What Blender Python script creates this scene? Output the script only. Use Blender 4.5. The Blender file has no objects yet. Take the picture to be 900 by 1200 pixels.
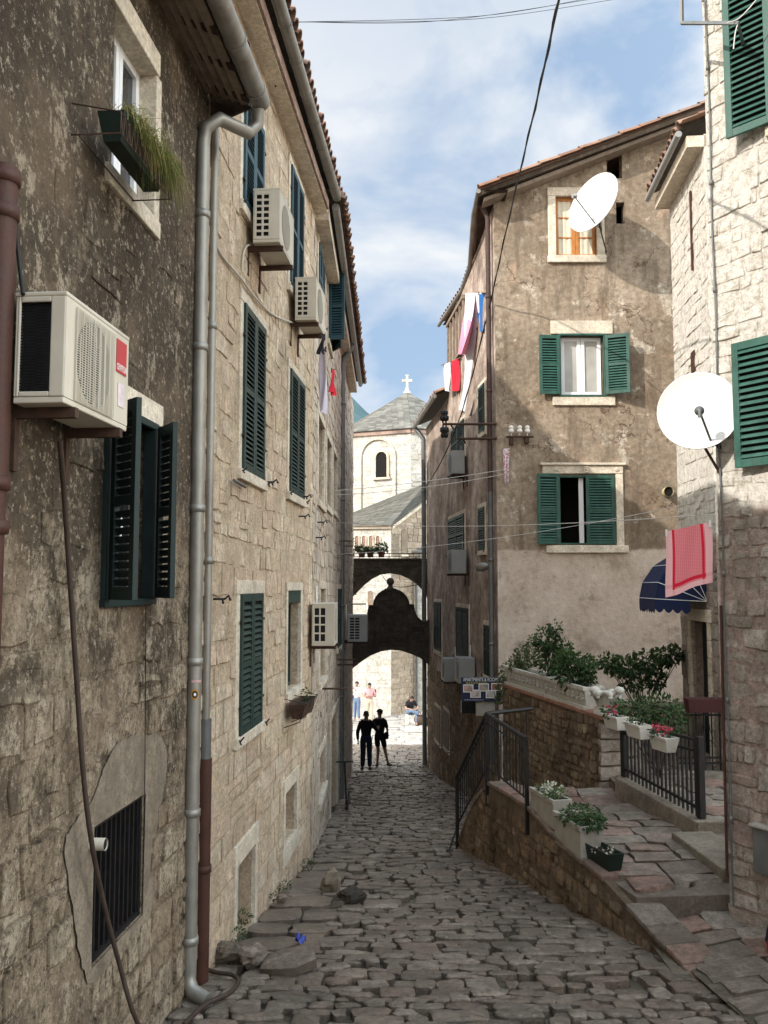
import bpy, bmesh, math, random
from mathutils import Vector as V, Matrix, noise
R = math.radians
rnd = random.Random(11)
sc = bpy.context.scene
COL = sc.collection
# ------------------------------------------------------------------ camera model (used to survey the place from the photo)
F = 1040.0
PITCH = R(4.67)
CP, SP = math.cos(PITCH), math.sin(PITCH)
def ray(px, py):
    a = (px - 450) / F; b = (600 - py) / F
    return V((a, CP - b * SP, SP + b * CP))
def at(px, py, Y):
    r = ray(px, py); return r * (Y / r.y)
# ------------------------------------------------------------------ frames: u along a wall (viewer's right), d outward, z up
class Fr:
    def __init__(s, o, a, n=None):
        s.o = V((o[0], o[1], o[2] if len(o) > 2 else 0)); s.a = V((a[0], a[1], a[2] if len(a) > 2 else 0)).normalized()
        s.n = V(n).normalized() if n else V((s.a.y, -s.a.x, 0)).normalized()
        s.k = V((0, 0, 1))
    def P(s, u, d, z): return s.o + s.a * u + s.n * d + s.k * z
    def hit(s, px, py, d=0.0):
        r = ray(px, py); o = s.o + s.n * d
        t = o.dot(s.n) / r.dot(s.n); p = r * t - s.o
        return p.dot(s.a), p.z
    def rect(s, xl, xr, yt, yb, ref=None, d=0.0):
        ym = (yt + yb) / 2
        ul = s.hit(xl, ym, d)[0]; ur = s.hit(xr, ym, d)[0]
        ref = xl if ref is None else ref
        zt = s.hit(ref, yt, d)[1]; zb = s.hit(ref, yb, d)[1]
        return (min(ul, ur), max(ul, ur), zb, zt)
    def turned(s, u, d, z, ang):          # a frame at a hinge, turned by ang about the vertical
        c, q = math.cos(ang), math.sin(ang)
        return Fr(s.P(u, d, z), s.a * c + s.n * q)
WORLD = Fr((0, 0, 0), (1, 0, 0))          # u = x, d = -y
# ------------------------------------------------------------------ mesh builder
OFF = {}
class MB:
    def __init__(s): s.v = []; s.f = []; s.m = []; s.t = []; s.s = []
    def add(s, vs, fs, m=0, t=None, smooth=False):
        b = len(s.v); s.v.extend([tuple(p) for p in vs])
        if t is None: t = (rnd.random(), .3 + .7 * rnd.random(), rnd.random())
        for f in fs:
            s.f.append([b + i for i in f]); s.m.append(m); s.t.append(t); s.s.append(smooth)
        return s
    def box(s, fr, u0, u1, d0, d1, z0, z1, m=0, t=None):
        p = [fr.P(u, d, z) for z in (z0, z1) for u, d in ((u0, d0), (u1, d0), (u1, d1), (u0, d1))]
        return s.add(p, [(0, 1, 2, 3), (4, 7, 6, 5), (0, 4, 5, 1), (1, 5, 6, 2), (2, 6, 7, 3), (3, 7, 4, 0)], m, t)
    def quad(s, a, b, c, d, m=0, t=None): return s.add([a, b, c, d], [(0, 1, 2, 3)], m, t)
    def prism(s, pts, off, m=0, t=None):
        n = len(pts); off = V(off); p = [V(q) for q in pts]
        vs = p + [q + off for q in p]
        fs = [tuple(range(n)), tuple(range(2 * n - 1, n - 1, -1))] + [(i, (i + 1) % n, n + (i + 1) % n, n + i) for i in range(n)]
        return s.add(vs, fs, m, t)
    def tube(s, pts, r, n=8, m=0, t=None, cap=True, smooth=True, flat=1.0, arc=None):
        pts = [V(p) for p in pts]; k = len(pts)
        rr = r if isinstance(r, (list, tuple)) else [r] * k
        tg = [(pts[min(i + 1, k - 1)] - pts[max(i - 1, 0)]).normalized() for i in range(k)]
        up = V((0, 0, 1)) if abs(tg[0].z) < .95 else V((1, 0, 0))
        x = tg[0].cross(up).normalized(); vs = []; fs = []
        for i in range(k):
            x = (x - tg[i] * x.dot(tg[i])).normalized(); y = tg[i].cross(x)
            for j in range(n):
                a = 2 * math.pi * j / n
                vs.append(pts[i] + (x * math.cos(a) + y * math.sin(a) * flat) * rr[i])
        for i in range(k - 1):
            for j in range(n):
                q = (j + 1) % n
                fs.append((i * n + j, i * n + q, (i + 1) * n + q, (i + 1) * n + j))
        s.add(vs, fs, m, t, smooth)
        if cap:
            s.add(vs[:n], [tuple(range(n))], m, t); s.add(vs[-n:], [tuple(range(n))], m, t)
        return s
    def lathe(s, o, prof, n=20, axis=V((0, 0, 1)), m=0, t=None, smooth=True):
        axis = V(axis).normalized(); up = V((0, 0, 1)) if abs(axis.z) < .9 else V((1, 0, 0))
        x = axis.cross(up).normalized(); y = axis.cross(x); o = V(o); vs = []; fs = []
        for r, h in prof:
            for j in range(n):
                a = 2 * math.pi * j / n
                vs.append(o + axis * h + (x * math.cos(a) + y * math.sin(a)) * r)
        for i in range(len(prof) - 1):
            for j in range(n):
                q = (j + 1) % n; fs.append((i * n + j, i * n + q, (i + 1) * n + q, (i + 1) * n + j))
        return s.add(vs, fs, m, t, smooth)
    def grid(s, fn, nu, nv, m=0, t=None, smooth=True):
        vs = [fn(i / nu, j / nv) for j in range(nv + 1) for i in range(nu + 1)]
        w = nu + 1
        fs = [(j * w + i, j * w + i + 1, (j + 1) * w + i + 1, (j + 1) * w + i) for j in range(nv) for i in range(nu)]
        return s.add(vs, fs, m, t, smooth)
    def ball(s, c, r, n=10, m=0, sq=(1, 1, 1), t=None):
        c = V(c)
        def fn(u, v):
            a = 2 * math.pi * u; b = math.pi * (v - .5)
            return c + V((math.cos(a) * math.cos(b) * r * sq[0], math.sin(a) * math.cos(b) * r * sq[1], math.sin(b) * r * sq[2]))
        return s.grid(fn, n, max(5, n // 2), m, t)
    def build(s, name, mats, parent=None, bevel=0, weld=True, recalc=True):
        if not isinstance(mats, (list, tuple)): mats = [mats]
        if parent is None:
            xs = [p[0] for p in s.v]; ys = [p[1] for p in s.v]; zs = [p[2] for p in s.v]
            o = V(((min(xs) + max(xs)) / 2, (min(ys) + max(ys)) / 2, min(zs)))
        else: o = OFF[parent.name]
        me = bpy.data.meshes.new(name)
        me.from_pydata([(p[0] - o.x, p[1] - o.y, p[2] - o.z) for p in s.v], [], s.f)
        for mt in mats: me.materials.append(mt)
        me.polygons.foreach_set('material_index', s.m)
        me.polygons.foreach_set('use_smooth', s.s)
        at_ = me.attributes.new('tint', 'FLOAT_COLOR', 'FACE')
        fl = []
        for t in s.t: fl.extend((t[0], t[1], t[2], 1))
        at_.data.foreach_set('color', fl)
        if recalc:
            bm = bmesh.new(); bm.from_mesh(me)
            bmesh.ops.recalc_face_normals(bm, faces=bm.faces)
            bm.to_mesh(me); bm.free()
        me.update()
        ob = bpy.data.objects.new(name, me); COL.objects.link(ob)
        OFF[ob.name] = o
        if parent is None: ob.location = o
        else: ob.parent = parent
        if bevel:
            b = ob.modifiers.new('bevel', 'BEVEL'); b.width = bevel; b.segments = 2; b.limit_method = 'ANGLE'; b.angle_limit = R(50)
        return ob
def tag(o, label=None, cat=None, group=None, kind=None):
    if label: o['label'] = label
    if cat: o['category'] = cat
    if group: o['group'] = group
    if kind: o['kind'] = kind
    return o
def thing(name, label, cat, loc, group=None):
    o = bpy.data.objects.new(name, None); COL.objects.link(o); o.empty_display_size = .2
    o.location = loc; OFF[o.name] = V(loc)
    return tag(o, label, cat, group)
# ------------------------------------------------------------------ material helper
class NT:
    def __init__(s, name):
        s.mat = bpy.data.materials.new(name); s.mat.use_nodes = True; s.t = s.mat.node_tree
        s.bsdf = s.t.nodes['Principled BSDF']; s.out = s.t.nodes['Material Output']
        s.obj = s.n('ShaderNodeTexCoord').outputs['Object']
    def n(s, ty, **kw):
        nd = s.t.nodes.new(ty)
        for k, v in kw.items(): setattr(nd, k, v)
        return nd
    def l(s, a, b): s.t.links.new(a, b)
    def setin(s, nd, i, v):
        if v is None: return
        if hasattr(v, 'is_linked') or isinstance(v, bpy.types.NodeSocket): s.l(v, nd.inputs[i])
        else: nd.inputs[i].default_value = v
    def noise(s, scale, detail=6, rough=.6, vec=None, stretch=None, dist=0):
        vec = vec or s.obj
        if stretch:
            mp = s.n('ShaderNodeMapping'); mp.inputs['Scale'].default_value = stretch; s.l(vec, mp.inputs[0]); vec = mp.outputs[0]
        nd = s.n('ShaderNodeTexNoise'); s.l(vec, nd.inputs['Vector'])
        nd.inputs['Scale'].default_value = scale; nd.inputs['Detail'].default_value = detail; nd.inputs['Roughness'].default_value = rough
        nd.inputs['Distortion'].default_value = dist
        return nd.outputs['Fac']
    def voro(s, scale, feature='F1', out='Distance', vec=None):
        nd = s.n('ShaderNodeTexVoronoi', feature=feature); s.l(vec or s.obj, nd.inputs['Vector']); nd.inputs['Scale'].default_value = scale
        return nd.outputs[out]
    def ramp(s, fac, stops, interp='LINEAR'):
        nd = s.n('ShaderNodeValToRGB'); nd.color_ramp.interpolation = interp; e = nd.color_ramp.elements
        while len(e) < len(stops): e.new(.5)
        for q, (p, c) in zip(e, stops):
            q.position = p; q.color = (c, c, c, 1) if isinstance(c, (int, float)) else (*c, 1)
        s.l(fac, nd.inputs[0]); return nd.outputs[0]
    def mix(s, fac, a, b, mode='MIX'):
        nd = s.n('ShaderNodeMix', data_type='RGBA', blend_type=mode)
        for i, v in ((0, fac), (6, a), (7, b)):
            if isinstance(v, (tuple, list)): v = (*v[:3], 1)
            s.setin(nd, i, v)
        return nd.outputs[2]
    def math(s, op, a, b=0.0, clamp=False):
        nd = s.n('ShaderNodeMath', operation=op); nd.use_clamp = clamp
        s.setin(nd, 0, a); s.setin(nd, 1, b); return nd.outputs[0]
    def attr(s, ch=0):
        a = s.n('ShaderNodeAttribute'); a.attribute_name = 'tint'
        sp = s.n('ShaderNodeSeparateColor'); s.l(a.outputs['Color'], sp.inputs[0]); return sp.outputs[ch]
    def sep(s, i, vec=None):
        sp = s.n('ShaderNodeSeparateXYZ'); s.l(vec or s.obj, sp.inputs[0]); return sp.outputs[i]
    def geoz(s):
        g = s.n('ShaderNodeNewGeometry'); return s.sep(2, g.outputs['Position'])
    def bump(s, h, dist=.01, strength=1.0, prev=None):
        b = s.n('ShaderNodeBump'); b.inputs['Distance'].default_value = dist; b.inputs['Strength'].default_value = strength
        s.l(h, b.inputs['Height'])
        if prev is not None: s.l(prev, b.inputs['Normal'])
        return b.outputs[0]
    def done(s, color, rough=.8, normal=None, metal=0.0, spec=.3):
        s.setin(s.bsdf, 'Base Color', (*color, 1) if isinstance(color, (tuple, list)) else color)
        s.setin(s.bsdf, 'Roughness', rough); s.setin(s.bsdf, 'Metallic', metal)
        s.bsdf.inputs['Specular IOR Level'].default_value = spec
        if normal is not None: s.l(normal, s.bsdf.inputs['Normal'])
        return s.mat
def simple(name, c, rough=.6, metal=0.0, var=.25, scale=6, bump=.0, spec=.3, dirt=None, dirt_amt=.5):
    t = NT(name); f = t.noise(scale, 5, .65)
    lo = tuple(x * (1 - var) for x in c); hi = tuple(min(1, x * (1 + var)) for x in c)
    col = t.ramp(f, [(.3, lo), (.7, hi)])
    if dirt:
        g = t.ramp(t.noise(scale * .6 + 1.3, 7, .7, stretch=(1, 1, .35)), [(.48, 0.), (.72, dirt_amt)])
        col = t.mix(g, col, dirt)
    nm = t.bump(t.noise(scale * 9, 4), bump) if bump else None
    rg = t.ramp(f, [(.2, max(0, rough - .1)), (.8, min(1, rough + .1))])
    return t.done(col, rg, nm, metal, spec)
def stone(name, cols, stain=(.03, .025, .02), lo=.5, hi=.75, sscale=.8, grain=(.65, 1.25), bump=.012, pits=.5, zdark=None, extra=None, rough=.92, stretch=(1, 1, .5), grit=.30, gritscale=26, spec=.15, joint=.66):
    t = NT(name)
    n = len(cols); col = t.ramp(t.attr(0), [(i / (n - 1), c) for i, c in enumerate(cols)])
    g = t.noise(9, 12, .78); gr = t.ramp(g, [(.36, grain[0]), (.5, 1.0), (.64, grain[1])])
    col = t.mix(1.0, col, gr, 'MULTIPLY')
    g2 = t.noise(gritscale, 7, .78); col = t.mix(1.0, col, t.ramp(g2, [(.37, 1 - grit), (.5, 1.0), (.63, 1 + grit * .7)]), 'MULTIPLY')
    m = t.noise(3.1, 6, .7); col = t.mix(t.ramp(m, [(.44, 0.), (.62, .55)]), col, tuple(c * .60 for c in cols[0]))
    st = t.noise(sscale, 10, .68, stretch=stretch)
    if zdark:                                  # more stain with height
        z = t.geoz(); zz = t.n('ShaderNodeMapRange'); zz.inputs[1].default_value, zz.inputs[2].default_value = zdark[0], zdark[1]
        zz.inputs[3].default_value, zz.inputs[4].default_value = zdark[2], zdark[3]; t.l(z, zz.inputs[0])
        st = t.math('ADD', st, zz.outputs[0])
    col = t.mix(t.ramp(st, [(lo, 0.), (hi, .88)]), col, stain)
    if extra: col = extra(t, col)
    col = t.mix(1.0, col, t.ramp(t.attr(1), [(.0, (joint, joint * .97, joint * .93)), (.2, (1., 1., 1.))], 'CONSTANT'), 'MULTIPLY')
    p = t.noise(38, 5, .65); pm = t.ramp(p, [(.35, pits), (.40, 0.)])
    col = t.mix(pm, col, tuple(c * .35 for c in cols[0]))
    nm = t.bump(t.noise(11, 10, .72), bump * 1.8, 1)
    nm = t.bump(g2, bump * 1.0, 1, nm)
    return t.done(col, rough, nm, 0, spec)
# ------------------------------------------------------------------ masonry
def inpoly(u, z, poly):
    c = False; j = len(poly) - 1
    for i in range(len(poly)):
        a, b = poly[i], poly[j]
        if (a[1] > z) != (b[1] > z) and u < (b[0] - a[0]) * (z - a[1]) / (b[1] - a[1]) + a[0]: c = not c
        j = i
    return c
def block(mb, fr, ua, ub, za, zb, prot, jit, m, r, tl=None, bev=.010):
    w, h = ub - ua, zb - za
    if w < .03 or h < .03: return
    e = min(bev, w * .2, h * .2); j = min(jit, w * .12, h * .14)
    base = []
    nu = max(1, min(4, int(w / .11))); nz = max(1, min(3, int(h / .11)))
    for i in range(nu): base.append((ua + w * i / nu, za))
    for i in range(nz): base.append((ub, za + h * i / nz))
    for i in range(nu): base.append((ub - w * i / nu, zb))
    for i in range(nz): base.append((ua, zb - h * i / nz))
    base = [(u + r.uniform(-j, j), z + r.uniform(-j, j)) for u, z in base]
    cu, cz = (ua + ub) / 2, (za + zb) / 2
    n = len(base); vs = []; tu, tz = r.uniform(-.012, .012), r.uniform(-.012, .012)
    for k, (q, d) in enumerate(((0, -.012), (.25 * e, prot * .55), (e * 1.1, prot))):
        for u, z in base:
            du, dz = u - cu, z - cz
            fu = max(.1, 1 - 2 * q / w); fz = max(.1, 1 - 2 * q / h)
            dd = d if k == 0 else d + tu * du / w + tz * dz / h + (r.uniform(-.003, .003) if k == 2 else 0)
            vs.append(fr.P(cu + du * fu, dd, cz + dz * fz))
    vs.append(fr.P(cu, prot + r.uniform(0, .006), cz))
    fs = [(k * n + i, k * n + (i + 1) % n, (k + 1) * n + (i + 1) % n, (k + 1) * n + i) for k in range(2) for i in range(n)]
    fs += [(2 * n + i, 2 * n + (i + 1) % n, 3 * n) for i in range(n)]
    t3 = tl or (r.random(), .5, r.random())
    mb.add(vs[:3 * n], fs[:2 * n], m, (t3[0], 0.0, t3[2]), True); mb.add(vs[2 * n:], [(i, (i + 1) % n, n) for i in range(n)], m, (t3[0], .5, t3[2]), True)
def masonry(mb, fr, u0, u1, z0, z1, holes=(), rowh=(.16, .3), bw=(.2, .55), prot=(.006, .022), gap=.014, jit=.012, m=0, seed=1, skip=None, wob=.03, quoin=False):
    r = random.Random(seed); z = z0
    while z < z1 - .04:
        h = r.uniform(*rowh); zt = min(z + h, z1); ph = r.uniform(0, 9)
        u = u0 - (0 if quoin else r.uniform(0, bw[0] * .8))
        while u < u1 - .03:
            w = r.uniform(*bw) * (1.25 if quoin and (u <= u0 + .01) else 1)
            if r.random() < .12: w *= .55
            ue = min(u + w, u1)
            if u1 - ue < bw[0] * .5: ue = u1
            a = max(u, u0); pieces = [(a + gap / 2, ue - gap / 2, z + gap / 2, zt - gap / 2)]
            for (hu0, hu1, hz0, hz1) in holes:
                nxt = []
                for (pa, pb, pc, pd) in pieces:
                    if pb <= hu0 or pa >= hu1 or pd <= hz0 or pc >= hz1: nxt.append((pa, pb, pc, pd)); continue
                    if pa < hu0 - .04: nxt.append((pa, hu0, pc, pd))
                    if pb > hu1 + .04: nxt.append((hu1, pb, pc, pd))
                    q0, q1 = max(pa, hu0), min(pb, hu1)
                    if pc < hz0 - .04: nxt.append((q0, q1, pc, hz0))
                    if pd > hz1 + .04: nxt.append((q0, q1, hz1, pd))
                pieces = nxt
            for (pa, pb, pc, pd) in pieces:
                cu, cz = (pa + pb) / 2, (pc + pd) / 2
                if skip and skip(cu, cz): continue
                wz = wob * math.sin(cu * 1.7 + ph * .2) * (0 if pieces and len(holes) and len(pieces) != 1 else 1)
                split = (pd - pc > .19 and r.random() < .16)
                pr = r.uniform(*prot)
                if split:
                    mid = pc + (pd - pc) * r.uniform(.4, .6)
                    block(mb, fr, pa, pb, pc + wz, mid - gap / 2 + wz, pr, jit, m, r)
                    block(mb, fr, pa, pb, mid + gap / 2 + wz, pd + wz, r.uniform(*prot), jit, m, r)
                else: block(mb, fr, pa, pb, pc + wz, pd + wz, pr, jit, m, r)
            u = ue
        z = zt
def wall_sheet(mb, fr, u0, u1, z0, z1, holes=(), depth=.22, m=0, step=.0, t=(.5, .5, .5), top=None):
    us = sorted({u0, u1, *[min(max(h[i], u0), u1) for h in holes for i in (0, 1)]})
    zs = sorted({z0, z1, *[min(max(h[i], z0), z1) for h in holes for i in (2, 3)]})
    for i in range(len(us) - 1):
        for j in range(len(zs) - 1):
            cu, cz = (us[i] + us[i + 1]) / 2, (zs[j] + zs[j + 1]) / 2
            if any(h[0] < cu < h[1] and h[2] < cz < h[3] for h in holes): continue
            mb.quad(fr.P(us[i], 0, zs[j]), fr.P(us[i + 1], 0, zs[j]), fr.P(us[i + 1], 0, zs[j + 1]), fr.P(us[i], 0, zs[j + 1]), m, t)
    for (a, b, c, d) in holes:
        for p, q in (((a, c), (b, c)), ((b, c), (b, d)), ((b, d), (a, d)), ((a, d), (a, c))):
            mb.quad(fr.P(p[0], 0, p[1]), fr.P(q[0], 0, q[1]), fr.P(q[0], -depth, q[1]), fr.P(p[0], -depth, p[1]), m, t)
def tri_sheet(mb, loops, fn, m=0):
    """a flat outline (first loop) with holes (other loops), filled, mapped through fn"""
    bm = bmesh.new()
    for lp in loops:
        vs = [bm.verts.new((u, z, 0)) for u, z in lp]
        for i in range(len(vs)): bm.edges.new((vs[i], vs[(i + 1) % len(vs)]))
    bmesh.ops.triangle_fill(bm, use_beauty=True, use_dissolve=False, edges=bm.edges[:])
    bm.verts.index_update()
    mb.add([fn(v.co.x, v.co.y) for v in bm.verts], [[v.index for v in f.verts] for f in bm.faces], m, (.5, .5, .5))
    bm.free()
# ------------------------------------------------------------------ materials
def dark_extra(t, col):
    # blackened crust, flaking pale plaster remains and brown rain streaks
    n0 = t.noise(1.5, 12, .74); z = t.geoz(); zz = t.n('ShaderNodeMapRange'); zz.inputs[1].default_value, zz.inputs[2].default_value, zz.inputs[3].default_value, zz.inputs[4].default_value = -2.6, 2.2, -.10, .11; t.l(z, zz.inputs[0])
    n0 = t.math('ADD', n0, zz.outputs[0]); col = t.mix(t.ramp(n0, [(.49, 0.), (.55, .82)]), col, (.075, .058, .042))
    n1 = t.noise(3.4, 12, .78, stretch=(1, 1, .8)); col = t.mix(t.ramp(n1, [(.56, 0.), (.60, .85)]), col, (.60, .49, .37))
    n2 = t.noise(7, 10, .75, stretch=(1, 1, .2)); col = t.mix(t.ramp(n2, [(.5, 0.), (.66, .6)]), col, (.15, .105, .07))
    n3 = t.noise(22, 9, .82); col = t.mix(t.ramp(n3, [(.53, 0.), (.57, .75)]), col, (.055, .042, .03))
    n5 = t.noise(19, 9, .82, stretch=(1.3, 1, 1)); col = t.mix(t.ramp(n5, [(.56, 0.), (.595, .8)]), col, (.66, .55, .42))
    n4 = t.noise(1.05, 5, .6); col = t.mix(t.ramp(n4, [(.5, 0.), (.64, .35)]), col, (.36, .255, .17))
    return col
M_W1 = stone('weathered_dark_stone', [(.35, .268, .183), (.49, .39, .28), (.58, .48, .355), (.41, .315, .22)], stain=(.09, .072, .054), lo=.52, hi=.70, sscale=1.1,
             zdark=(-3.0, 3.0, -.10, .05), extra=dark_extra, bump=.028, pits=.7, grain=(.45, 1.4))
M_W1base = stone('old_mortar', [(.28, .213, .148), (.38, .296, .21), (.46, .372, .275)], stain=(.085, .068, .05), lo=.50, hi=.68, sscale=1.1, zdark=(-3.0, 3.0, -.10, .05), extra=dark_extra, bump=.03, grain=(.45, 1.4))
def pale_extra(t, col):
    n1 = t.noise(6, 10, .75, stretch=(1, 1, .25)); col = t.mix(t.ramp(n1, [(.54, 0.), (.70, .45)]), col, (.42, .31, .205))
    n2 = t.noise(1.7, 6, .6); col = t.mix(t.ramp(n2, [(.52, 0.), (.62, .40)]), col, (.56, .42, .32))
    n3 = t.noise(19, 8, .8); col = t.mix(t.ramp(n3, [(.58, 0.), (.61, .65)]), col, (.28, .20, .13))
    n4 = t.noise(31, 6, .8); col = t.mix(t.ramp(n4, [(.57, 0.), (.62, .6)]), col, (.85, .76, .62))
    return col
M_W2 = stone('honey_limestone', [(.64, .495, .345), (.74, .595, .435), (.80, .665, .51), (.70, .54, .385), (.74, .55, .41)], joint=.80, stain=(.38, .27, .175), lo=.54, hi=.74, sscale=.9, extra=pale_extra, bump=.018, pits=.6, grain=(.66, 1.22))
M_W2base = stone('limestone_mortar', [(.62, .475, .33), (.68, .54, .39)], stain=(.34, .25, .175), lo=.53, hi=.74, extra=pale_extra, bump=.018, grain=(.7, 1.2))
M_W3 = stone('grey_limestone', [(.52, .43, .345), (.62, .53, .44), (.70, .60, .51), (.59, .48, .395)], stain=(.20, .16, .125), lo=.53, hi=.74, extra=pale_extra, bump=.015, grain=(.68, 1.2))
M_trim = stone('dressed_stone', [(.64, .55, .435), (.72, .63, .51)], stain=(.28, .235, .18), lo=.56, hi=.76, sscale=1.6, bump=.006, pits=.4, grain=(.8, 1.12))
M_cement = stone('cement_render', [(.25, .203, .152), (.30, .248, .188)], stain=(.17, .135, .10), lo=.47, hi=.66, sscale=2.4, bump=.012, pits=.4, grain=(.68, 1.2))
def sunlit_extra(t, col):  # whiter above the eave's shadow line: sunlight put into the stone's colour
    z = t.geoz(); n = t.noise(1.6, 5, .6)
    zz = t.math('ADD', z, t.math('MULTIPLY', n, .5))
    f = t.ramp(t.math('MULTIPLY', t.math('SUBTRACT', zz, .75), 1.0), [(.20, 0.), (.32, 1.)])
    g = t.ramp(t.noise(11, 9, .75), [(.38, (.48, .425, .35)), (.46, (.66, .61, .535)), (.6, (.79, .745, .675))])
    return t.mix(f, col, g)
M_NB = stone('pink_rubble_stone', [(.34, .285, .235), (.45, .385, .325), (.38, .28, .235), (.52, .455, .39), (.40, .335, .28)], stain=(.30, .24, .185), lo=.54, hi=.74, extra=sunlit_extra, bump=.022, pits=.5, joint=.86)
M_church = stone('church_limestone', [(.56, .52, .46), (.66, .625, .565), (.60, .56, .50), (.52, .48, .415)], stain=(.46, .41, .34), lo=.54, hi=.74, sscale=.35, bump=.012)
M_churchshade = stone('weathered_shaded_ashlar', [(.40, .32, .24), (.50, .415, .32), (.33, .265, .20), (.46, .37, .28)], stain=(.20, .16, .12), lo=.52, hi=.72, sscale=.5, bump=.015)  # weathered brown stone, with the shade of the apse's side put into its colour
M_brown = stone('brown_rubble', [(.21, .14, .085), (.32, .225, .14), (.27, .175, .105), (.39, .29, .195), (.18, .128, .088)], stain=(.085, .062, .045), lo=.52, hi=.70, bump=.024, grain=(.5, 1.4))
M_brownbase = stone('earth_mortar', [(.20, .145, .10), (.27, .195, .135)], stain=(.08, .062, .045), lo=.5, hi=.7, bump=.024)
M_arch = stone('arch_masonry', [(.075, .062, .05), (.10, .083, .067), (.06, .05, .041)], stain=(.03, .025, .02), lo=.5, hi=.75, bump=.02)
def cobble_extra(t, col):
    n = t.noise(1.3, 6, .65); col = t.mix(t.ramp(n, [(.50, 0.), (.62, .5)]), col, (.085, .068, .054))
    n2 = t.noise(26, 8, .8); col = t.mix(t.ramp(n2, [(.54, 0.), (.62, .55)]), col, (.40, .335, .28))
    return col
M_cob = stone('worn_cobbles', [(.16, .122, .092), (.26, .205, .16), (.22, .155, .118), (.36, .295, .235), (.19, .148, .115)], stain=(.10, .085, .07), lo=.54, hi=.74, sscale=1.5, bump=.020, pits=.5, extra=cobble_extra, rough=.30, spec=.6, grit=.40, gritscale=24, joint=.78, stretch=(1, 1, 1), grain=(.55, 1.35))
M_slab = stone('flagstones', [(.155, .122, .095), (.225, .182, .145), (.235, .135, .105), (.27, .225, .182), (.185, .148, .118)], stain=(.15, .125, .105), lo=.54, hi=.74, sscale=1.5, bump=.012, pits=.35, rough=.6, stretch=(1, 1, 1), grain=(.6, 1.3))
M_dirt = stone('packed_dirt', [(.13, .105, .08), (.18, .15, .115)], stain=(.075, .075, .045), lo=.45, hi=.7, sscale=2, bump=.012, stretch=(1, 1, 1))
M_kerb = stone('dim_render', [(.20, .168, .13), (.24, .20, .158)], stain=(.11, .09, .07), lo=.5, hi=.7, sscale=2.2, bump=.01, grain=(.75, 1.15))
M_earth = stone('soil', [(.05, .036, .025), (.075, .055, .04)], bump=.02)
# plaster of the house across the view
def m_facade():
    t = NT('stained_stucco'); z = t.geoz()
    n1 = t.noise(1.1, 10, .68); n2 = t.noise(2.7, 9, .72); n3 = t.noise(9, 8, .7)
    col = t.ramp(n1, [(.36, (.20, .148, .104)), (.46, (.30, .232, .168)), (.54, (.385, .305, .228)), (.62, (.46, .38, .29))])
    col = t.mix(t.ramp(n2, [(.58, 0.), (.64, .6)]), col, (.60, .52, .42))
    col = t.mix(t.ramp(t.noise(1.9, 8, .7), [(.60, 0.), (.65, .45)]), col, (.50, .33, .22))
    bs = t.noise(.55, 8, .68); col = t.mix(t.ramp(bs, [(.47, 0.), (.56, .62)]), col, (.15, .108, .074))
    pk = t.noise(1.45, 7, .66); col = t.mix(t.ramp(pk, [(.60, 0.), (.625, .8)]), col, t.ramp(n3, [(.4, (.40, .34, .27)), (.6, (.56, .48, .39))]))
    gr = t.ramp(n3, [(.38, .72), (.62, 1.2)]); col = t.mix(1.0, col, gr, 'MULTIPLY')
    st = t.noise(3.2, 8, .7, stretch=(1, 1, .16)); col = t.mix(t.ramp(st, [(.52, 0.), (.64, .65)]), col, (.13, .097, .07))
    # cracks
    wv = t.n('ShaderNodeVectorMath', operation='ADD'); t.l(t.obj, wv.inputs[0]); nz = t.n('ShaderNodeTexNoise'); nz.inputs['Scale'].default_value = 3; nz.inputs['Detail'].default_value = 6; t.l(t.obj, nz.inputs['Vector']); t.l(nz.outputs['Color'], wv.inputs[1])
    cr = t.voro(.62, 'DISTANCE_TO_EDGE', 'Distance', wv.outputs[0]); cm = t.ramp(cr, [(.004, .85), (.012, 0.)])
    cmask = t.math('MULTIPLY', cm, t.ramp(t.noise(.8, 3), [(.48, 0.), (.56, 1.)]))
    col = t.mix(cmask, col, (.10, .06, .045))
    zz = t.math('ADD', z, t.math('MULTIPLY', t.math('SUBTRACT', t.noise(2.2, 6), .5), .25))
    low = t.ramp(t.math('ADD', t.math('MULTIPLY', zz, .5), 0), [(.33, 1.), (.36, 0.)])
    lc = t.ramp(t.noise(1.4, 10, .7), [(.36, (.40, .315, .25)), (.47, (.54, .445, .365)), (.64, (.63, .535, .455))])
    lc = t.mix(t.ramp(t.noise(2.3, 10, .74), [(.57, 0.), (.64, .6)]), lc, (.25, .205, .165)); lc = t.mix(t.ramp(t.noise(3, 9, .7, stretch=(1, 1, .15)), [(.55, 0.), (.68, .4)]), lc, (.30, .24, .19))
    lc = t.mix(1.0, lc, t.ramp(n3, [(.3, .85), (.7, 1.1)]), 'MULTIPLY')
    col = t.mix(low, col, lc)
    nm = t.bump(t.noise(5, 10, .7), .03); nm = t.bump(t.noise(45, 6, .7), .006, 1, nm)
    return t.done(col, .93, nm, 0, .15)
M_fac = m_facade()
def m_side():
    t = NT('streaked_pink_plaster'); z = t.geoz()
    n1 = t.noise(1.3, 11, .72); n3 = t.noise(9, 8, .7)
    col = t.ramp(n1, [(.38, (.20, .152, .122)), (.5, (.36, .28, .23)), (.62, (.54, .435, .365))])
    st = t.noise(2.6, 10, .75, stretch=(1, 1, .45)); col = t.mix(t.ramp(st, [(.52, 0.), (.66, .6)]), col, (.12, .09, .072))
    col = t.mix(1.0, col, t.ramp(n3, [(.36, .72), (.64, 1.2)]), 'MULTIPLY')
    nm = t.bump(t.noise(6, 9, .7), .02)
    return t.done(col, .93, nm, 0, .15)
M_side = m_side()
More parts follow.
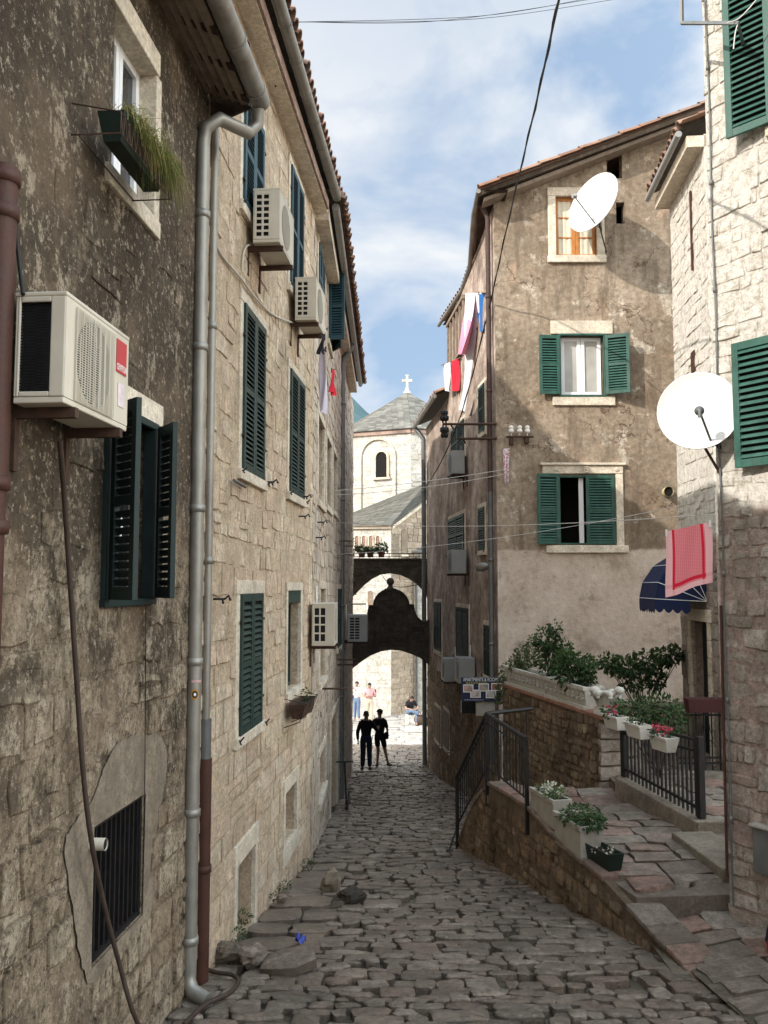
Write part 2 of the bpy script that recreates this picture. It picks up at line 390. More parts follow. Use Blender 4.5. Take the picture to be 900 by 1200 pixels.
def m_tile():
    t = NT('terracotta_tiles'); col = t.ramp(t.attr(0), [(0, (.20, .10, .065)), (.4, (.30, .155, .10)), (.7, (.34, .21, .15)), (1, (.22, .15, .12))])
    col = t.mix(t.ramp(t.noise(5, 8, .7), [(.45, 0.), (.7, .75)]), col, (.12, .105, .09))
    return t.done(col, .9, t.bump(t.noise(20, 6), .01), 0, .15)
M_tile = m_tile()
def m_slate():
    t = NT('stone_shingles'); col = t.ramp(t.attr(0), [(0, (.12, .115, .10)), (.5, (.18, .172, .152)), (1, (.24, .228, .20))])
    col = t.mix(t.ramp(t.noise(2, 8, .7), [(.5, 0.), (.7, .5)]), col, (.09, .086, .075))
    return t.done(col, .9, t.bump(t.noise(9, 6), .02), 0, .15)
M_slate = m_slate()
M_green = simple('green_shutter_paint', (.020, .042, .036), .5, 0, .25, 5, .002, .35, (.05, .075, .06), .35)
M_greenlit = simple('bright_green_shutter_paint', (.024, .080, .060), .5, 0, .3, 7, .003, .35, (.075, .13, .105), .55)
M_greendark = simple('black_green_shutter_paint', (.010, .022, .021), .55, 0, .3, 6, .002, .3)
M_blue = simple('blue_grey_shutter_paint', (.022, .062, .082), .5, 0, .25, 5, .002, .35)
M_galv = simple('galvanised_steel', (.30, .285, .255), .5, .6, .18, 3, .001, .5, (.11, .10, .085), .6)
M_galvdark = simple('dull_zinc', (.15, .155, .155), .55, .5, .25, 3, .001, .4, (.09, .07, .05), .5)
M_gutter = simple('weathered_gutter', (.27, .26, .24), .55, .4, .25, 3.5, .002, .4, (.15, .10, .06), .6)
M_redpipe = simple('red_oxide_iron', (.058, .022, .015), .6, 0, .3, 6, .003, .3, (.06, .03, .022), .6)
M_brownpipe = simple('brown_downpipe', (.07, .042, .036), .6, 0, .3, 6, .002, .3)
M_iron = simple('black_iron', (.012, .012, .013), .5, .3, .4, 20, .001, .4, (.05, .028, .018), .4)
M_rust = simple('rusty_iron', (.07, .04, .028), .8, .2, .4, 14, .003, .3)
M_acwhite = simple('aged_white_casing', (.54, .49, .405), .45, 0, .07, 2.5, 0, .4, (.38, .32, .24), .45)
M_acgrey = simple('grey_casing', (.30, .30, .29), .5, 0, .08, 3, 0, .4, (.25, .22, .18), .4)
M_coil = simple('dark_coil_fins', (.014, .015, .018), .5, .3, .4, 40, .002, .3)
M_black = simple('black_plastic', (.012, .012, .013), .45, 0, .2, 10)
M_inside = simple('dark_interior', (.010, .009, .008), .9, 0, .3, 3)
M_red = simple('red_brand_panel', (.42, .035, .045), .4, 0, .08, 3)
M_white = simple('white_paint', (.78, .77, .74), .5, 0, .05, 3, 0, .4, (.45, .42, .36), .25)
M_pvc = simple('white_window_frame', (.82, .82, .83), .35, 0, .03, 3)
M_wood = simple('orange_varnished_wood', (.46, .19, .055), .45, 0, .25, 9, .001)
M_oldwood = simple('dark_old_timber', (.045, .032, .022), .85, 0, .4, 9, .006, .2, (.12, .085, .06), .6)
M_greywood = simple('weathered_grey_wood', (.22, .17, .13), .85, 0, .3, 9, .004)
M_curtain = simple('cream_curtain', (.62, .56, .44), .9, 0, .1, 6)
M_dish = simple('white_enamel', (.64, .63, .61), .45, 0, .03, 2, 0, .35, (.50, .46, .40), .5)
M_terra = simple('terracotta_pot', (.30, .12, .07), .8, 0, .2, 8, .002)
M_potwhite = simple('white_plastic_planter', (.55, .52, .47), .55, 0, .08, 5, 0, .3, (.38, .34, .28), .5)
M_concrete = simple('pale_concrete', (.34, .31, .265), .9, 0, .15, 7, .006, .15, (.20, .18, .15), .6)
M_carved = simple('carved_pale_stone', (.50, .47, .41), .9, 0, .14, 9, .01, .15, (.28, .26, .22), .6)
M_potgreen = simple('dark_green_plastic', (.007, .016, .012), .45, 0, .2, 5)
M_cable = simple('black_rubber_cable', (.016, .014, .013), .6, 0, .3, 12)
M_hose = simple('brown_rubber_hose', (.045, .030, .024), .55, 0, .3, 12)
M_wirelight = simple('pale_wire', (.55, .53, .50), .5, 0, .1, 8)
M_ceram = simple('white_ceramic', (.78, .75, .70), .3, 0, .08, 12)
M_navy = simple('navy_awning_canvas', (.008, .014, .052), .85, 0, .15, 6, .001)
M_trimwhite = simple('white_piping', (.75, .75, .75), .7, 0, .05, 5)
def cloth(name, c, var=.07):
    return simple(name, c, .95, 0, var, 5, .002, .1)
M_clwhite = cloth('white_cotton', (.78, .78, .83)); M_clpink = cloth('pink_cotton', (.78, .32, .45)); M_clblue = cloth('blue_cotton', (.03, .13, .36))
M_clred = cloth('red_cotton', (.55, .03, .05)); M_cllil = cloth('pale_lilac_cotton', (.60, .55, .64)); M_clgreen = cloth('pale_green_cotton', (.18, .34, .28)); M_cldark = cloth('dark_cotton', (.03, .028, .035))
def m_checks():
    t = NT('pink_checked_towel'); u = t.sep(0, t.n('ShaderNodeTexCoord').outputs['Object']); z = t.sep(2)
    w = t.n('ShaderNodeTexWave'); w.inputs['Scale'].default_value = 22; t.l(t.obj, w.inputs[0])
    w2 = t.n('ShaderNodeTexWave', bands_direction='Z'); w2.inputs['Scale'].default_value = 22; t.l(t.obj, w2.inputs[0])
    col = t.mix(t.math('MULTIPLY', w.outputs['Fac'], w2.outputs['Fac']), (.66, .16, .19), (.78, .34, .36))
    at0 = t.attr(0); col = t.mix(t.ramp(at0, [(.5, 0.), (.51, 1.)], 'CONSTANT'), col, (.60, .02, .05))
    col = t.mix(t.ramp(t.attr(1), [(.5, 0.), (.51, .55)], 'CONSTANT'), col, (.82, .62, .62))
    return t.done(col, .95, None, 0, .1)
M_towel = m_checks()
def m_leaf(name, a, b, c):
    t = NT(name); col = t.ramp(t.attr(0), [(0, a), (.5, b), (1, c)])
    t.done(col, .55, None, 0, .3)
    tr = t.n('ShaderNodeBsdfTranslucent'); t.l(col, tr.inputs[0]); mx = t.n('ShaderNodeMixShader'); mx.inputs[0].default_value = .22
    t.l(t.bsdf.outputs[0], mx.inputs[1]); t.l(tr.outputs[0], mx.inputs[2]); t.l(mx.outputs[0], t.out.inputs[0]); return t.mat
M_leaf = m_leaf('dark_leaves', (.014, .033, .012), (.034, .070, .022), (.085, .135, .04))
M_leaf2 = m_leaf('yellow_green_leaves', (.035, .06, .015), (.065, .105, .03), (.12, .15, .05))
M_grass = m_leaf('dry_grass_blades', (.10, .17, .045), (.26, .29, .09), (.46, .28, .11))
M_flower = m_leaf('pink_petals', (.42, .02, .06), (.55, .05, .12), (.5, .12, .10))
M_wflower = m_leaf('white_petals', (.5, .5, .42), (.62, .6, .5), (.55, .55, .4))
M_stem = simple('woody_stem', (.06, .042, .026), .9, 0, .3, 10)
def m_glass():
    t = NT('window_glass'); return t.done(t.ramp(t.noise(1.5, 2), [(.3, (.016, .018, .022)), (.7, (.03, .032, .038))]), .04, None, 0, .6)
M_glass = m_glass()
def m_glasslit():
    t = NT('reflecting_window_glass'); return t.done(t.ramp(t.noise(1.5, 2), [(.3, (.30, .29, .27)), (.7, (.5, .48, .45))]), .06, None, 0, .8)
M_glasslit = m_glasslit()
def m_hill():
    t = NT('hazy_hillside'); n = t.noise(.012, 10, .7); n2 = t.noise(.05, 6, .7)
    col = t.ramp(n, [(.35, (.075, .12, .13)), (.5, (.10, .15, .155)), (.62, (.14, .19, .18)), (.72, (.22, .25, .22))])
    col = t.mix(t.ramp(n2, [(.4, 0.), (.7, .35)]), col, (.07, .11, .125))
    return t.done(col, 1.0, None, 0, 0)
M_hill = m_hill()
# ------------------------------------------------------------------ wall planes (metres, camera at the origin, z = 0 at eye height)
f1 = Fr((-1.5 - .082 * 5.8, 1.5), (.082, 1)); L1 = 5.8 / f1.a.y                  # near left house, Y 1.5..7.3
f2 = Fr((-1.508, 7.3), (.077, 1)); L2 = 5.8 / f2.a.y                             # pale house, Y 7.3..13.1
f3 = Fr((-1.06, 13.1), (.0045, 1)); L3 = 13.9                                    # third house, Y 13.1..27
f4 = Fr((2.3, 18), (1, 0)); L4 = 6.0                                             # stucco house, front
f4s = Fr((1.77, 23.9), (2.3 - 1.77, 18 - 23.9)); L4s = 5.92                      # its alley side
f5 = Fr((1.38, 28.6), (1.77 - 1.38, 23.9 - 28.6)); L5 = 4.71                     # low house beyond it
fN = Fr((3.26, 8.64), (.55, -1)); LN = 3.6                                       # near right house
f6 = Fr((5.19, 15.6), (-.09, -1.0)); L6 = 2.2                                  # its rear wing with the awning door
def ground(Y):
    if Y < 26: return -(2.25 + .128 * Y)
    if Y < 34: return -(2.25 + .128 * 26) - .05 * (Y - 26)
    return -(2.25 + .128 * 26) - .4
PATH = -2.95
def par_x(Y): return 1.14 + .222 * (14 - Y)                                      # street face of the stone parapet
# ------------------------------------------------------------------ ground
def build_ground():
    mb = MB(); ys = [-40, 0, 4, 8, 12, 16, 20, 24, 26, 30, 34, 60, 200, 900, 6000]
    xs = [-4000, -300, -40, -12, 0, 12, 40, 300, 4000]
    vs = [(x, y, ground(y) - .05 - (.4 if y > 60 else 0)) for y in ys for x in xs]; w = len(xs)
    mb.add(vs, [(j * w + i, j * w + i + 1, (j + 1) * w + i + 1, (j + 1) * w + i) for j in range(len(ys) - 1) for i in range(w - 1)])
    tag(mb.build('ground', M_dirt), kind='structure')
def stone_top(mb, pts, zf, h, r, m=0, bev=.02, dome=.01, t=None):
    """a paving stone with outline pts (x,y) sitting on the slope zf"""
    n = len(pts); cx = sum(p[0] for p in pts) / n; cy = sum(p[1] for p in pts) / n
    vs = []; tx, ty = r.uniform(-.06, .06), r.uniform(-.06, .06)
    for q, hh in ((1.0, -.05), (.985, h * .6), (.90, h), (.55, h + dome * .8)):
        for x, y in pts:
            dx, dy = (x - cx) * q, (y - cy) * q
            vs.append((cx + dx, cy + dy, zf(cx + dx, cy + dy) + hh + (tx * dx + ty * dy + r.uniform(-.005, .005)) * (hh > 0)))
    vs.append((cx, cy, zf(cx, cy) + h + dome))
    fs = [(k * n + i, k * n + (i + 1) % n, (k + 1) * n + (i + 1) % n, (k + 1) * n + i) for k in range(3) for i in range(n)]
    fs += [(3 * n + i, 3 * n + (i + 1) % n, 4 * n) for i in range(n)]
    t3 = t or (r.random(), .5, r.random())
    mb.add(vs[:2 * n], fs[:n], m, (t3[0], 0., t3[2]), True); mb.add(vs[n:], [tuple(i - n for i in f) for f in fs[n:]], m, (t3[0], .5, t3[2]), True)
def outline(x0, x1, y0, y1, r, j, k=.28):
    w, h = x1 - x0, y1 - y0; c = min(w, h) * r.uniform(.03, k)
    p = [(x0 + c, y0), (x0 + w * .5, y0), (x1 - c, y0), (x1, y0 + c), (x1, y0 + h * .5), (x1, y1 - c), (x1 - c, y1), (x0 + w * .5, y1), (x0 + c, y1), (x0, y1 - c), (x0, y0 + h * .5), (x0, y0 + c)]
    return [(a + r.uniform(-j, j), b + r.uniform(-j, j)) for a, b in p]
def left_x(Y):
    if Y < 7.3: return -1.5 - .082 * (7.3 - Y)
    if Y < 13.1: return -1.508 + .077 * (Y - 7.3)
    return -1.06
def right_x(Y):
    if Y < 7.6: return 2.64
    if Y < 14: return par_x(Y) - .02
    if Y < 18: return 2.2
    if Y < 28.6: return 2.3 - .09 * (Y - 18)
    return 3.2
def clip_poly(poly, px, py, nx, ny):
    out = []; n = len(poly)
    for i in range(n):
        a, b = poly[i], poly[(i + 1) % n]; da = (a[0] - px) * nx + (a[1] - py) * ny; db = (b[0] - px) * nx + (b[1] - py) * ny
        if da <= 0: out.append(a)
        if (da < 0 < db) or (db < 0 < da): t = da / (da - db); out.append((a[0] + (b[0] - a[0]) * t, a[1] + (b[1] - a[1]) * t))
    return out
def cell_stone(mb, poly, zf, h, r, gap, dome, t=None):
    """round the corners of a cell, break up its edges and lay it as a stone"""
    n = len(poly); cx = sum(p[0] for p in poly) / n; cy = sum(p[1] for p in poly) / n
    area = abs(sum(poly[i][0] * poly[(i + 1) % n][1] - poly[(i + 1) % n][0] * poly[i][1] for i in range(n))) / 2
    if area < .006: return
    k = max(.6, 1 - gap / math.sqrt(area)); pts = []
    for i in range(n):
        a, b = poly[i], poly[(i + 1) % n]; L_ = math.hypot(b[0] - a[0], b[1] - a[1])
        if L_ < .02: continue
        c = min(.3, r.uniform(.014, .05) / L_)
        for f in ((c, 1 - c) if L_ < .13 else (c, .5, 1 - c)):
            pts.append((cx + (a[0] + (b[0] - a[0]) * f - cx) * k + r.uniform(-.007, .007), cy + (a[1] + (b[1] - a[1]) * f - cy) * k + r.uniform(-.007, .007)))
    if len(pts) > 4: stone_top(mb, pts, zf, h, r, dome=dome, t=t)
def build_street():
    r = random.Random(5); mb = MB(); zf = lambda x, y: ground(y)
    y = 4.5; rows = []
    while y < 29.5: h = r.uniform(.10, .19) * (1.12 if y > 18 else 1); rows.append((y, h)); y += h
    def edge(j, x):                       # wavy course line shared by two rows
        yj = rows[j][0] if j < len(rows) else y
        return yj + .05 * noise.noise(V((x * 1.4, j * .37, 0))) + .035 * noise.noise(V((x * 4.1, j * 1.7, 5))) + .10 * noise.noise(V((x * .35, j * .05, 9)))
    taken = {}
    for j, (yj, hj) in enumerate(rows[:-1]):
        lx, rx = left_x(yj) + .01, right_x(yj) + .04
        x = lx + r.uniform(-.15, 0)
        while x < rx:
            w = r.choice((r.uniform(.12, .2), r.uniform(.18, .32), r.uniform(.18, .32), r.uniform(.28, .46)))
            x0, x1 = max(x, lx), min(x + w, rx); x += w
            cy = yj + hj / 2
            if x1 - x0 < .05: continue
            if 8.3 < cy < 12.8 and (x0 + x1) / 2 < left_x(cy) + .8: continue
            if any(a_ < (x0 + x1) / 2 < b_ for a_, b_ in taken.get(j, ())): continue
            up = 1
            if r.random() < .09 and j + 2 < len(rows): up = 2; taken.setdefault(j + 1, []).append((x0 - .02, x1 + .02))
            xm = (x0 + x1) / 2; sk = [r.uniform(-.035, .035) for _ in range(4)]; e = [r.uniform(-.014, .014) for _ in range(6)]
            poly = [(x0 + sk[0], edge(j, x0) + e[0]), (xm + sk[1] * .5, edge(j, xm) + e[1] - .008), (x1 + sk[1], edge(j, x1) + e[2]), (x1 + sk[2], edge(j + up, x1) + e[3]), (xm, edge(j + up, xm) + e[4] + .004), (x0 + sk[3], edge(j + up, x0) + e[5])]
            if r.random() < .02: continue
            cell_stone(mb, poly, zf, r.choice((r.uniform(.0, .014), r.uniform(.008, .03))), r, r.uniform(.008, .024), r.uniform(.0, .012))
    y = 8.3; row = 0
    while y < 12.7:                       # broad worn slabs along the left wall
        dy = r.uniform(.38, .62); x = left_x(y) + .02
        while x < left_x(y) + .72:
            w = r.uniform(.4, .75); w = min(w, left_x(y) + .86 - x)
            stone_top(mb, outline(x + .008, x + w - .008, y + .008, y + dy - .008, r, .022), zf, r.uniform(.0, .022), r, dome=.002); x += w
        y += dy
    y = 29.2
    while y < 33.6:                        # larger worn setts before the square
        dy = r.uniform(.30, .38); x = -2.2
        while x < 4.5:
            w = r.uniform(.28, .46); stone_top(mb, outline(x + .012, x + w - .012, y + .012, y + dy - .012, r, .012), zf, r.uniform(.01, .025), r, dome=.008, t=(r.uniform(.4, 1), r.random(), 0)); x += w
        y += dy
    tag(mb.build('street', M_cob), kind='structure')
    mb = MB()                              # the small square: smooth pale slabs
    y = 33.6
    while y < 46:
        dy = r.uniform(.5, .7); x = -9 + r.uniform(0, .4)
        while x < 9:
            w = r.uniform(.6, 1.1); stone_top(mb, outline(x + .004, x + w - .004, y + .004, y + dy - .004, r, .004), zf, .02, r, dome=.001); x += w
        y += dy
    tag(mb.build('pavement', M_squarest), kind='structure')
M_squarest = stone('square_paving', [(.44, .40, .36), (.54, .50, .455), (.48, .42, .37)], stain=(.25, .21, .18), lo=.55, hi=.8, bump=.006, rough=.7)
def build_path():
    r = random.Random(9); mb = MB()
    def zf(x, y):
        if y < 8.75 + (x - 2.3) * .35: return -3.12 + max(0, 7.8 - y) * .125 - max(0, 3.1 - x) * .14
        return PATH + .01 * (y - 8.7)
    # bedding slab under the flagstones
    far = [(par_x(y) + .1, y) for y in (7.5, 9, 11, 12.7)]
    poly = [(2.66, 7.55)] + [(par_x(y) + .12, y) for y in (8.75, 10, 11.5, 12.75)] + [(2.2, 14.8), (2.3, 18), (8, 18), (8, 10), (3.5, 8.75)]
    up = [(p[0], p[1]) for p in poly]
    mb.prism([(x, y, PATH - .02) for x, y in [(par_x(8.75) + .1, 8.72), (par_x(10) + .1, 10), (par_x(12.7) + .1, 12.75), (2.45, 12.8), (3.3, 13.3), (2.5, 17.5), (2.5, 18.1), (9, 18.1), (9, 9.0), (4.6, 8.9)]], (0, 0, -2.6), 0, (.02, .5, .4))
    mb.grid(lambda u, v: (2.54 + 3.2 * u, 4 + 5.0 * v, zf(2.54 + 3.2 * u, min(8.6, 4 + 5.0 * v)) - .012), 12, 16, 1, (.4, .4, .4)); mb.grid(lambda u, v: (2.4 + .2 * u, 7.4 + 1.3 * v, zf(2.5, 8.0) - .012), 2, 4, 1, (.4, .4, .4))
    y = 4.4
    while y < 8.6:
        dy = r.uniform(.26, .44); x = 2.52 + r.uniform(0, .12) if y < 7.6 else par_x(y) + .14
        while x < 5.6:
            w = r.uniform(.3, .62); sk = .35
            p = outline(x + .008, x + w - .008, y + .008, y + dy - .008, r, .02, .09)
            p = [(a, b + (a - 2.5) * .1) for a, b in p]
            stone_top(mb, p, zf, r.uniform(.0, .010), r, dome=.003); x += w
        y += dy
    y = 8.78
    while y < 17.8:
        dy = r.uniform(.3, .5); x = par_x(y) + .12 if y < 12.7 else (2.5 if y < 12.9 else 3.5)
        while x < 8:
            if y > 13.2: break
            w = r.uniform(.35, .7); p = outline(x + .008, x + w - .008, y + .008, y + dy - .008, r, .02, .09)
            p = [(a, b + (a - 2.3) * .2 * max(0, 1 - (b - 8.8) / 2)) for a, b in p]
            stone_top(mb, p, zf, r.uniform(.0, .018), r, dome=.003); x += w
        y += dy
    tag(mb.build('path', [M_slab, M_dirt]), kind='structure')
def build_hills():
    mb = MB(); r = random.Random(3)
    prof = [(-900, 620), (-500, 560), (-260, 430), (-140, 385), (-75, 350), (-20, 292), (60, 235), (200, 190), (420, 150), (900, 90)]
    def hgt(x):
        for i in range(len(prof) - 1):
            a, b = prof[i], prof[i + 1]
            if a[0] <= x <= b[0]: return a[1] + (b[1] - a[1]) * (x - a[0]) / (b[0] - a[0])
        return 80
    def fn(u, v):
        x = -900 + 1800 * u; y = 1500 - 500 * (1 - v); h = hgt(x)
        p = V((x, y, 0)); k = noise.fractal(p * .008, 1, 2, 6) * 26 * v
        return (x, y + k, -20 + (h + 20) * v ** .8 + k * .6 + noise.fractal(p * .05, 1, 2, 4) * 4 * v)
    mb.grid(fn, 120, 24)
    tag(mb.build('hill', M_hill), kind='structure')
build_ground(); build_street(); build_path(); build_hills()
# ------------------------------------------------------------------ building pieces
def leaf(window, fr, w, h, mat, pitch=.05, label=None, back=True, mid=True, name='shutter', th=.035):
    """one louvred leaf: hinge edge at u = 0, spans 0..w and 0..h in its own frame"""
    mb = MB(); s = min(.065, w * .18); rl = .075
    mb.box(fr, 0, s, 0, th, 0, h); mb.box(fr, w - s, w, 0, th, 0, h)
    bars = [(0, rl), (h - rl, h)] + ([(h * .47, h * .47 + rl * .8)] if mid else [])
    for a, b in bars: mb.box(fr, s, w - s, .001, th - .002, a, b)
    bars.sort()
    for i in range(len(bars) - 1):
        z = bars[i][1] + .012
        while z < bars[i + 1][0] - .02:
            a = [fr.P(s - .005, .030, z - .006), fr.P(w - s + .005, .030, z - .006), fr.P(w - s + .005, .006, z + .030), fr.P(s - .005, .006, z + .030)]
            mb.prism(a, (fr.n + V((0, 0, 1))) * .006)
            z += pitch
    if back: mb.box(fr, .01, w - .01, -.012, -.004, .01, h - .01, 1)
    o = mb.build(name, [mat, M_inside], window, bevel=.003)
    if label: o['label'] = label
    return o
def surround(mb, fr, r, s=.12, d=.022, sill=.03, m=0, sillz=.10, top=None):
    a, b, c, e = r; top = s if top is None else top
    mb.box(fr, a - s, a + .003, -.03, d, c + .003, e - .003, m); mb.box(fr, b - .003, b + s, -.03, d, c + .003, e - .003, m)
    mb.box(fr, a - s - .01, b + s + .01, -.031, d + .006, e - .003, e + top, m)
    mb.box(fr, a - s - .02, b + s + .02, -.031, d + sill, c - sillz, c + .003, m)
def hooks(mb, fr, r, m):
    a, b, c, e = r
    for u in (a - .02, b + .02):
        for z in (c + (e - c) * .2, c + (e - c) * .8): mb.box(fr, u - .025, u + .025, .03, .05, z - .012, z + .012, m)
def closed_window(house, fr, r, mat, s=.11, label=None, pitch=.05, d=.012, leaves=2):
    a, b, c, e = r; mb = MB(); surround(mb, fr, r, s)
    mb.box(fr, a, b, -.02, .004, c, e, 1)
    w = mb.build('window', [M_trim, M_inside], house, bevel=.006)
    if label: w['label'] = label
    n = leaves; wd = (b - a) / n
    for i in range(n):
        leaf(w, Fr(fr.P(a + wd * i + .004, d, c + .005), fr.a, fr.n), wd - .008, e - c - .01, mat, pitch)
    for u in (a - .02, b + .02):
        for z in (c + (e - c) * .2, c + (e - c) * .8): h = MB(); h.box(fr, u - .025, u + .025, .03, .05, z - .012, z + .012); h.build('hinge', M_iron, w)
    for k in (-1, 1):
        u = (a if k < 0 else b) + k * .10; z = c - .02; h = MB()
        h.tube([fr.P(u, .0, z), fr.P(u, .07, z), fr.P(u + .03, .09, z + .03)], .009, 5); h.tube([fr.P(u, .06, z), fr.P(u - .03, .08, z - .03)], .008, 5); h.build('catch', M_iron, w)
    return w
def sash(window, fr, r, d, mat, glass=None, cols=2, rows=1, fw=.045, name='frame', th=.05):
    a, b, c, e = r; mb = MB(); w = (b - a) / cols
    for i in range(cols):
        u0, u1 = a + w * i + .004, a + w * (i + 1) - .004
        mb.box(fr, u0, u0 + fw, d - th, d, c, e); mb.box(fr, u1 - fw, u1, d - th, d, c, e)
        mb.box(fr, u0 + fw, u1 - fw, d - th, d - .002, c, c + fw); mb.box(fr, u0 + fw, u1 - fw, d - th, d - .002, e - fw, e)
        for k in range(1, rows):
            z = c + (e - c) * k / rows; mb.box(fr, u0 + fw, u1 - fw, d - th + .01, d - .006, z - .014, z + .014)
    f = mb.build(name, mat, window, bevel=.003)
    g = MB(); g.quad(fr.P(a, d - th * .6, c), fr.P(b, d - th * .6, c), fr.P(b, d - th * .6, e), fr.P(a, d - th * .6, e))
    g.build('pane', glass or M_glass, window)
    return f
def room(mb, fr, r, depth=.22, m=1):
    """dark room behind an opening"""
    a, b, c, e = r; a -= .3; b += .3; c -= .3; e += .3; k = depth + .9
    P = fr.P
    for q in ([P(a, -k, c), P(b, -k, c), P(b, -k, e), P(a, -k, e)], [P(a, -depth, c), P(a, -k, c), P(a, -k, e), P(a, -depth, e)], [P(b, -depth, c), P(b, -k, c), P(b, -k, e), P(b, -depth, e)],
              [P(a, -depth, c), P(b, -depth, c), P(b, -k, c), P(a, -k, c)], [P(a, -depth, e), P(b, -depth, e), P(b, -k, e), P(a, -k, e)]):
        mb.quad(*q, m)
def tiles(mb, p0, p1, up, length, pitch=.19, r=.085, seg=.38, lift=.0, ridge=None, m=0):
    p0, p1 = V(p0), V(p1); ax = (p1 - p0); n = max(1, int(ax.length / pitch)); axn = ax.normalized(); up = V(up).normalized()
    nrm = axn.cross(up).normalized(); nrm = nrm if nrm.z > 0 else -nrm
    for i in range(n + 1):
        base = p0 + ax * (i / n) + axn * rnd.uniform(-.012, .012); k = max(1, int(length / seg))
        # pan between covers
        for q in range(k):
            a = base + up * (q * seg - (rnd.uniform(0, .05) if q == 0 else .03)) + nrm * (.012 * (q % 2) + lift); b = base + up * ((q + 1) * seg)
            vs = []
            for e, rr in ((a, r), (b, r * .82)):
                for j in range(7):
                    an = math.pi * j / 6; vs.append(e + axn * math.cos(an) * rr + nrm * math.sin(an) * rr)
            for e, rr in ((a, r - .016), (b, r * .82 - .016)):
                for j in range(7):
                    an = math.pi * j / 6; vs.append(e + axn * math.cos(an) * rr + nrm * math.sin(an) * rr)
            fs = [(j, j + 1, 8 + j, 7 + j) for j in range(6)] + [(14 + j, 15 + j, 22 + j, 21 + j) for j in range(6)] + [(j, j + 1, 15 + j, 14 + j) for j in range(6)]
            mb.add(vs, fs, m, None, False)
        vs = [base + axn * (pitch * .12), base + axn * (pitch * .88)]
        e = base + up * length
        mb.quad(vs[0] + nrm * .0, vs[1] + nrm * .0, vs[1] + up * length, vs[0] + up * length, m)
def downpipe(house, pts, r, mat, rings=(), label=None, name='drainpipe'):
    mb = MB(); mb.tube(pts, r, 14)
    for p in rings: p = V(p); mb.lathe(p, [(r + .001, -.03), (r + .010, -.028), (r + .010, .028), (r + .001, .03)], 14)
    o = mb.build(name, mat, house)
    if label: o['label'] = label
    return o
def arc(p, q, sag, n=14):
    p, q = V(p), V(q); return [p + (q - p) * (i / n) - V((0, 0, sag * 4 * (i / n) * (1 - i / n))) for i in range(n + 1)]
def cut_top(ob, co, no):
    """trim an object's mesh along a slope"""
    bm = bmesh.new(); bm.from_mesh(ob.data); o = OFF[ob.name] if ob.parent is None else OFF[ob.parent.name]
    bmesh.ops.bisect_plane(bm, geom=bm.verts[:] + bm.edges[:] + bm.faces[:], plane_co=V(co) - o, plane_no=V(no), clear_outer=True)
    bm.to_mesh(ob.data); bm.free()
def pxpoly(fr, pts, d=0): return [fr.hit(x, y, d) for x, y in pts]
# ================================================================== near left house
H1 = thing('stone_house', 'dark weathered stone house nearest on the left, with a barred cellar window and timber eaves', 'house', (-2.4, 5, -3.2))
w1_up = f1.rect(131, 180, 85, 258, ref=180)
uL = f1.hit(122, 600)[0]; uR = f1.hit(177, 600)[0]; w1_sh = (uL, uR, -.09, 1.06)
uL = f1.hit(107, 1030)[0]; uR = f1.hit(167, 1000)[0]; w1_gr = (uL, uR, f1.hit(165, 1072)[1], f1.hit(169, 929)[1])
def soften(poly, k=5, j=.012):
    n = len(poly); out = []; r = random.Random(3)
    for i in range(n):
        p0, p1, p2, p3 = [poly[(i + q) % n] for q in (-1, 0, 1, 2)]
        for q in range(k):
            t = q / k; out.append(tuple(.5 * (2 * p1[c] + (p2[c] - p0[c]) * t + (2 * p0[c] - 5 * p1[c] + 4 * p2[c] - p3[c]) * t * t + (3 * p1[c] - p0[c] - 3 * p2[c] + p3[c]) * t ** 3) + r.uniform(-j, j) for c in (0, 1)))
    return out
patch = soften(pxpoly(f1, [(74, 1000), (80, 970), (98, 948), (112, 925), (121, 895), (138, 871), (162, 861), (186, 863), (193, 880), (192, 915), (183, 965), (176, 1010), (178, 1050), (170, 1085), (150, 1108), (124, 1136), (104, 1152), (92, 1125), (84, 1075)]))
low1 = -3.4
mb = MB()
holes1 = [w1_up, w1_sh, w1_gr]
wall_sheet(mb, f1, -.5, L1, low1, 4.15, holes1, .17, 0)
def skip1(u, z): return inpoly(u, z, patch) or noise.noise(V((u * .9, z * .8, 3.1))) > (.25 - (.40 if z > -.3 else .12))
jb = .13
masonry(mb, f1, .5, L1 - .0, low1, -1.25, [w1_gr, (w1_sh[0], w1_sh[1], w1_sh[2], w1_sh[3])], (.17, .32), (.2, .46), (.008, .026), .024, .022, 1, 22, lambda u, z: inpoly(u, z, patch) or noise.noise(V((u * .8, z * .8, 5.7))) > .38)
masonry(mb, f1, .5, L1 - .0, -1.25, 4.1, [w1_gr, (w1_sh[0] - .02, w1_sh[1] + .02, w1_sh[2] - .03, w1_sh[3] + .16), (w1_up[0] - .05, w1_up[1] + .02, w1_up[2] - .12, w1_up[3] + .17)], (.16, .30), (.18, .46), (-.008, .009), .018, .024, 1, 21, skip1)
wl = mb.build('wall', [M_W1base, M_W1], H1)
mb = MB()                                              # quoins at the corner, turned edge
mb2 = MB(); tri_sheet(mb2, [patch, [(w1_gr[0], w1_gr[2]), (w1_gr[1], w1_gr[2]), (w1_gr[1], w1_gr[3]), (w1_gr[0], w1_gr[3])]], lambda u, z: f1.P(u, .012 + .006 * noise.noise(V((u * 5, z * 5, 0))), z))
cp = mb2.build('cement_patch', M_cement, H1); cp['label'] = 'smooth cement render round the barred cellar window'
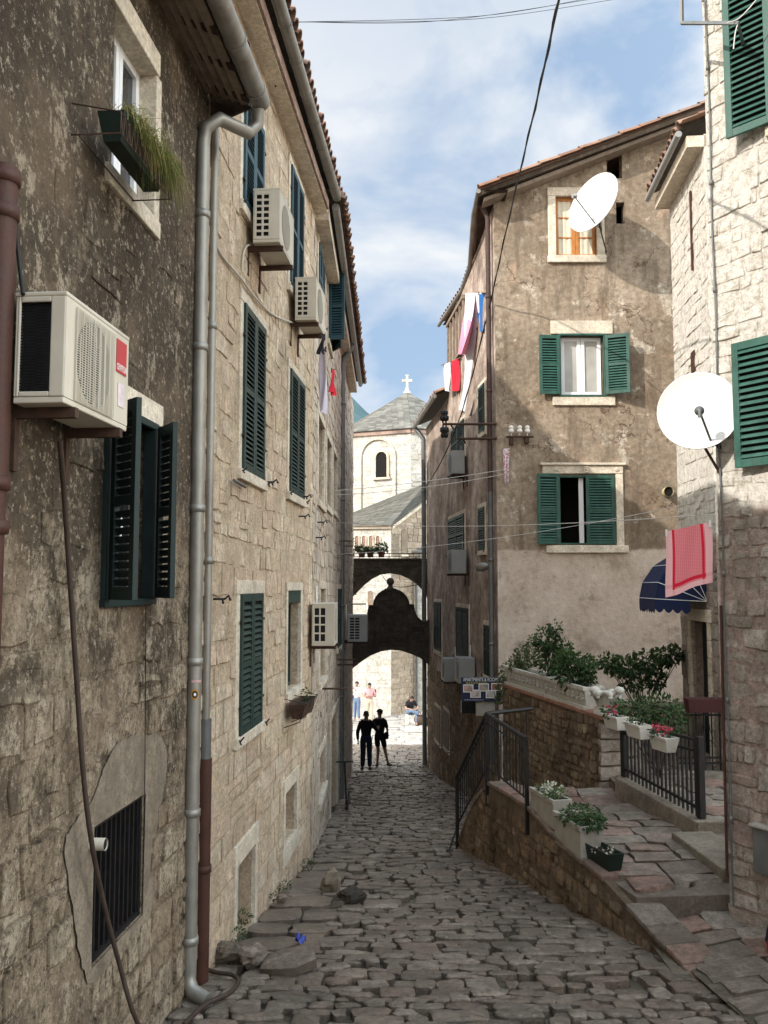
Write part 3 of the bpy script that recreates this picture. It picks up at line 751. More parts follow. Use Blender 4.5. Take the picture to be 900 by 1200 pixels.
# cellar grille
mb = MB(); a, b, c, e = w1_gr; room(mb, f1, w1_gr, .17, 0)
gw = mb.build('cellar_window', [M_inside], H1)
mb = MB()
n = 11
for i in range(n):
    u = a + (b - a) * (i + .5) / n; mb.box(f1, u - .011, u + .011, -.045, -.023, c, e)
for z in (c + .06, (c + e) / 2, e - .06): mb.box(f1, a, b, -.052, -.044, z - .018, z + .018)
mb.box(f1, a, a + .03, -.06, -.01, c, e); mb.box(f1, b - .03, b, -.06, -.01, c, e); mb.box(f1, a, b, -.061, -.012, e - .03, e); mb.box(f1, a, b, -.061, -.012, c, c + .03)
mb.build('grille', M_iron, gw)
# upper window: stone lintel and jambs, white frame, dark pane
mb = MB(); a, b, c, e = w1_up; room(mb, f1, w1_up, .17, 1)
mb.box(f1, a - .12, b + .03, -.16, .03, e - .004, e + .16, 0); mb.box(f1, b - .004, b + .10, -.165, .018, c - .1, e, 0); mb.box(f1, a - .1, b + .1, -.16, .03, c - .12, c + .004, 0)
wn = mb.build('window', [M_trim, M_inside], H1, bevel=.008)
sash(wn, f1, (a, b, c, e), -.11, M_pvc, M_glass, 2, 1, .055)
mb = MB()
for k in range(7): u = a + .06 + k * .1; mb.box(f1, u, u + .085, -.165, -.160, c + .05, e - .05)
mb.build('curtain', M_clwhite, wn)
# shutter window with ajar leaves
mb = MB(); a, b, c, e = w1_sh; room(mb, f1, w1_sh, .17, 1)
mb.box(f1, a - .03, a + .03, -.05, .03, c, e, 0); mb.box(f1, b - .03, b + .03, -.05, .03, c, e, 0); mb.box(f1, a - .035, b + .035, -.05, .032, e, e + .05, 0); mb.box(f1, a - .04, b + .04, -.05, .04, c - .045, c, 0)
mb.box(f1, a - .1, b + .16, -.02, .02, e + .05, e + .2, 2)
wn = mb.build('window', [M_greendark, M_inside, M_trim], H1, bevel=.004)
sash(wn, f1, (a + .03, b - .03, c, e), -.10, M_greywood, M_glass, 2, 1, .05)
fr = Fr(f1.P(a, .035, c), -f1.a * math.cos(R(48)) + f1.n * math.sin(R(48))); fr.n = V((-fr.a.y, fr.a.x, 0)); leaf(wn, fr, .30, e - c + .02, M_greendark, .05, back=False)
fr = Fr(f1.P(b, .035, c), -f1.a * math.cos(R(38)) + f1.n * math.sin(R(38))); fr.n = V((-fr.a.y, fr.a.x, 0)); leaf(wn, fr, .30, e - c + .02, M_greendark, .05, back=False)
mb = MB(); u = (a + b) / 2; mb.tube([f1.P(u, -.10, .45), f1.P(u, -.06, .45), f1.P(u + .01, -.05, .40), f1.P(u, -.055, .30)], .008, 6); mb.build('handle', M_pvc, wn)
# vent stub
mb = MB(); uu, zz = f1.hit(104, 989); p0 = f1.P(uu, 0, zz); p1 = f1.P(uu, .10, zz)
mb.tube([p0, p1], .035, 14, cap=False); mb.tube([p0, p1 - f1.n * .006], .029, 14, 1); mb.build('vent_pipe', [M_acwhite, M_inside], H1)
# eaves
EZ = 4.14
mb = MB(); up = V((-.9, .07, .36)).normalized()
P0, P1 = f1.P(-.5, .40, EZ + .1), f1.P(L1 + .06, .40, EZ + .1)
tiles(mb, P0 + V((0, 0, .02)), P1 + V((0, 0, .02)), up, 3.0)
mb.prism([P0, P1, P1 + up * 3, P0 + up * 3], (0, 0, -.035), 1)
for k in range(14):
    u = -.3 + k * .46; q = f1.P(u, .36, EZ + .055); mb.prism([q, q + f1.a * .1, q + f1.a * .1 + up * 2.5, q + up * 2.5], (0, 0, -.12), 1)
for k in range(5):
    q = f1.P(-.5, .02 + .08 * k, EZ - .035 - .0 + (.38 - .02 - .08 * k) * .36); q2 = f1.P(L1 + .05, .02 + .08 * k, EZ - .035 + (.38 - .02 - .08 * k) * .36)
    mb.prism([q, q2, q2 - f1.n * .07, q - f1.n * .07], (0, 0, -.02), 2)
mb.prism([f1.P(L1 + .03, .36, EZ - .06), f1.P(L1 + .03, -3, EZ + 1.3), f1.P(L1 + .03, -3, EZ - .2), f1.P(L1 + .03, 0, EZ - .2)], f1.a * .03, 1)
mb.build('roof', [M_tile, M_oldwood, M_greywood], H1)
mb = MB(); g0, g1 = f1.P(-.5, .44, EZ - .02), f1.P(L1 + .04, .44, EZ - .02)
mb.tube([g0, g1], .082, 16)
for k in range(9): q = f1.P(.2 + k * .68, .44, EZ - .02); mb.tube([q, q + f1.a * .03], .09, 16)
e0 = g1
mb.build('gutter', M_gutter, H1)
pa = at(236, 300, 7.0); px0 = pa.x; YP = 7.0
xA = lambda z: V((px0, YP, z))
pts = [g1 + V((-.02, -.02, -.06)), g1 + V((-.03, .03, -.17)), g1 + V((-.10, .0, -.27)), V((px0 + .13, YP, EZ - .33)), V((px0 + .02, YP, EZ - .40)), xA(EZ - .52), xA(2), xA(0), xA(-2), xA(-2.92), xA(-3.0), V((px0 + .04, YP - .04, -3.06)), V((px0 + .17, YP - .12, -3.09))]
downpipe(H1, pts, .056, M_galv, [xA(z) for z in (3.0, 1.9, .6, -.6, -1.75, -2.7)])
xB = at(249.5, 300, 7.42).x; B = lambda z: V((xB, 7.42, z))
downpipe(H1, [B(4.1), B(-1.25)], .036, M_galv, [B(2.2), B(.2)], 'narrower grey pipe beside the gutter pipe')
o = downpipe(H1, [B(-1.1), B(-1.45)], .05, M_galvdark, []); o['label'] = 'short dark zinc joint piece'
downpipe(H1, [B(-1.42), B(-3.25)], .058, M_redpipe, [B(-2.3)], 'rust red iron pipe at the foot of the corner')
cr = [f1.P(f1.hit(5, 400)[0] + .0, .11, z) for z in (3.0, 1.72)]
pL = at(0, 300, 4.02)
Q = lambda z: V((pL.x, pL.y, z))
mb = MB(); mb.tube([Q(1.95), Q(.48)], .068, 16); mb.tube([Q(.47), Q(-1.25)], .062, 16)
for z in (1.9, 1.73, .46, .26): mb.lathe(Q(z), [(.06, -.035), (.08, -.03), (.08, .03), (.06, .035)], 16)
o = mb.build('drainpipe', M_redpipe, H1); o['label'] = 'thick red brown iron pipe at the left edge'
# stickers on the pipe
mb = MB(); z = at(240, 800, 6.95).z
mb.grid(lambda u, v: V((px0 + .0585 * math.sin((u - .1) * 1.5), YP - .0585 * math.cos((u - .1) * 1.5), z + .02 * v)), 6, 1, 0)
zc = z - .09
def disc(r0, r1, m, k):
    def fn(u, v):
        a = 2 * math.pi * u; rr = r0 + (r1 - r0) * v; s = .35 + rr * math.cos(a) / .0585 * .9
        return V((px0 + (.0585 + k) * math.sin(s), YP - (.0585 + k) * math.cos(s), zc + rr * math.sin(a) * 1.15))
    mb.grid(fn, 20, 2, m)
mb.build('sticker', simple('pink_sticker', (.6, .38, .36), .6), H1); mb = MB(); disc(0, .036, 1, .0005); disc(.0, .024, 2, .001); disc(.0, .011, 3, .0015)
mb.build('sticker', [M_white, simple('orange_sticker', (.45, .22, .04), .6), M_black, M_white], H1)
# ================================================================== pale house
H2 = thing('stone_house', 'pale honey limestone house with green louvred shutters, middle of the left row', 'house', (-2.5, 10, -3.6))
low2 = -4.3
r_top = f2.rect(283, 306, 100, 240, ref=283); r_top2 = f2.rect(338.5, 353, 190, 335, ref=338.5)
r_mid = f2.rect(282, 307, 352, 551, ref=282); r_mid2 = f2.rect(337.5, 354, 430, 577, ref=337.5)
r_low = f2.rect(278, 303.5, 696, 863, ref=278)
r_open = f2.rect(335.5, 351, 692, 812, ref=335.5)
r_base = f2.rect(333, 346.5, 930, 993, ref=333)
r_door = f2.rect(276, 297, 1016, 1118, ref=276)
holes2 = [r_open, r_base, r_door]
fr_h = [(a - .11, b + .11, c - .10, e + .11) for a, b, c, e in (r_top, r_top2, r_mid, r_mid2, r_low, r_open)] + [(r_base[0] - .1, r_base[1] + .1, r_base[2] - .22, r_base[3] + .16), (r_door[0] - .1, r_door[1] + .1, r_door[2], r_door[3] + .2)]
mb = MB(); wall_sheet(mb, f2, 0, L2, low2, 5.8, holes2, .2, 0)
masonry(mb, f2, 0.02, L2, low2, -.9, fr_h, (.20, .31), (.26, .62), (.0, .010), .010, .009, 1, 31, wob=.008)
masonry(mb, f2, 0.02, L2, -.9, 5.72, fr_h, (.17, .30), (.2, .5), (-.004, .011), .012, .014, 1, 32, lambda u, z: rnd.random() < .16, wob=.02)
mb.build('wall', [M_W2base, M_W2], H2)
closed_window(H2, f2, r_top, M_blue, .10); closed_window(H2, f2, r_top2, M_blue, .10)
closed_window(H2, f2, r_mid, M_green, .11); closed_window(H2, f2, r_mid2, M_green, .11)
closed_window(H2, f2, r_low, M_green, .13, pitch=.062)
mb = MB(); a, b, c, e = r_open; surround(mb, f2, r_open, .1); room(mb, f2, r_open, .2, 1)
mb.box(f2, a, b, -.05, .012, e - .16, e, 2)
w = mb.build('window', [M_trim, M_inside, M_green], H2, bevel=.005); w['label'] = 'open window with a green roller box under its lintel'
sash(w, f2, (a, b, c, e - .16), -.12, M_green, M_glass, 2, 1)
mb = MB(); a, b, c, e = r_base; surround(mb, f2, r_base, .1, .02, .0, 0, .22, .16); mb.box(f2, a, b, -.16, -.13, c, e, 1)
w = mb.build('window', [M_trim, M_cement], H2, bevel=.006); w['label'] = 'small blocked ground floor opening'
mb = MB(); a, b, c, e = r_door; surround(mb, f2, r_door, .1, .02, .0, 0, .05, .2); mb.box(f2, a, b, -.19, -.15, c, e, 1)
w = mb.build('door', [M_trim, M_concrete], H2, bevel=.006); w['label'] = 'low walled up basement door'
# cornice, gutter, roof
GZ2 = 5.9
mb = MB(); mb.box(f2, -.1, L2 + .02, -.1, .20, GZ2 - .26, GZ2 - .08, 0)
for k in range(16): mb.box(f2, -.1 + k * .366, -.1 + k * .366 + .362, .2, .235, GZ2 - .25 + .004 * (k % 2), GZ2 - .10, 1)
mb.build('cornice', [M_trim, stone('reddish_cornice_stone', [(.36, .24, .19), (.42, .31, .25)], lo=.5, hi=.8)], H2, bevel=.006)
up2 = V((-.9, .07, .37)).normalized()
mb = MB(); P0, P1 = f2.P(-.15, .385, GZ2 + .075), f2.P(L2 + .05, .385, GZ2 + .075); tiles(mb, P0, P1, up2, 3.4); mb.prism([P0, P1, P1 + up2 * 3.4, P0 + up2 * 3.4], (0, 0, -.04), 1)
mb.prism([f2.P(L2, -.0, GZ2 - .1), f2.P(L2, -3.0, GZ2 + 1.3), f2.P(L2, -3, GZ2 - .8), f2.P(L2, 0, GZ2 - .8)], f2.a * .04, 1)
mb.build('roof', [M_tile, M_oldwood], H2)
mb = MB(); mb.tube([f2.P(-.15, .34, GZ2), f2.P(L2 + .06, .34, GZ2)], .07, 14)
for k in range(9): q = f2.P(.3 + k * .66, .34, GZ2); mb.tube([q, q + f2.a * .025], .077, 14)
mb.build('gutter', M_galv, H2)
# small wall fittings of the pale house
mb = MB(); u, z = f2.hit(268, 563); mb.tube([f2.P(u, .05, z), f2.P(u + .45, .05, z - .01)], .016, 8, 0); mb.build('pipe_stub', M_galvdark, H2)
for px, py in ((350, 605), (372, 612), (370, 630), (250, 702), (310, 565), (352, 582), (291, 34), (314, 101)):
    u, z = f2.hit(px, py); mb = MB(); mb.tube([f2.P(u, 0, z), f2.P(u, .10, z), f2.P(u + .02, .13, z + .03), f2.P(u, .15, z - .01)], .011, 6); mb.tube([f2.P(u, .08, z), f2.P(u - .05, .10, z - .035)], .010, 5); mb.build('wall_hook', M_iron, H2)
# ================================================================== third house
H3 = thing('stone_house', 'narrow grey limestone house with tiled eaves, farthest of the left row beside the arches', 'house', (-2.2, 20, -5))
low3 = -6.2; L3 = 15.3
rows3 = dict(sa=f3.rect(372, 378, 282, 360, ref=372), wa=f3.rect(372, 379, 485, 586, ref=372), wb=f3.rect(382, 387.5, 510, 592, ref=382), wc=f3.rect(390, 394, 528, 598, ref=390),
             wd=f3.rect(374, 380.5, 690, 800, ref=374), dr=f3.rect(387, 395, 845, 990, ref=387), lw=f3.rect(373, 380.5, 888, 940, ref=373), dk=f3.rect(394.5, 399, 690, 760, ref=394.5))
holes3 = [rows3[k] for k in ('wa', 'wb', 'wc', 'wd', 'dr', 'lw')]
mb = MB(); wall_sheet(mb, f3, 0, L3, low3, 5.75, holes3, .25, 0)
mb.quad(f3.P(L3, 0, low3), f3.P(L3, -4, low3), f3.P(L3, -4, 5.75), f3.P(L3, 0, 5.75), 0, (.5, .5, .5))
masonry(mb, f3, 0, L3, low3, 5.7, [(a - .12, b + .12, c - .1, e + .12) for a, b, c, e in rows3.values()], (.20, .32), (.25, .6), (.0, .014), .013, .012, 1, 41)
mb.build('wall', [M_W2base, M_W3], H3)
for k in ('wa', 'wb', 'wc', 'wd', 'lw'):
    mb = MB(); surround(mb, f3, rows3[k], .12); room(mb, f3, rows3[k], .25, 1); w = mb.build('window', [M_trim, M_inside], H3, bevel=.006)
    if k != 'lw': sash(w, f3, rows3[k], -.16, M_greywood, M_glass, 2, 1)
mb = MB(); surround(mb, f3, rows3['dr'], .12, sillz=.03); room(mb, f3, rows3['dr'], .25, 1); a, b, c, e = rows3['dr']; mb.box(f3, a, b, -.22, -.17, c, e, 2); mb.build('door', [M_trim, M_inside, M_oldwood], H3, bevel=.006)
closed_window(H3, f3, rows3['sa'], M_blue, .1)
closed_window(H3, f3, rows3['dk'], M_greendark, .1)
# open leaf near the eaves
mb = MB(); uu, zz = f3.hit(384, 320); _, z0 = f3.hit(384, 400)
r_ = (uu, uu + .9, z0, zz); surround(mb, f3, r_, .1); mb.box(f3, uu, uu + .9, -.02, .004, z0, zz, 1); w = mb.build('window', [M_trim, M_inside], H3, bevel=.006)
leaf(w, f3.turned(uu + .9, .03, z0, R(152)), .48, zz - z0, M_green); leaf(w, f3.turned(uu, .03, z0, R(100)), .3, zz - z0, M_blue)
GZ3 = 5.8; RL = 12.3
mb = MB(); mb.box(f3, .05, RL, -.1, .22, GZ3 - .25, GZ3 - .06, 0); mb.build('cornice', [M_trim], H3, bevel=.006)
up3 = V((-.9, 0, .40)).normalized()
mb = MB(); P0, P1 = f3.P(.06, .40, GZ3 + .12), f3.P(RL + .1, .40, GZ3 + .12); tiles(mb, P0, P1, up3, 3.0, .2, .092); tiles(mb, P0 + V((.05, 0, -.06)), P1 + V((.05, 0, -.06)), up3, .5, .2, .08, .5)
mb.prism([P0 + V((0, 0, -.06)), P1 + V((0, 0, -.06)), P1 + up3 * 3, P0 + up3 * 3], (0, 0, -.05), 1); mb.build('roof', [M_tile, M_oldwood], H3)
mb = MB(); mb.tube([f3.P(.1, .32, GZ3 - .02), f3.P(RL, .32, GZ3 - .02)], .06, 12); mb.build('gutter', M_gutter, H3)
pp = at(400.5, 600, 21.0); pd = V((-1.0, 21, 0)); D = lambda z: V((-.995, 20.9, z))
downpipe(H3, [V((-.76, 20.9, 5.74)), V((-.85, 20.9, 5.55)), V((-.97, 20.9, 5.4)), D(5.2), D(0), D(-4.95)], .07, M_galvdark, [D(z) for z in (4.3, 2, -.5, -2.6)])
# iron brackets in the dim corner of the third house
for px0_, py in ((395, 779), (395, 773), (374, 807), (411, 708)):
    u, z = f3.hit(px0_, py); mb = MB(); mb.tube([f3.P(u, 0, z), f3.P(u, .45, z)], .018, 6); mb.build('iron_bracket', M_rust, H3)
for px, py in ((397, 634), (399, 640), (395, 650)): u, z = f3.hit(px, py); mb = MB(); mb.tube([f3.P(u, 0, z), f3.P(u, .3, z)], .014, 6); mb.build('iron_bracket', M_rust, H3)
# ================================================================== tall house behind the left row (casts the slanting shadow across the view)
mb = MB(); prof = [(6.0, 5.6), (9.94, 8.18), (12.9, 10.15), (15.8, 9.0), (21, 6.0), (21, -5), (6, -5)]
mb.prism([(-5.0, y, z) for y, z in prof], (-5, 0, 0), 0)
ob = mb.build('tall_house', [M_W3]); tag(ob, 'tall gabled house behind the left row, hidden by the eaves', 'house')
# ================================================================== stucco house closing the view
H4 = thing('stucco_house', 'brown stained stucco house facing down the steps, two green shuttered windows and a tiled gable', 'house', (4, 20, -5))
RK = lambda X: 8.04 + .385 * (X - 1.95)
q_att = f4.rect(651, 699, 230, 300); q_1 = f4.rect(657, 707, 394, 463); q_2 = f4.rect(655, 720, 557, 638)
q_h1 = f4.rect(711, 729, 177, 209); q_h2 = f4.rect(722, 732, 237, 262)
mb = MB(); wall_sheet(mb, f4, 0, 7.0, -3.2, 11, [q_att, q_1, q_2, q_h1, q_h2], .25, 0)
o = mb.build('wall', [M_fac], H4); cut_top(o, (1.95, 18, RK(1.95) - .12), (-.385, 0, 1))
mb = MB()
# alley side
q_s1 = f4s.rect(530, 545, 490, 531, ref=545); q_s2 = f4s.rect(562.5, 569, 455, 510, ref=562.5); q_s3 = f4s.rect(527, 545, 601, 648, ref=545); q_s4 = f4s.rect(562.5, 569, 596, 646, ref=562.5)
q_s5 = f4s.rect(536, 550, 713, 775, ref=550); q_s6 = f4s.rect(569, 578, 732, 790, ref=569)
P = f4s.P
mb.add([P(-.0, 0, -6), P(L4s, 0, -6), P(L4s, 0, 7.95), P(L4s - 1.6, 0, 7.75), P(0, 0, 7.2)], [(0, 1, 2, 3, 4)], 0, (.5, .5, .5))
mb.add([P(0, 0, -6), P(0, 0, 7.2), P(0, -5, 9), P(0, -5, -6)], [(0, 1, 2, 3)], 0, (.5, .5, .5))
wl = mb.build('wall', M_side, H4); wl['label'] = 'streaked pink plaster wall along the alley'
masx = MB(); masonry(masx, f4s, 0, L4s, -6, -2.25, [], (.2, .34), (.3, .65), (.004, .02), .018, .014, 0, 51, lambda u, z: z > -2.6 and noise.noise(V((u, z, 0))) > 0); o = masx.build('plinth', M_brown, H4)
for q, nl in ((q_s1, 2), (q_s2, 1), (q_s3, 2), (q_s4, 1), (q_s5, 2), (q_s6, 2)):
    closed_window(H4, f4s, q, M_greendark if q in (q_s5, q_s6) else M_green, .09, leaves=nl)
# attic window
def opening(fr, r, s=.17, top=None, sillz=.14, m=M_trim, depth=.25):
    mb = MB(); surround(mb, fr, r, s, .035, .03, 0, sillz, top); room(mb, fr, r, depth, 1); return mb.build('window', [m, M_inside], H4, bevel=.012)
w = opening(f4, q_att, .16, .18, .15); w['label'] = 'attic window with an orange wooden frame and cream curtains'
sash(w, f4, q_att, -.08, M_wood, M_glass, 2, 3, .07)
a, b, c, e = q_att; mb = MB()
mb.grid(lambda u, v: f4.P(a + .05 + (b - a - .1) * u, -.102 + .008 * math.sin(u * 40), c + .05 + (e - c - .1) * v), 50, 2); mb.build('curtain', M_curtain, w)
# first floor window: green frame, leaves folded back
w = MB(); a, b, c, e = q_1
w.box(f4, a - .2, b + .2, -.05, .04, e + .04, e + .32, 0); w.box(f4, a - .18, b + .22, -.05, .05, c - .22, c - .04, 0); room(w, f4, q_1, .25, 1)
w.box(f4, a - .05, a, -.06, .055, c - .03, e + .03, 2); w.box(f4, b, b + .05, -.06, .055, c - .03, e + .03, 2); w.box(f4, a - .05, b + .05, -.06, .06, e, e + .045, 2); w.box(f4, a - .05, b + .05, -.06, .06, c - .045, c, 2)
w = w.build('window', [M_trim, M_inside, M_greenlit], H4, bevel=.01); w['label'] = 'upper window with white casements and bright green shutters folded open'
sash(w, f4, (a + .02, b - .02, c + .01, e - .01), -.10, M_pvc, M_glasslit, 2, 1, .075)
hh = e - c
fr = Fr(f4.P(a - .03, .06, c), -f4.a); fr.n = f4.n.copy(); fr.a = (-f4.a + f4.n * .08).normalized(); leaf(w, fr, .43, hh, M_greenlit, .055)
fr = Fr(f4.P(b + .03, .06, c), f4.a); fr.a = (f4.a + f4.n * .42).normalized(); fr.n = V((fr.a.y, -fr.a.x, 0)); leaf(w, fr, .49, hh, M_greenlit, .055)
# second window
w = MB(); a, b, c, e = q_2
w.box(f4, a - .33, b + .18, -.05, .05, e + .03, e + .20, 0); w.box(f4, a - .38, b + .24, -.05, .09, e + .20, e + .25, 0); w.box(f4, b + .03, b + .18, -.05, .04, c - .02, e + .03, 0)
w.box(f4, a - .28, b + .26, -.05, .07, c - .17, c - .02, 0); room(w, f4, q_2, .25, 1)
w.box(f4, a, a + .03, -.06, .02, c, e, 2); w.box(f4, a, b, -.06, .022, e - .05, e, 2); w.box(f4, a, b, -.06, .022, c, c + .03, 2)
cx = (a + b) / 2; w.lathe(f4.P(cx, .05, e + .115), [(.075, 0), (.075, .012), (.055, .02), (.045, .012), (.03, .012), (.0, .03)], 16, f4.n, 0)
for s in (-1, 1): w.lathe(f4.P(cx + s * .62, .05, e + .115), [(.05, 0), (.05, .01), (.02, .02), (0, .02)], 12, f4.n, 0)
w = w.build('window', [M_trim, M_inside, M_greenlit], H4, bevel=.01); w['label'] = 'lower window in a carved stone surround, one green shutter half closed'
sash(w, f4, (a + .42, a + .52, c + .03, e - .05), -.06, M_pvc, M_glass, 1, 1, .045)
fr = Fr(f4.P(a, .04, c), -f4.a); fr.n = f4.n.copy(); fr.a = (-f4.a + f4.n * .12).normalized(); leaf(w, fr, .46, hh + .2, M_greenlit, .055)
fr = Fr(f4.P(b, .02, c), -f4.a); fr.n = f4.n.copy(); leaf(w, fr, .58, e - c, M_greenlit, .055)
for q, lab in ((q_h1, 'dark square attic hole under the roof edge'), (q_h2, 'small dark slot below the attic hole')):
    mb = MB(); room(mb, f4, q, .25, 0); o = mb.build('vent_opening', M_inside, H4); o['label'] = lab
# vent pipe
mb = MB(); u, z = f4.hit(781, 577); tri_sheet(mb, [[(u + .19 * math.cos(t * .45) * (1 + .22 * math.sin(t * 2.1)), z + .23 * math.sin(t * .45) * (1 + .2 * math.cos(t * 1.7))) for t in range(14)]], lambda a_, b_: f4.P(a_, .012, b_), 1)
mb.tube([f4.P(u, 0, z), f4.P(u, .16, z)], .10, 18, 0, cap=False); mb.tube([f4.P(u, 0, z), f4.P(u, .12, z)], .085, 18, 2)
mb.build('vent_pipe', [simple('yellowed_plastic', (.5, .42, .24), .5), M_cement, M_inside], H4)
# quoin of old plaster at the corner + rain pipe
E = lambda px, py, d=.09: f4s.P(f4s.hit(px, py, d)[0], d, f4s.hit(px, py, d)[1])
p1, p2 = f4s.P(L4s - .16, .10, 7.7), f4s.P(L4s - .16, .10, 1.9)
downpipe(H4, [f4s.P(L4s - .1, .25, 7.95), f4s.P(L4s - .16, .14, 7.8), p1, p2], .052, M_brownpipe, [f4s.P(L4s - .16, .10, z) for z in (6, 4, 2.2)], 'brown iron upper length of the rain pipe')
downpipe(H4, [p2, f4s.P(L4s - .16, .10, -3.6)], .052, M_galvdark, [f4s.P(L4s - .16, .10, z) for z in (.5, -1.2)], 'grey lower length of the rain pipe')
# roof: tiled gable, warped eave over the alley
ev = [(17.55, 1.98, 8.08), (18.5, 1.97, 7.98), (20.5, 2.08, 7.58), (21.8, 2.0, 7.42), (24.05, 1.56, 7.2)]
mb = MB(); 
def evp(y):
    for i in range(len(ev) - 1):
        if ev[i][0] <= y <= ev[i + 1][0]:
            f = (y - ev[i][0]) / (ev[i + 1][0] - ev[i][0]); return V((ev[i][1] + (ev[i + 1][1] - ev[i][1]) * f, y, ev[i][2] + (ev[i + 1][2] - ev[i][2]) * f))
k = 34
for i in range(k):
    y = 17.55 + 6.45 * i / k; p = evp(y); e = V((7.4, y + .1, RK(7.4) + .05)); d = (e - p); n = 13
    ax = (evp(min(24, y + .19)) - p).normalized() if y < 23.8 else V((0, 1, 0)); nr = ax.cross(d.normalized()); nr = nr if nr.z > 0 else -nr
    for j in range(n):
        a_, b_ = p + d * (j / n) - d.normalized() * .04 + nr * .015 * (j % 2), p + d * ((j + 1) / n); vs = []
        for c_, rr in ((a_, .095), (b_, .08)):
            for h in range(7): an = math.pi * h / 6; vs.append(c_ + ax * math.cos(an) * rr + nr * math.sin(an) * rr)
        mb.add(vs, [(h, h + 1, 8 + h, 7 + h) for h in range(6)], 0)
    a_, b_ = p - nr * .01, evp(min(24.0, y + .2)) - nr * .01
    mb.quad(a_, b_, V((7.4, b_.y, RK(7.4))), e, 0)
v0 = [V((1.95, 17.55, RK(1.95) - .02)), V((7.4, 17.55, RK(7.4) - .02))]
mb.prism([v0[0] + V((0, .02, 0)), v0[1] + V((0, .02, 0)), v0[1] + V((0, .02, -.09)), v0[0] + V((0, .02, -.09))], (0, .5, 0), 1)
mb.prism([v0[0] + V((.1, .12, -.09)), v0[1] + V((0, .12, -.09)), v0[1] + V((0, .12, -.17)), v0[0] + V((.1, .12, -.17))], (0, .35, 0), 2)
for i in range(len(ev) - 1):
    a_, b_ = V((ev[i][1] + .06, ev[i][0], ev[i][2] - .05)), V((ev[i + 1][1] + .06, ev[i + 1][0], ev[i + 1][2] - .05))
    mb.quad(a_, b_, b_ + V((.5, 0, .02)), a_ + V((.5, 0, .02)), 1)
mb.build('roof', [M_tile, M_oldwood, M_greywood], H4)
mb = MB(); mb.tube([V((a_ - .05, y, z - .06)) for y, a_, z in ev], .05, 10); mb.build('gutter', M_gutter, H4)
# timber balcony boards and rail under the eave
mb = MB(); u0, z0 = f4s.hit(528, 432); u1, z1 = f4s.hit(546, 372)
for i in range(6): u = u0 + (u1 - u0) * i / 5; mb.box(f4s, u - .05, u + .05, .04, .09, z0, z0 + 1.15)
mb.box(f4s, u0 - .1, u1 + .1, .0, .10, z0 - .08, z0); mb.box(f4s, u0 - .1, u1 + .1, .03, .11, z0 + 1.15, z0 + 1.24)
o = mb.build('timber_window_screen', M_greywood, H4)
# ================================================================== low house beyond it
H5 = thing('low_house', 'lower pink plaster house with a tiled eave, at the right end of the arches', 'house', (2.5, 26, -5.6))
mb = MB(); P = f5.P
mb.quad(P(0, 0, -6.4), P(L5, 0, -6.4), P(L5, 0, 5.1), P(0, 0, 5.1), 0, (.5, .5, .5)); mb.quad(P(0, 0, -6.4), P(0, -4, -6.4), P(0, -4, 5.6), P(0, 0, 5.1), 0, (.5, .5, .5))
mb.build('wall', M_side, H5)
mx = MB(); masonry(mx, f5, 0, L5, -6.4, -2.2, [], (.2, .34), (.3, .65), (.004, .02), .018, .014, 0, 52, lambda u, z: z > -2.6 and noise.noise(V((u, z, 3))) > 0); mx.build('plinth', M_brown, H5)
for q, mt in ((f5.rect(510, 518, 706, 765, ref=518), M_greendark), (f5.rect(521, 527, 836, 880, ref=527), M_greywood), (f5.rect(511, 517, 832, 872, ref=517), M_greywood)):
    closed_window(H5, f5, q, mt, .08)
mb = MB(); up5 = V((.93, .0, .36)).normalized(); P0, P1 = f5.P(-.15, .36, 5.2), f5.P(L5 - .0, .36, 5.2); tiles(mb, P0, P1, up5, 2.6, .2, .09)
mb.prism([P0, P1, P1 + up5 * 2.6, P0 + up5 * 2.6], (0, 0, -.05), 1); mb.build('roof', [M_tile, M_oldwood], H5)
c0 = f5.P(.05, .10, 0); C = lambda z: V((c0.x, c0.y, z))
mb = MB(); mb.tube([P0 + V((-.03, 0, -.07)), P1 + V((-.03, 0, -.07))], .06, 10); mb.build('gutter', M_gutter, H5)
downpipe(H5, [f5.P(-.1, .36, 5.1), f5.P(-.02, .25, 4.95), C(4.7), C(0), C(-5.9)], .075, M_galvdark, [C(z) for z in (3, 0, -3)])
# ================================================================== near right house
H7 = thing('stone_house', 'sunlit white stone house nearest on the right, pink rubble below', 'house', (4.4, 7.5, -3.1))
mb = MB(); n_sh1 = (fN.hit(857, 100, .03)[0], fN.hit(857, 100, .03)[0] + 1.1, fN.hit(858, 170, .03)[1], fN.hit(858, 20, .03)[1])
nl = fN.hit(864, 480, .03)[0]; n_sh2 = (nl + .50, nl + 1.5, fN.hit(866, 550, .03)[1], fN.hit(864, 405, .03)[1])
n_s1r = (n_sh1[0] + .49, n_sh1[0] + 1.47, n_sh1[2], n_sh1[2] + 1.5)
wall_sheet(mb, fN, 0, LN, -3.4, 8.2, [n_sh2], .22, 0)
masonry(mb, fN, 0, LN, -3.4, 8.1, [(n_sh2[0] - .12, n_sh2[1] + .1, n_sh2[2] - .1, n_sh2[3] + .1), (n_s1r[0] - .1, n_s1r[1] + .1, n_s1r[2] - .1, n_s1r[3] + .1)], (.11, .22), (.11, .30), (-.002, .014), .012, .022, 0, 61, quoin=True)
fNe = Fr((4.9, 9.3), (3.26 - 4.9, 8.64 - 9.3)); mb.quad(fN.P(0, 0, -3.4), V((4.9, 9.6, -3.4)), V((4.9, 9.6, 8.2)), fN.P(0, 0, 8.2), 0, (.5, .5, .5))
mb.build('wall', M_NB, H7)
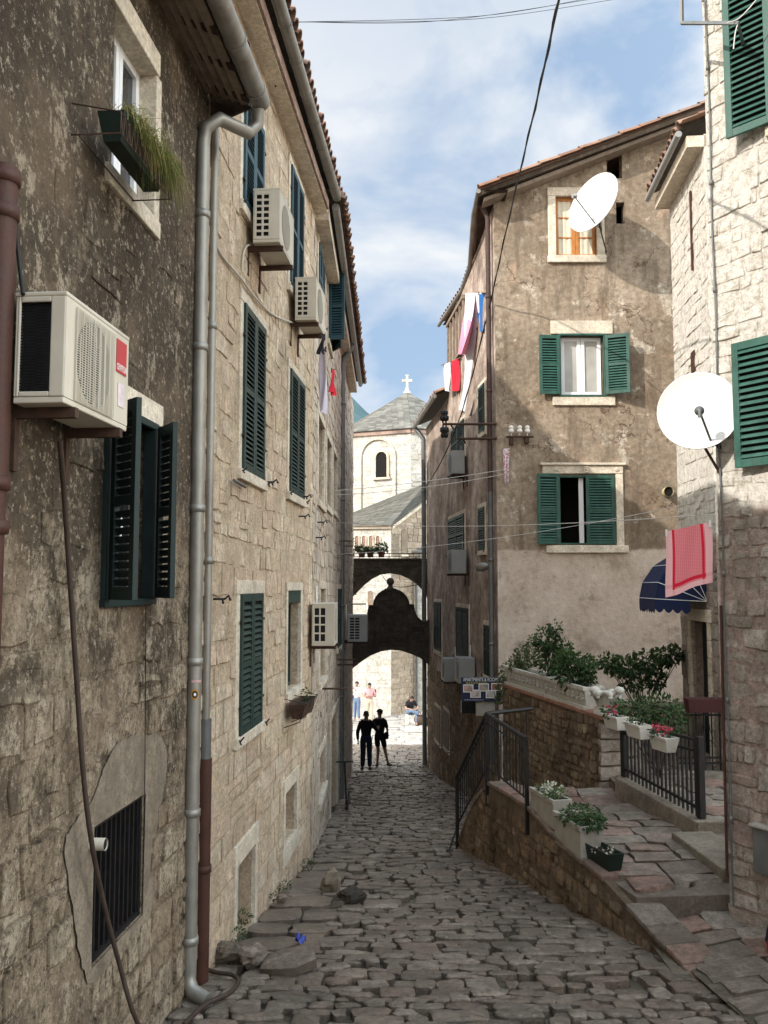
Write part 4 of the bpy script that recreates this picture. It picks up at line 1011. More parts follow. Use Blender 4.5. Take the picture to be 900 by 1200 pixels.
mb = MB(); a, b, c, e = n_sh2; surround(mb, fN, n_sh2, .1); room(mb, fN, n_sh2, .22, 1); w = mb.build('window', [M_trim, M_inside], H7, bevel=.008)
sash(w, fN, n_sh2, -.12, M_pvc, M_glass)
fr = Fr(fN.P(a, .05, c), -fN.a); fr.n = fN.n.copy(); fr.a = (-fN.a + fN.n * .10).normalized(); lfN = leaf(w, fr, .47, e - c, M_greenlit, .062, 'bright green louvred leaf folded back against the white wall', mid=False)
mb = MB(); a, b, c, e = n_s1r; surround(mb, fN, n_s1r, .1); mb.box(fN, a, b, -.02, .006, c, e, 1); w = mb.build('window', [M_trim, M_inside], H7, bevel=.008)
fr = Fr(fN.P(a, .05, c), -fN.a); fr.n = fN.n.copy(); fr.a = (-fN.a + fN.n * .22).normalized(); leaf(w, fr, .46, e - c, M_greenlit, .062, mid=False)
fr = Fr(fN.P(b, .05, c), -fN.a); fr.n = fN.n.copy(); leaf(w, Fr(fN.P(a + .02, .02, c), fN.a, fN.n), .46, e - c, M_greenlit, .062, mid=False)
u, z = fN.hit(866, 484, .1); mb = MB(); mb.box(fN, u - .05, u + .03, .09, .12, z - .015, z + .015); mb.build('shutter_catch', M_iron, H7)
# conduit running down the corner
mb = MB(); cpts = [fN.P(.07 + .006 * math.sin(z * 3), .03, z) for z in [7.5 - .35 * i for i in range(31)]]
mb.tube(cpts, .009, 6); 
for z in (6.6, 5.2, 4.0, 2.9, 1.4, .1, -1.1, -2.2): mb.lathe(fN.P(.07, .03, z), [(.0, -.03), (.018, -.025), (.018, .025), (0, .03)], 8)
mb.tube([fN.P(.02, .02, -.2), fN.P(.01, .025, -1.6), fN.P(.0, .025, -2.75)], .013, 6, 1)
mb.build('conduit', [M_galvdark, M_redpipe], H7)
mb = MB(); u, z = fN.hit(882, 968, .06); u2, z2 = fN.hit(884, 1022, .06)
mb.box(fN, u, u + .5, -.02, .07, z2, z, 0); mb.box(fN, u - .02, u + .52, -.02, .10, z, z + .025, 1); mb.build('meter_box', [M_galvdark, M_concrete], H7, bevel=.008)
mb = MB(); mb.prism([fN.P(-.2, .5, 8.1), fN.P(LN, .5, 8.1), fN.P(LN, -3, 9.2), fN.P(-.2, -3, 9.2)], (0, 0, .08)); mb.build('roof', M_tile, H7)
# ================================================================== rear wing with the awning
H6 = thing('house_wing', 'narrow white wing with a small gutter and a door, behind the near right house', 'house', (6.2, 14.5, -3))
d6 = (f6.hit(813, 800)[0], f6.hit(832, 800)[0], -2.74, f6.hit(820, 728)[1]); E6 = 7.0
mb = MB(); wall_sheet(mb, f6, 0, L6 + .1, -3.2, E6, [d6], .25, 0)
mb.quad(f6.P(0, 0, -3.2), f6.P(0, -4, -3.2), f6.P(0, -4, E6 + .4), f6.P(0, 0, E6), 0, (.5, .5, .5)); mb.quad(f6.P(L6 + .1, 0, -3.2), f6.P(L6 + .1, -4, -3.2), f6.P(L6 + .1, -4, E6 + .4), f6.P(L6 + .1, 0, E6), 0, (.5, .5, .5))
masonry(mb, f6, 0, L6 + .1, -3.2, E6 - .05, [(d6[0] - .25, d6[1] + .2, d6[2], d6[3] + .2)], (.18, .3), (.2, .42), (.0, .014), .014, .014, 0, 62, quoin=True)
mb.build('wall', M_NB, H6)
mb = MB(); a, b, c, e = d6
for k in range(8):
    z0 = c + (e - c) * k / 8; h = (e - c) / 8 - .008
    mb.box(f6, a - .25 + .06 * (k % 2), a, -.05, .03, z0, z0 + h); mb.box(f6, b, b + .2 - .05 * (k % 2), -.05, .03, z0, z0 + h)
mb.box(f6, a - .26, b + .22, -.05, .032, e, e + .2); mb.box(f6, a, b, -.22, -.16, c, e, 1)
o = mb.build('door', [M_trim, M_greendark], H6, bevel=.008)
up6 = V((.9, .08, .38)).normalized()
mb = MB(); P0, P1 = f6.P(-.05, .36, E6 + .15), f6.P(L6 + .1, .36, E6 + .15); tiles(mb, P0, P1, up6, 2.4); mb.prism([P0, P1, P1 + up6 * 2.4, P0 + up6 * 2.4], (0, 0, -.06), 1)
mb.build('roof', [M_tile, M_oldwood], H6)
mb = MB(); mb.box(f6, -.03, L6 + .1, -.05, .26, E6 - .2, E6 - .02); mb.build('cornice', M_trim, H6)
mb = MB(); mb.tube([f6.P(-.07, .38, E6 + .02), f6.P(L6 + .1, .38, E6 + .02)], .052, 12); mb.build('gutter', M_acgrey, H6)
mb = MB(); u, z = f6.hit(808, 225, .03); u2, z2 = f6.hit(810, 318, .03); mb.box(f6, u, u + .05, .01, .04, z2, z); mb.build('iron_strip', M_redpipe, H6); mb = MB(); u, z = f6.hit(812, 424, .02)
mb.box(f6, u - .10, u + .10, .0, .03, z - .17, z + .17); mb.build('wall_vent', M_redpipe, H6)
# ------------------------------------------------------------------ church beyond the arches
CH = thing('church', 'bright limestone church with an octagonal stone roofed tower and cross, beyond the arches', 'church', (1.4, 46, -6.4))
c8 = V((1.4, 55, 0)); R8 = 5.2
oct_ = [(1.54 + R8 * math.sin(R(45 * k)), 55 - R8 * math.cos(R(45 * k))) for k in range(8)]
mb = MB(); zt = 8.85
for k in range(8):
    a, b = oct_[k], oct_[(k + 1) % 8]; mb.quad((a[0], a[1], -6.4), (b[0], b[1], -6.4), (b[0], b[1], zt), (a[0], a[1], zt), 0, (.5, .5, .5))
fT = Fr(oct_[7], (oct_[0][0] - oct_[7][0], oct_[0][1] - oct_[7][1])); LT = (V(oct_[0]) - V(oct_[7])).length
fT2 = Fr(oct_[0], (oct_[1][0] - oct_[0][0], oct_[1][1] - oct_[0][1]))
wq = fT.rect(441, 454, 530, 560); wz = (wq[0], wq[1], wq[2] - .15, wq[3] + .25)
masonry(mb, fT, 0, LT, 0, zt, [wz], (.22, .34), (.35, .7), (.0, .006), .008, .008, 0, 71, quoin=True, wob=0); masonry(mb, fT2, 0, LT, 0, zt, [], (.22, .34), (.35, .7), (.0, .03), .014, .012, 0, 72, quoin=True, wob=0)
mb.build('tower', M_church, CH)
# blind arch, window
mb = MB(); ua = fT.hit(422, 600)[0]; ub = ua + 2 * (fT.hit(443, 600)[0] - ua); um = (ua + ub) / 2; ra = (ub - ua) / 2; zs = fT.hit(430, 512)[1] - ra - .1
pts = [fT.P(ua, .03, 1)] + [fT.P(um - ra * math.cos(math.pi * i / 16), .03, zs + ra * math.sin(math.pi * i / 16)) for i in range(17)] + [fT.P(ub, .03, 1)]
for i in range(len(pts) - 1):
    a, b = pts[i], pts[i + 1]; nn = (b - a).normalized().cross(fT.n) * .11
    mb.prism([a, b, b + nn, a + nn], fT.n * .09)
o = mb.build('blind_arch', M_trim, CH)
mb = MB(); a, b, c, e = wq; m_ = (a + b) / 2; rr = (b - a) / 2
pl = [(a, c)] + [(m_ - rr * math.cos(math.pi * i / 10), e - rr + rr * math.sin(math.pi * i / 10)) for i in range(11)] + [(b, c)]
mb.prism([fT.P(u, .015, z) for u, z in pl], fT.n * .03, 1)
for i in range(len(pl) - 1):
    p, q = V((pl[i][0], pl[i][1], 0)), V((pl[i + 1][0], pl[i + 1][1], 0)); k = 1.35
    mb.prism([fT.P(p.x, .0, p.y), fT.P(q.x, 0, q.y), fT.P(m_ + (q.x - m_) * k, 0, q.y + (.08 if q.y > e - rr - .01 else 0)), fT.P(m_ + (p.x - m_) * k, 0, p.y + (.08 if p.y > e - rr - .01 else 0))], fT.n * .12, 0)
mb.box(fT, a - .2, b + .2, 0, .16, c - .12, c, 0)
mb.build('window', [M_trim, M_inside], CH)
# tower roof in stone shingles
mb = MB(); apex = V((1.45, 55, 12.05)); n = 26
for k in range(8):
    a, b = [V((1.54 + (p[0] - 1.54) * 1.045, 55 + (p[1] - 55) * 1.045, zt - .02)) for p in (oct_[k], oct_[(k + 1) % 8])]
    for i in range(n):
        f0, f1_ = i / n, (i + 1) / n; a0, b0 = a.lerp(apex, f0), b.lerp(apex, f0); a1, b1 = a.lerp(apex, f1_), b.lerp(apex, f1_); m_ = max(1, int((b0 - a0).length / .36)); lift = V((0, 0, .035))
        for j in range(m_):
            g = (j + .02) / m_, (j + .98) / m_
            q = [a0.lerp(b0, g[0]) + lift, a0.lerp(b0, g[1]) + lift, a1.lerp(b1, g[1]) + V((0, 0, .01)), a1.lerp(b1, g[0]) + V((0, 0, .01))]
            mb.prism(q, (0, 0, -.05))
mb.add([V((1.54 + (p[0] - 1.54) * 1.04, 55 + (p[1] - 55) * 1.04, zt - .06)) for p in oct_] + [apex - V((0, 0, .1))], [(k, (k + 1) % 8, 8) for k in range(8)] + [tuple(range(8))])
mb.build('roof', M_slate, CH)
mb = MB()
for k in range(8):
    a, b = [V((1.54 + (p[0] - 1.54) * 1.0, 55 + (p[1] - 55) * 1.0, 0)) for p in (oct_[k], oct_[(k + 1) % 8])]
    fq = Fr(a, b - a); mb.box(fq, 0, (b - a).length, 0, .12, zt - .28, zt - .07)
mb.build('cornice', stone('rosy_cornice', [(.42, .30, .25), (.48, .36, .30)]), CH)
mb = MB(); cz = 12.0; cy = 55
mb.lathe((1.45, cy, cz - .05), [(.22, 0), (.22, .12), (.12, .22), (.10, .4)], 12)
cw = Fr((1.45, cy, cz + .3), (1, 0)); mb.box(cw, -.075, .075, -.07, .07, 0, .80); mb.box(cw, -.27, -.077, -.07, .07, .40, .56); mb.box(cw, .077, .27, -.07, .07, .40, .56)
mb.box(cw, -.11, .11, -.075, .075, .76, .85); mb.box(cw, -.32, -.26, -.075, .075, .37, .59); mb.box(cw, .26, .32, -.075, .075, .37, .59)
mb.build('cross', M_church, CH)
# apse below: lit face, shaded face
A0 = V((.33, 41, 0)); fa = Fr((-8, 42.4), (8.33, -1.4)); La = (V((.33, 41, 0)) - V((-8, 42.4, 0))).length
fb = Fr((.33, 41), (.68, .73)); fc = Fr((1.42, 42.17), (1, 0)); ze = 2.72
mb = MB(); wins = [f for f in ()]
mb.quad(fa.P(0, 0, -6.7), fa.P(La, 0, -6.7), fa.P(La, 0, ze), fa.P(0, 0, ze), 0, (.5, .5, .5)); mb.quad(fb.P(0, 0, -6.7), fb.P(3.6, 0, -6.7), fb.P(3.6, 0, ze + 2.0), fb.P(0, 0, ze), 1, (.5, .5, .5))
mb.quad(fc.P(0, 0, -6.7), fc.P(7, 0, -6.7), fc.P(7, 0, 1.5), fc.P(0, 0, 1.5), 0, (.5, .5, .5))
nic = [fb.rect(459, 467, 626, 652, ref=459), fb.rect(470, 477, 620, 650, ref=470)]
masonry(mb, fa, La - 2.6, La, -6.7, ze, [(La - 2.4, La - .35, 1.2, 2.35)], (.24, .36), (.35, .75), (.0, .005), .007, .008, 0, 73, quoin=True, wob=0)
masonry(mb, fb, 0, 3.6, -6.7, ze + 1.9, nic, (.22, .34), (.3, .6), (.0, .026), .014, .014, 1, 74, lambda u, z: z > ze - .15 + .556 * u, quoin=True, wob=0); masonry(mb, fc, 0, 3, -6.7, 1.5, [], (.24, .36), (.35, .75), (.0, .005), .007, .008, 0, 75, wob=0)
mb.build('wall', [M_church, M_churchshade], CH)
mb = MB()                                                  # arcaded frieze under the eave
for i in range(7):
    u0 = La - .42 - i * .33 - .2; r_ = .085; z0 = 1.62; 
    pl = [(u0 - r_, z0)] + [(u0 - r_ * math.cos(math.pi * j / 8), z0 + .55 + r_ * math.sin(math.pi * j / 8)) for j in range(9)] + [(u0 + r_, z0)]
    mb.prism([fa.P(u, .004, z) for u, z in pl], fa.n * .012, 1)
    for j in range(len(pl) - 1):
        p, q = pl[j], pl[j + 1]; mb.prism([fa.P(p[0], 0, p[1]), fa.P(q[0], 0, q[1]), fa.P(u0 + (q[0] - u0) * 1.5, 0, q[1] + (.04 if q[1] > z0 + .5 else 0)), fa.P(u0 + (p[0] - u0) * 1.5, 0, p[1] + (.04 if p[1] > z0 + .5 else 0))], fa.n * .05, 0)
mb.box(fa, La - 2.6, La + .0, 0, .12, ze - .14, ze, 0); mb.prism([fb.P(0, 0, ze - .16), fb.P(3.6, 0, ze + 1.84), fb.P(3.6, 0, ze + 2), fb.P(0, 0, ze)], fb.n * .12, 0)
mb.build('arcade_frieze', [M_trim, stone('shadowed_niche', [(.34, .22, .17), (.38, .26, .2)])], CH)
mb = MB()
for (a, b, c, e) in nic:
    m_ = (a + b) / 2; rr = (b - a) / 2; pl = [(a, c)] + [(m_ - rr * math.cos(math.pi * i / 8), e - rr + rr * math.sin(math.pi * i / 8)) for i in range(9)] + [(b, c)]
    mb.prism([fb.P(u, .0, z) for u, z in pl], fb.n * .03, 1); mb.box(fb, a - .06, b + .06, 0, .08, c - .1, c, 0)
mb.build('window', [M_trim, M_cement], CH)
mb = MB(); tz = 5.6                                        # shingled apse roof climbing to the tower
def shing(p0, p1, q1, q0, n, w):
    for i in range(n):
        f0, f1_ = i / n, (i + 1) / n; a0, b0, a1, b1 = p0.lerp(q0, f0), p1.lerp(q1, f0), p0.lerp(q0, f1_), p1.lerp(q1, f1_); m_ = max(1, int((b0 - a0).length / w))
        for j in range(m_):
            g = (j + .02) / m_, (j + .98) / m_; mb.prism([a0.lerp(b0, g[0]) + V((0, 0, .05)), a0.lerp(b0, g[1]) + V((0, 0, .05)), a1.lerp(b1, g[1]) + V((0, 0, .01)), a1.lerp(b1, g[0]) + V((0, 0, .01))], (0, 0, -.05))
e0, e1, e2 = fa.P(0, .2, ze), V((.33, 40.75, ze)), fb.P(3.8, .2, ze)
tp = V((1.6, 49.6, 6.0)); tl = V((-8, 49.6, 5.4)); tr = V((4.4, 50.2, 5.4))
t1 = at(500, 566, 49.5)
e0 = fa.P(La - 4.6, .2, ze); shing(e0, e1, V((2.4, 49.4, t1.z)), V((-4.2, 49.4, 2.95)), 34, .42); shing(e1, fb.P(3.7, .15, ze + 2.05), V((4.6, 50, 7.0)), V((2.4, 49.4, t1.z)), 34, .42)
o = mb.build('roof', M_slate, CH); o['label'] = 'grey stone shingle roof over the apse'
mb = MB(); q0, q1 = fc.P(-.1, .2, 1.5), fc.P(7, .2, 1.5); shing(q0, q1, q1 + V((0, 1.6, .75)), q0 + V((0, 1.6, .75)), 5, .45); o = mb.build('roof', M_slate, CH); o['label'] = 'small low lean-to roof at the right of the apse'
mb = MB(); x = at(488, 700, 42).x
mb.tube([(x, 42.05, 1.3), (x, 42.05, -6.4)], .055, 10); mb.build('drainpipe', M_galvdark, CH)
# window seen through the upper arch
mb = MB(); q = fa.rect(431, 437, 692, 710); a, b, c, e = q; m_ = (a + b) / 2; rr = (b - a) / 2
mb.prism([fa.P(u, 0, z) for u, z in [(a, c)] + [(m_ - rr * math.cos(math.pi * i / 8), e - rr + rr * math.sin(math.pi * i / 8)) for i in range(9)] + [(b, c)]], fa.n * .03); mb.build('window', stone('brown_reveal', [(.3, .22, .16), (.34, .26, .2)]), CH)
# ------------------------------------------------------------------ plants
def leafcloud(mb, c, rad, n, size=.06, m=0, r=rnd, squash=1.0, droop=0.3, hollow=.35, leafw=.55):
    c = V(c)
    for _ in range(n):
        d = V((r.gauss(0, 1), r.gauss(0, 1), r.gauss(0, 1))).normalized(); k = (hollow + (1 - hollow) * r.random() ** .6)
        p = c + V((d.x * rad[0] * k, d.y * rad[1] * k, d.z * rad[2] * k))
        a = (d + V((r.uniform(-.7, .7), r.uniform(-.7, .7), r.uniform(-.7, .4) - droop))).normalized(); s = size * r.uniform(.6, 1.3)
        b = a.cross(V((r.uniform(-1, 1), r.uniform(-1, 1), r.uniform(-.2, 1)))).normalized() * s * leafw * .5
        q = a.cross(b).normalized() * s * .12
        t = (min(1, max(0, .45 * r.random() + .55 * (.5 + .5 * d.z * .6 + .2 * r.uniform(-1, 1)))), r.random(), 0)
        mb.add([p, p + a * s * .45 + b + q, p + a * s, p + a * s * .45 - b + q], [(0, 1, 2), (0, 2, 3)], m, t)
def stems(mb, base, tips, r0=.012, m=0):
    for t in tips:
        b = V(base); t = V(t); mid = b.lerp(t, .5) + V((rnd.uniform(-.05, .05), rnd.uniform(-.05, .05), .04)); mb.tube([b, mid, t], [r0, r0 * .7, r0 * .35], 5, m)
def bush(name, label, cat, base, clouds, n=260, size=.06, mat=None, group=None, flowers=None, stemr=.012, **kw):
    t = thing(name, label, cat, base, group); mb = MB(); base = V(base)
    for c, rad in clouds: leafcloud(mb, base + V(c), rad, int(n * rad[0] * rad[2] / .05), size, 0, **kw)
    mb.build('foliage', mat or M_leaf, t, recalc=False)
    mb = MB(); stems(mb, base - V((0, 0, .05)), [base + V(c) + V((rnd.uniform(-.5, .5) * rad[0], 0, rnd.uniform(-.2, .5) * rad[2])) for c, rad in clouds for _ in range(3)], stemr); mb.build('stem', M_stem, t)
    if flowers:
        for k in range(flowers[0]):
            c, rad = rnd.choice(clouds); p = base + V(c) + V((rnd.uniform(-.9, .9) * rad[0], -rad[1] * rnd.uniform(.4, 1), rnd.uniform(-.2, 1) * rad[2])); mb = MB(); leafcloud(mb, p, (.028, .028, .022), 16, .034, 0, hollow=.6, leafw=.9); mb.build('flower', flowers[1], t, recalc=False)
    return t
# ------------------------------------------------------------------ air conditioners
def text_mesh(s, size, mat, fr, u, d, z, parent, name='lettering', width=None):
    cu = bpy.data.curves.new('lettering', 'FONT'); cu.body = s; cu.size = size; cu.extrude = .0008
    o = bpy.data.objects.new('lettering', cu); COL.objects.link(o); bpy.context.view_layer.update()
    me = bpy.data.meshes.new_from_object(o.evaluated_get(bpy.context.evaluated_depsgraph_get())); bpy.data.objects.remove(o)
    xs = [v.co.x for v in me.vertices]; k = (width / (max(xs) - min(xs))) if width else 1
    mb = MB(); mb.add([fr.P(u + (v.co.x - min(xs)) * k, d + v.co.z + .0008, z + v.co.y) for v in me.vertices], [tuple(p.vertices) for p in me.polygons])
    return mb.build(name, mat, parent)
def air_con(label, fr, u0, w, d0, d1, z0, h, mat=None, style='fan', group='air conditioner units on the house walls', endgrid=True, pipe=True):
    """outdoor unit hung on wall frame fr; u0..u0+w along the wall, front at d1"""
    mat = mat or M_acwhite; u1 = u0 + w; z1 = z0 + h
    t = thing('air_conditioner', label, 'air conditioner', fr.P((u0 + u1) / 2, (d0 + d1) / 2, z0 - .06), group)
    near = -1 if fr.a.y > 0 else 1                                  # which end looks back up the street
    un = u0 if near < 0 else u1
    mb = MB(); e = .012
    mb.box(fr, u0, u1, d0, d1, z1 - .022, z1)                       # lid
    mb.box(fr, u0 + .004, u1 - .004, d0 + .004, d1 - .004, z0, z0 + .03)
    mb.box(fr, u0 + .004, u1 - .004, d0 + .004, d0 + .016, z0 + .03, z1 - .022)
    # front panel with a round opening
    rad = min(h * .40, w * .33); fc = u0 + (w * .42 if near < 0 else w * .58); zc = z0 + h * .49
    n = 32; ring = [(fc + rad * math.cos(2 * math.pi * i / n), zc + rad * math.sin(2 * math.pi * i / n)) for i in range(n)]
    tri_sheet(mb, [[(u0 + .004, z0 + .03), (u1 - .004, z0 + .03), (u1 - .004, z1 - .022), (u0 + .004, z1 - .022)], ring], lambda a, b: fr.P(a, d1 - .003, b))
    for i in range(n):
        a, b = ring[i], ring[(i + 1) % n]; mb.quad(fr.P(a[0], d1 - .003, a[1]), fr.P(b[0], d1 - .003, b[1]), fr.P(b[0], d1 - .06, b[1]), fr.P(a[0], d1 - .06, a[1]))
    # ends: the near one is a coil frame or a slotted panel
    uf = u1 if near < 0 else u0
    mb.box(fr, uf - .002 if near > 0 else uf - .014, uf + .014 if near > 0 else uf + .002 - .004, d0 + .016, d1 - .005, z0 + .03, z1 - .022)
    s0, s1 = (un, un + .012) if near < 0 else (un - .012, un)
    dw = d1 - d0
    if endgrid == 'coil':
        mb.box(fr, s0, s1, d0 + .016, d0 + .03, z0 + .03, z1 - .022); mb.box(fr, s0, s1, d0 + dw * .70, d1 - .004, z0 + .03, z1 - .022)
        mb.box(fr, s0, s1, d0 + .03, d0 + dw * .70, z1 - .05, z1 - .022); mb.box(fr, s0, s1, d0 + .03, d0 + dw * .70, z0 + .03, z0 + .055)
    elif endgrid:
        g0, g1 = d0 + dw * .10, d0 + dw * .62; mb.box(fr, s0, s1, d0 + .016, g0, z0 + .03, z1 - .022); mb.box(fr, s0, s1, g1, d1 - .004, z0 + .03, z1 - .022)
        nc, nr = 2, max(4, int(h / .075)) if endgrid == 1 or endgrid is True else 4
        for k in range(nc + 1): q = g0 + (g1 - g0) * k / nc; mb.box(fr, s0 + .001, s1 - .001, q - .011, q + .011, z0 + .06, z1 - .06)
        for k in range(nr + 1): q = z0 + .055 + (h - .11) * k / nr; mb.box(fr, s0 + .002, s1 - .002, g0, g1, q - .012, q + .012)
        mb.box(fr, s0 + .0005, s1 - .0005, g0, g1, z1 - .06, z1 - .023); mb.box(fr, s0 + .0005, s1 - .0005, g0, g1, z0 + .03, z0 + .058)
    else: mb.box(fr, s0, s1, d0 + .016, d1 - .004, z0 + .03, z1 - .022)
    mb.build('casing', mat, t, bevel=.006)
    mb = MB(); mb.box(fr, u0 + .03, u1 - .03, d0 + .03, d1 - .07, z0 + .04, z1 - .03); mb.build('coil', M_coil, t)
    # fan guard: fine bars across the opening, fan behind
    mb = MB(); k = int(2 * rad / .017)
    for i in range(0 if endgrid == 'coil' else k):
        z = zc - rad + 2 * rad * (i + .5) / k; hw = math.sqrt(max(0, rad * rad - (z - zc) ** 2)); mb.box(fr, fc - hw, fc + hw, d1 - .004, d1 + .003, z - .0032, z + .0032)
    for i in range(7):
        u = fc - rad + 2 * rad * (i + .5) / 7; hh = math.sqrt(max(0, rad * rad - (u - fc) ** 2)); mb.box(fr, u - .004, u + .004, d1 + .0032, d1 + .006, zc - hh, zc + hh)
    if endgrid == 'coil':
        q0, q1, k0, k1 = fc - rad * 1.08, fc + rad * 1.12, zc - h * .42, zc + h * .42
        for i in range(38): z = k0 + (k1 - k0) * i / 37; mb.box(fr, q0, q1, d1 + .0032, d1 + .006, z - .0019, z + .0019)
        for i in range(8): u = q0 + (q1 - q0) * i / 7; mb.box(fr, u - .003, u + .003, d1 + .0062, d1 + .009, k0, k1)
    mb.build('fan_guard', mat, t)
    mb = MB(); mb.lathe(fr.P(fc, d1 - .055, zc), [(.0, .02), (.05, .018), (.06, 0)], 14, fr.n)
    for i in range(3):
        a = i * 2.094 + .4; p = [fr.P(fc + .05 * math.cos(a), d1 - .05, zc + .05 * math.sin(a)), fr.P(fc + rad * .9 * math.cos(a - .35), d1 - .058, zc + rad * .9 * math.sin(a - .35)), fr.P(fc + rad * .92 * math.cos(a + .35), d1 - .03, zc + rad * .92 * math.sin(a + .35)), fr.P(fc + .05 * math.cos(a + .8), d1 - .04, zc + .05 * math.sin(a + .8))]
        mb.prism(p, fr.n * .004)
    mb.build('fan', M_black, t)
    for u in (u0 + w * .15, u1 - w * .15):
        mb = MB(); mb.box(fr, u - .02, u + .02, .0, d1 + .01, z0 - .05, z0 - .002); mb.box(fr, u - .021, u + .021, .0, .02, z0 - .30, z0 - .05)
        mb.build('bracket', M_rust, t)
    if pipe:
        mb = MB(); us = uf; s = .06 if near < 0 else -.06
        mb.tube([fr.P(us + s * .2, d0 + .1, z0 + .12), fr.P(us + s, d0 + .05, z0 + .1), fr.P(us + s * 1.4, .03, z0 + .3), fr.P(us + s * 1.3, .025, z1 + .25)], .017, 7); mb.build('pipe', M_white, t)
    return t
# big unit on the dark wall
ua = f1.hit(77, 400, .30)[0]; ub = f1.hit(151, 440, .30)[0]; zb = f1.hit(82.5, 475, .30)[1]; zt = f1.hit(77, 339, .30)[1]
big = air_con('big cream air conditioner with a red brand panel on the dark wall, nearest unit', f1, ua, ub - ua, .05, .30, zb, zt - zb, endgrid='coil', pipe=False)
mb = MB(); w = ub - ua; h = zt - zb
mb.box(f1, ub - w * .23, ub - w * .05, .2985, .3012, zb + h * .56, zb + h * .90); mb.build('brand_panel', M_red, big, bevel=.003)
text_mesh('CRYPTON', .05, M_white, f1, ub - w * .222, .3013, zb + h * .585, big, 'lettering', w * .165)
mb = MB(); mb.box(f1, ub - w * .19, ub - w * .08, .2985, .3008, zb + h * .22, zb + h * .46); mb.build('label', simple('faded_label', (.62, .52, .54), .6), big)
mb = MB()
for i in range(30):
    for k in (0, 1):
        z = zb + .05 + (h - .1) * i / 30; a, b = (.055, .2); mb.tube([f1.P(ua + .012, a, z + (.0 if k else .018)), f1.P(ua + .012, b, z + (.018 if k else .0))], .0016, 4)
mb.build('wire_mesh', M_black, big)
# other units
def ac_at(label, fr, px, pyb, w, h, d0=.08, d1=.36, **kw):
    u, z = fr.hit(px, pyb, d0 + .02); return air_con(label, fr, u if fr.a.y > 0 else u - w, w, d0, d1, z, h, **kw)
ac_at('cream air conditioner high on the pale house beside the topmost window', f2, 298, 284, .78, .56, endgrid=1)
ac_at('cream air conditioner below the second top window of the pale house', f2, 347, 375, .78, .56, endgrid=1)
ac_at('white air conditioner with an eight hole end grid, low between the pale houses', f3, 366.5, 757, .8, .60, .03, .36, endgrid=4)
ac_at('air conditioner silhouetted left of the lower arch', f3, 408, 752, .8, .66, .10, .60, endgrid=1, mat=M_acgrey)
ac_at('upper grey air conditioner under the top alley window of the stucco house', f4s, 544, 555, .72, .56, .08, .40, endgrid=False, mat=M_acgrey)
ac_at('lower grey air conditioner under the middle alley window of the stucco house', f4s, 546, 672, .72, .56, .08, .44, endgrid=False, mat=M_acgrey)
ac_at('grey air conditioner just above the apartments sign, the nearer of two side by side', f4s, 556, 801, .62, .56, .05, .42, endgrid=False, mat=M_acgrey)
ac_at('grey air conditioner above the apartments sign, the farther of two side by side', f4s, 537.5, 799, .62, .56, .05, .42, endgrid=False, mat=M_acgrey)
# ------------------------------------------------------------------ cables and wires
def line(name, label, cat, pts, r, mat, group=None, n=6):
    mb = MB(); mb.tube(pts, r, n); return tag(mb.build(name, mat), label, cat, group)
H = lambda fr, px, py, d: fr.P(fr.hit(px, py, d)[0], d, fr.hit(px, py, d)[1])
gz = lambda x, y: V((x, y, ground(y) + .045))
pts = [H(f1, 70, 516, .16), H(f1, 76, 590, .10), H(f1, 82, 680, .08), H(f1, 90, 800, .07), H(f1, 97, 900, .08), H(f1, 107, 985, .10), H(f1, 122, 1060, .10), H(f1, 140, 1130, .13), H(f1, 160, 1196, .2)]
pts += [gz(-1.45, 5.95) + V((0, 0, .02)), gz(-1.25, 5.9), gz(-1.1, 6.05)]
def smooth(pts, k=5):
    out = []; P_ = [V(p) for p in pts]
    for i in range(len(P_) - 1):
        p0, p1, p2, p3 = P_[max(0, i - 1)], P_[i], P_[i + 1], P_[min(len(P_) - 1, i + 2)]
        for j in range(k):
            t = j / k; out.append(.5 * ((2 * p1) + (p2 - p0) * t + (2 * p0 - 5 * p1 + 4 * p2 - p3) * t * t + (3 * p1 - p0 - 3 * p2 + p3) * t ** 3))
    return out + [P_[-1]]
line('drain_hose', 'long brown hose hanging from the big air conditioner down the dark wall', 'hose', smooth(pts), .014, M_hose, n=8)
def gat(px, py):                      # ground point seen at a pixel
    r = ray(px, py); lo, hi = 3., 40.
    for _ in range(40):
        m = (lo + hi) / 2
        if r.z / r.y * m > ground(m): lo = m
        else: hi = m
    return V((r.x / r.y * lo, lo, ground(lo) + .05))
line('drain_hose', 'dark hose lying in a bend on the cobbles at the foot of the corner drainpipes', 'hose', smooth([gat(205, 1142), gat(207, 1128) + V((0, 0, .06)), gat(214, 1118) + V((0, 0, .10)), gat(228, 1138) + V((0, 0, .02)), gat(250, 1146), gat(272, 1150), gat(279, 1158), gat(268, 1172), gat(240, 1186), gat(215, 1210)]), .018, M_hose, n=8)
line('cable', 'thin dark cable running down to the top of the big air conditioner', 'cable', smooth([H(f1, 15, 232, .03), H(f1, 19, 275, .02), H(f1, 24, 320, .05), H(f1, 27, 345, .10)]), .010, M_cable)
line('cable', 'thin grey wire hanging straight above the barred cellar window', 'cable', [H(f1, 171, 700, .03), H(f1, 170.5, 820, .028), H(f1, 169.5, 930, .03)], .003, M_cable)
line('cable', 'cream cable swagged across the pale house to the second air conditioner', 'cable', smooth([H(f2, 252, 285, .02), H(f2, 262, 302, .02), H(f2, 283, 327, .03), H(f2, 300, 350, .03), H(f2, 322, 370, .03), H(f2, 348, 380, .04)]), .012, M_acwhite)
line('cable', 'cream cable looping below the topmost air conditioner', 'cable', smooth([H(f2, 303, 285, .05), H(f2, 290, 288, .03), H(f2, 285, 300, .02), H(f2, 284, 320, .02)]), .010, M_acwhite)
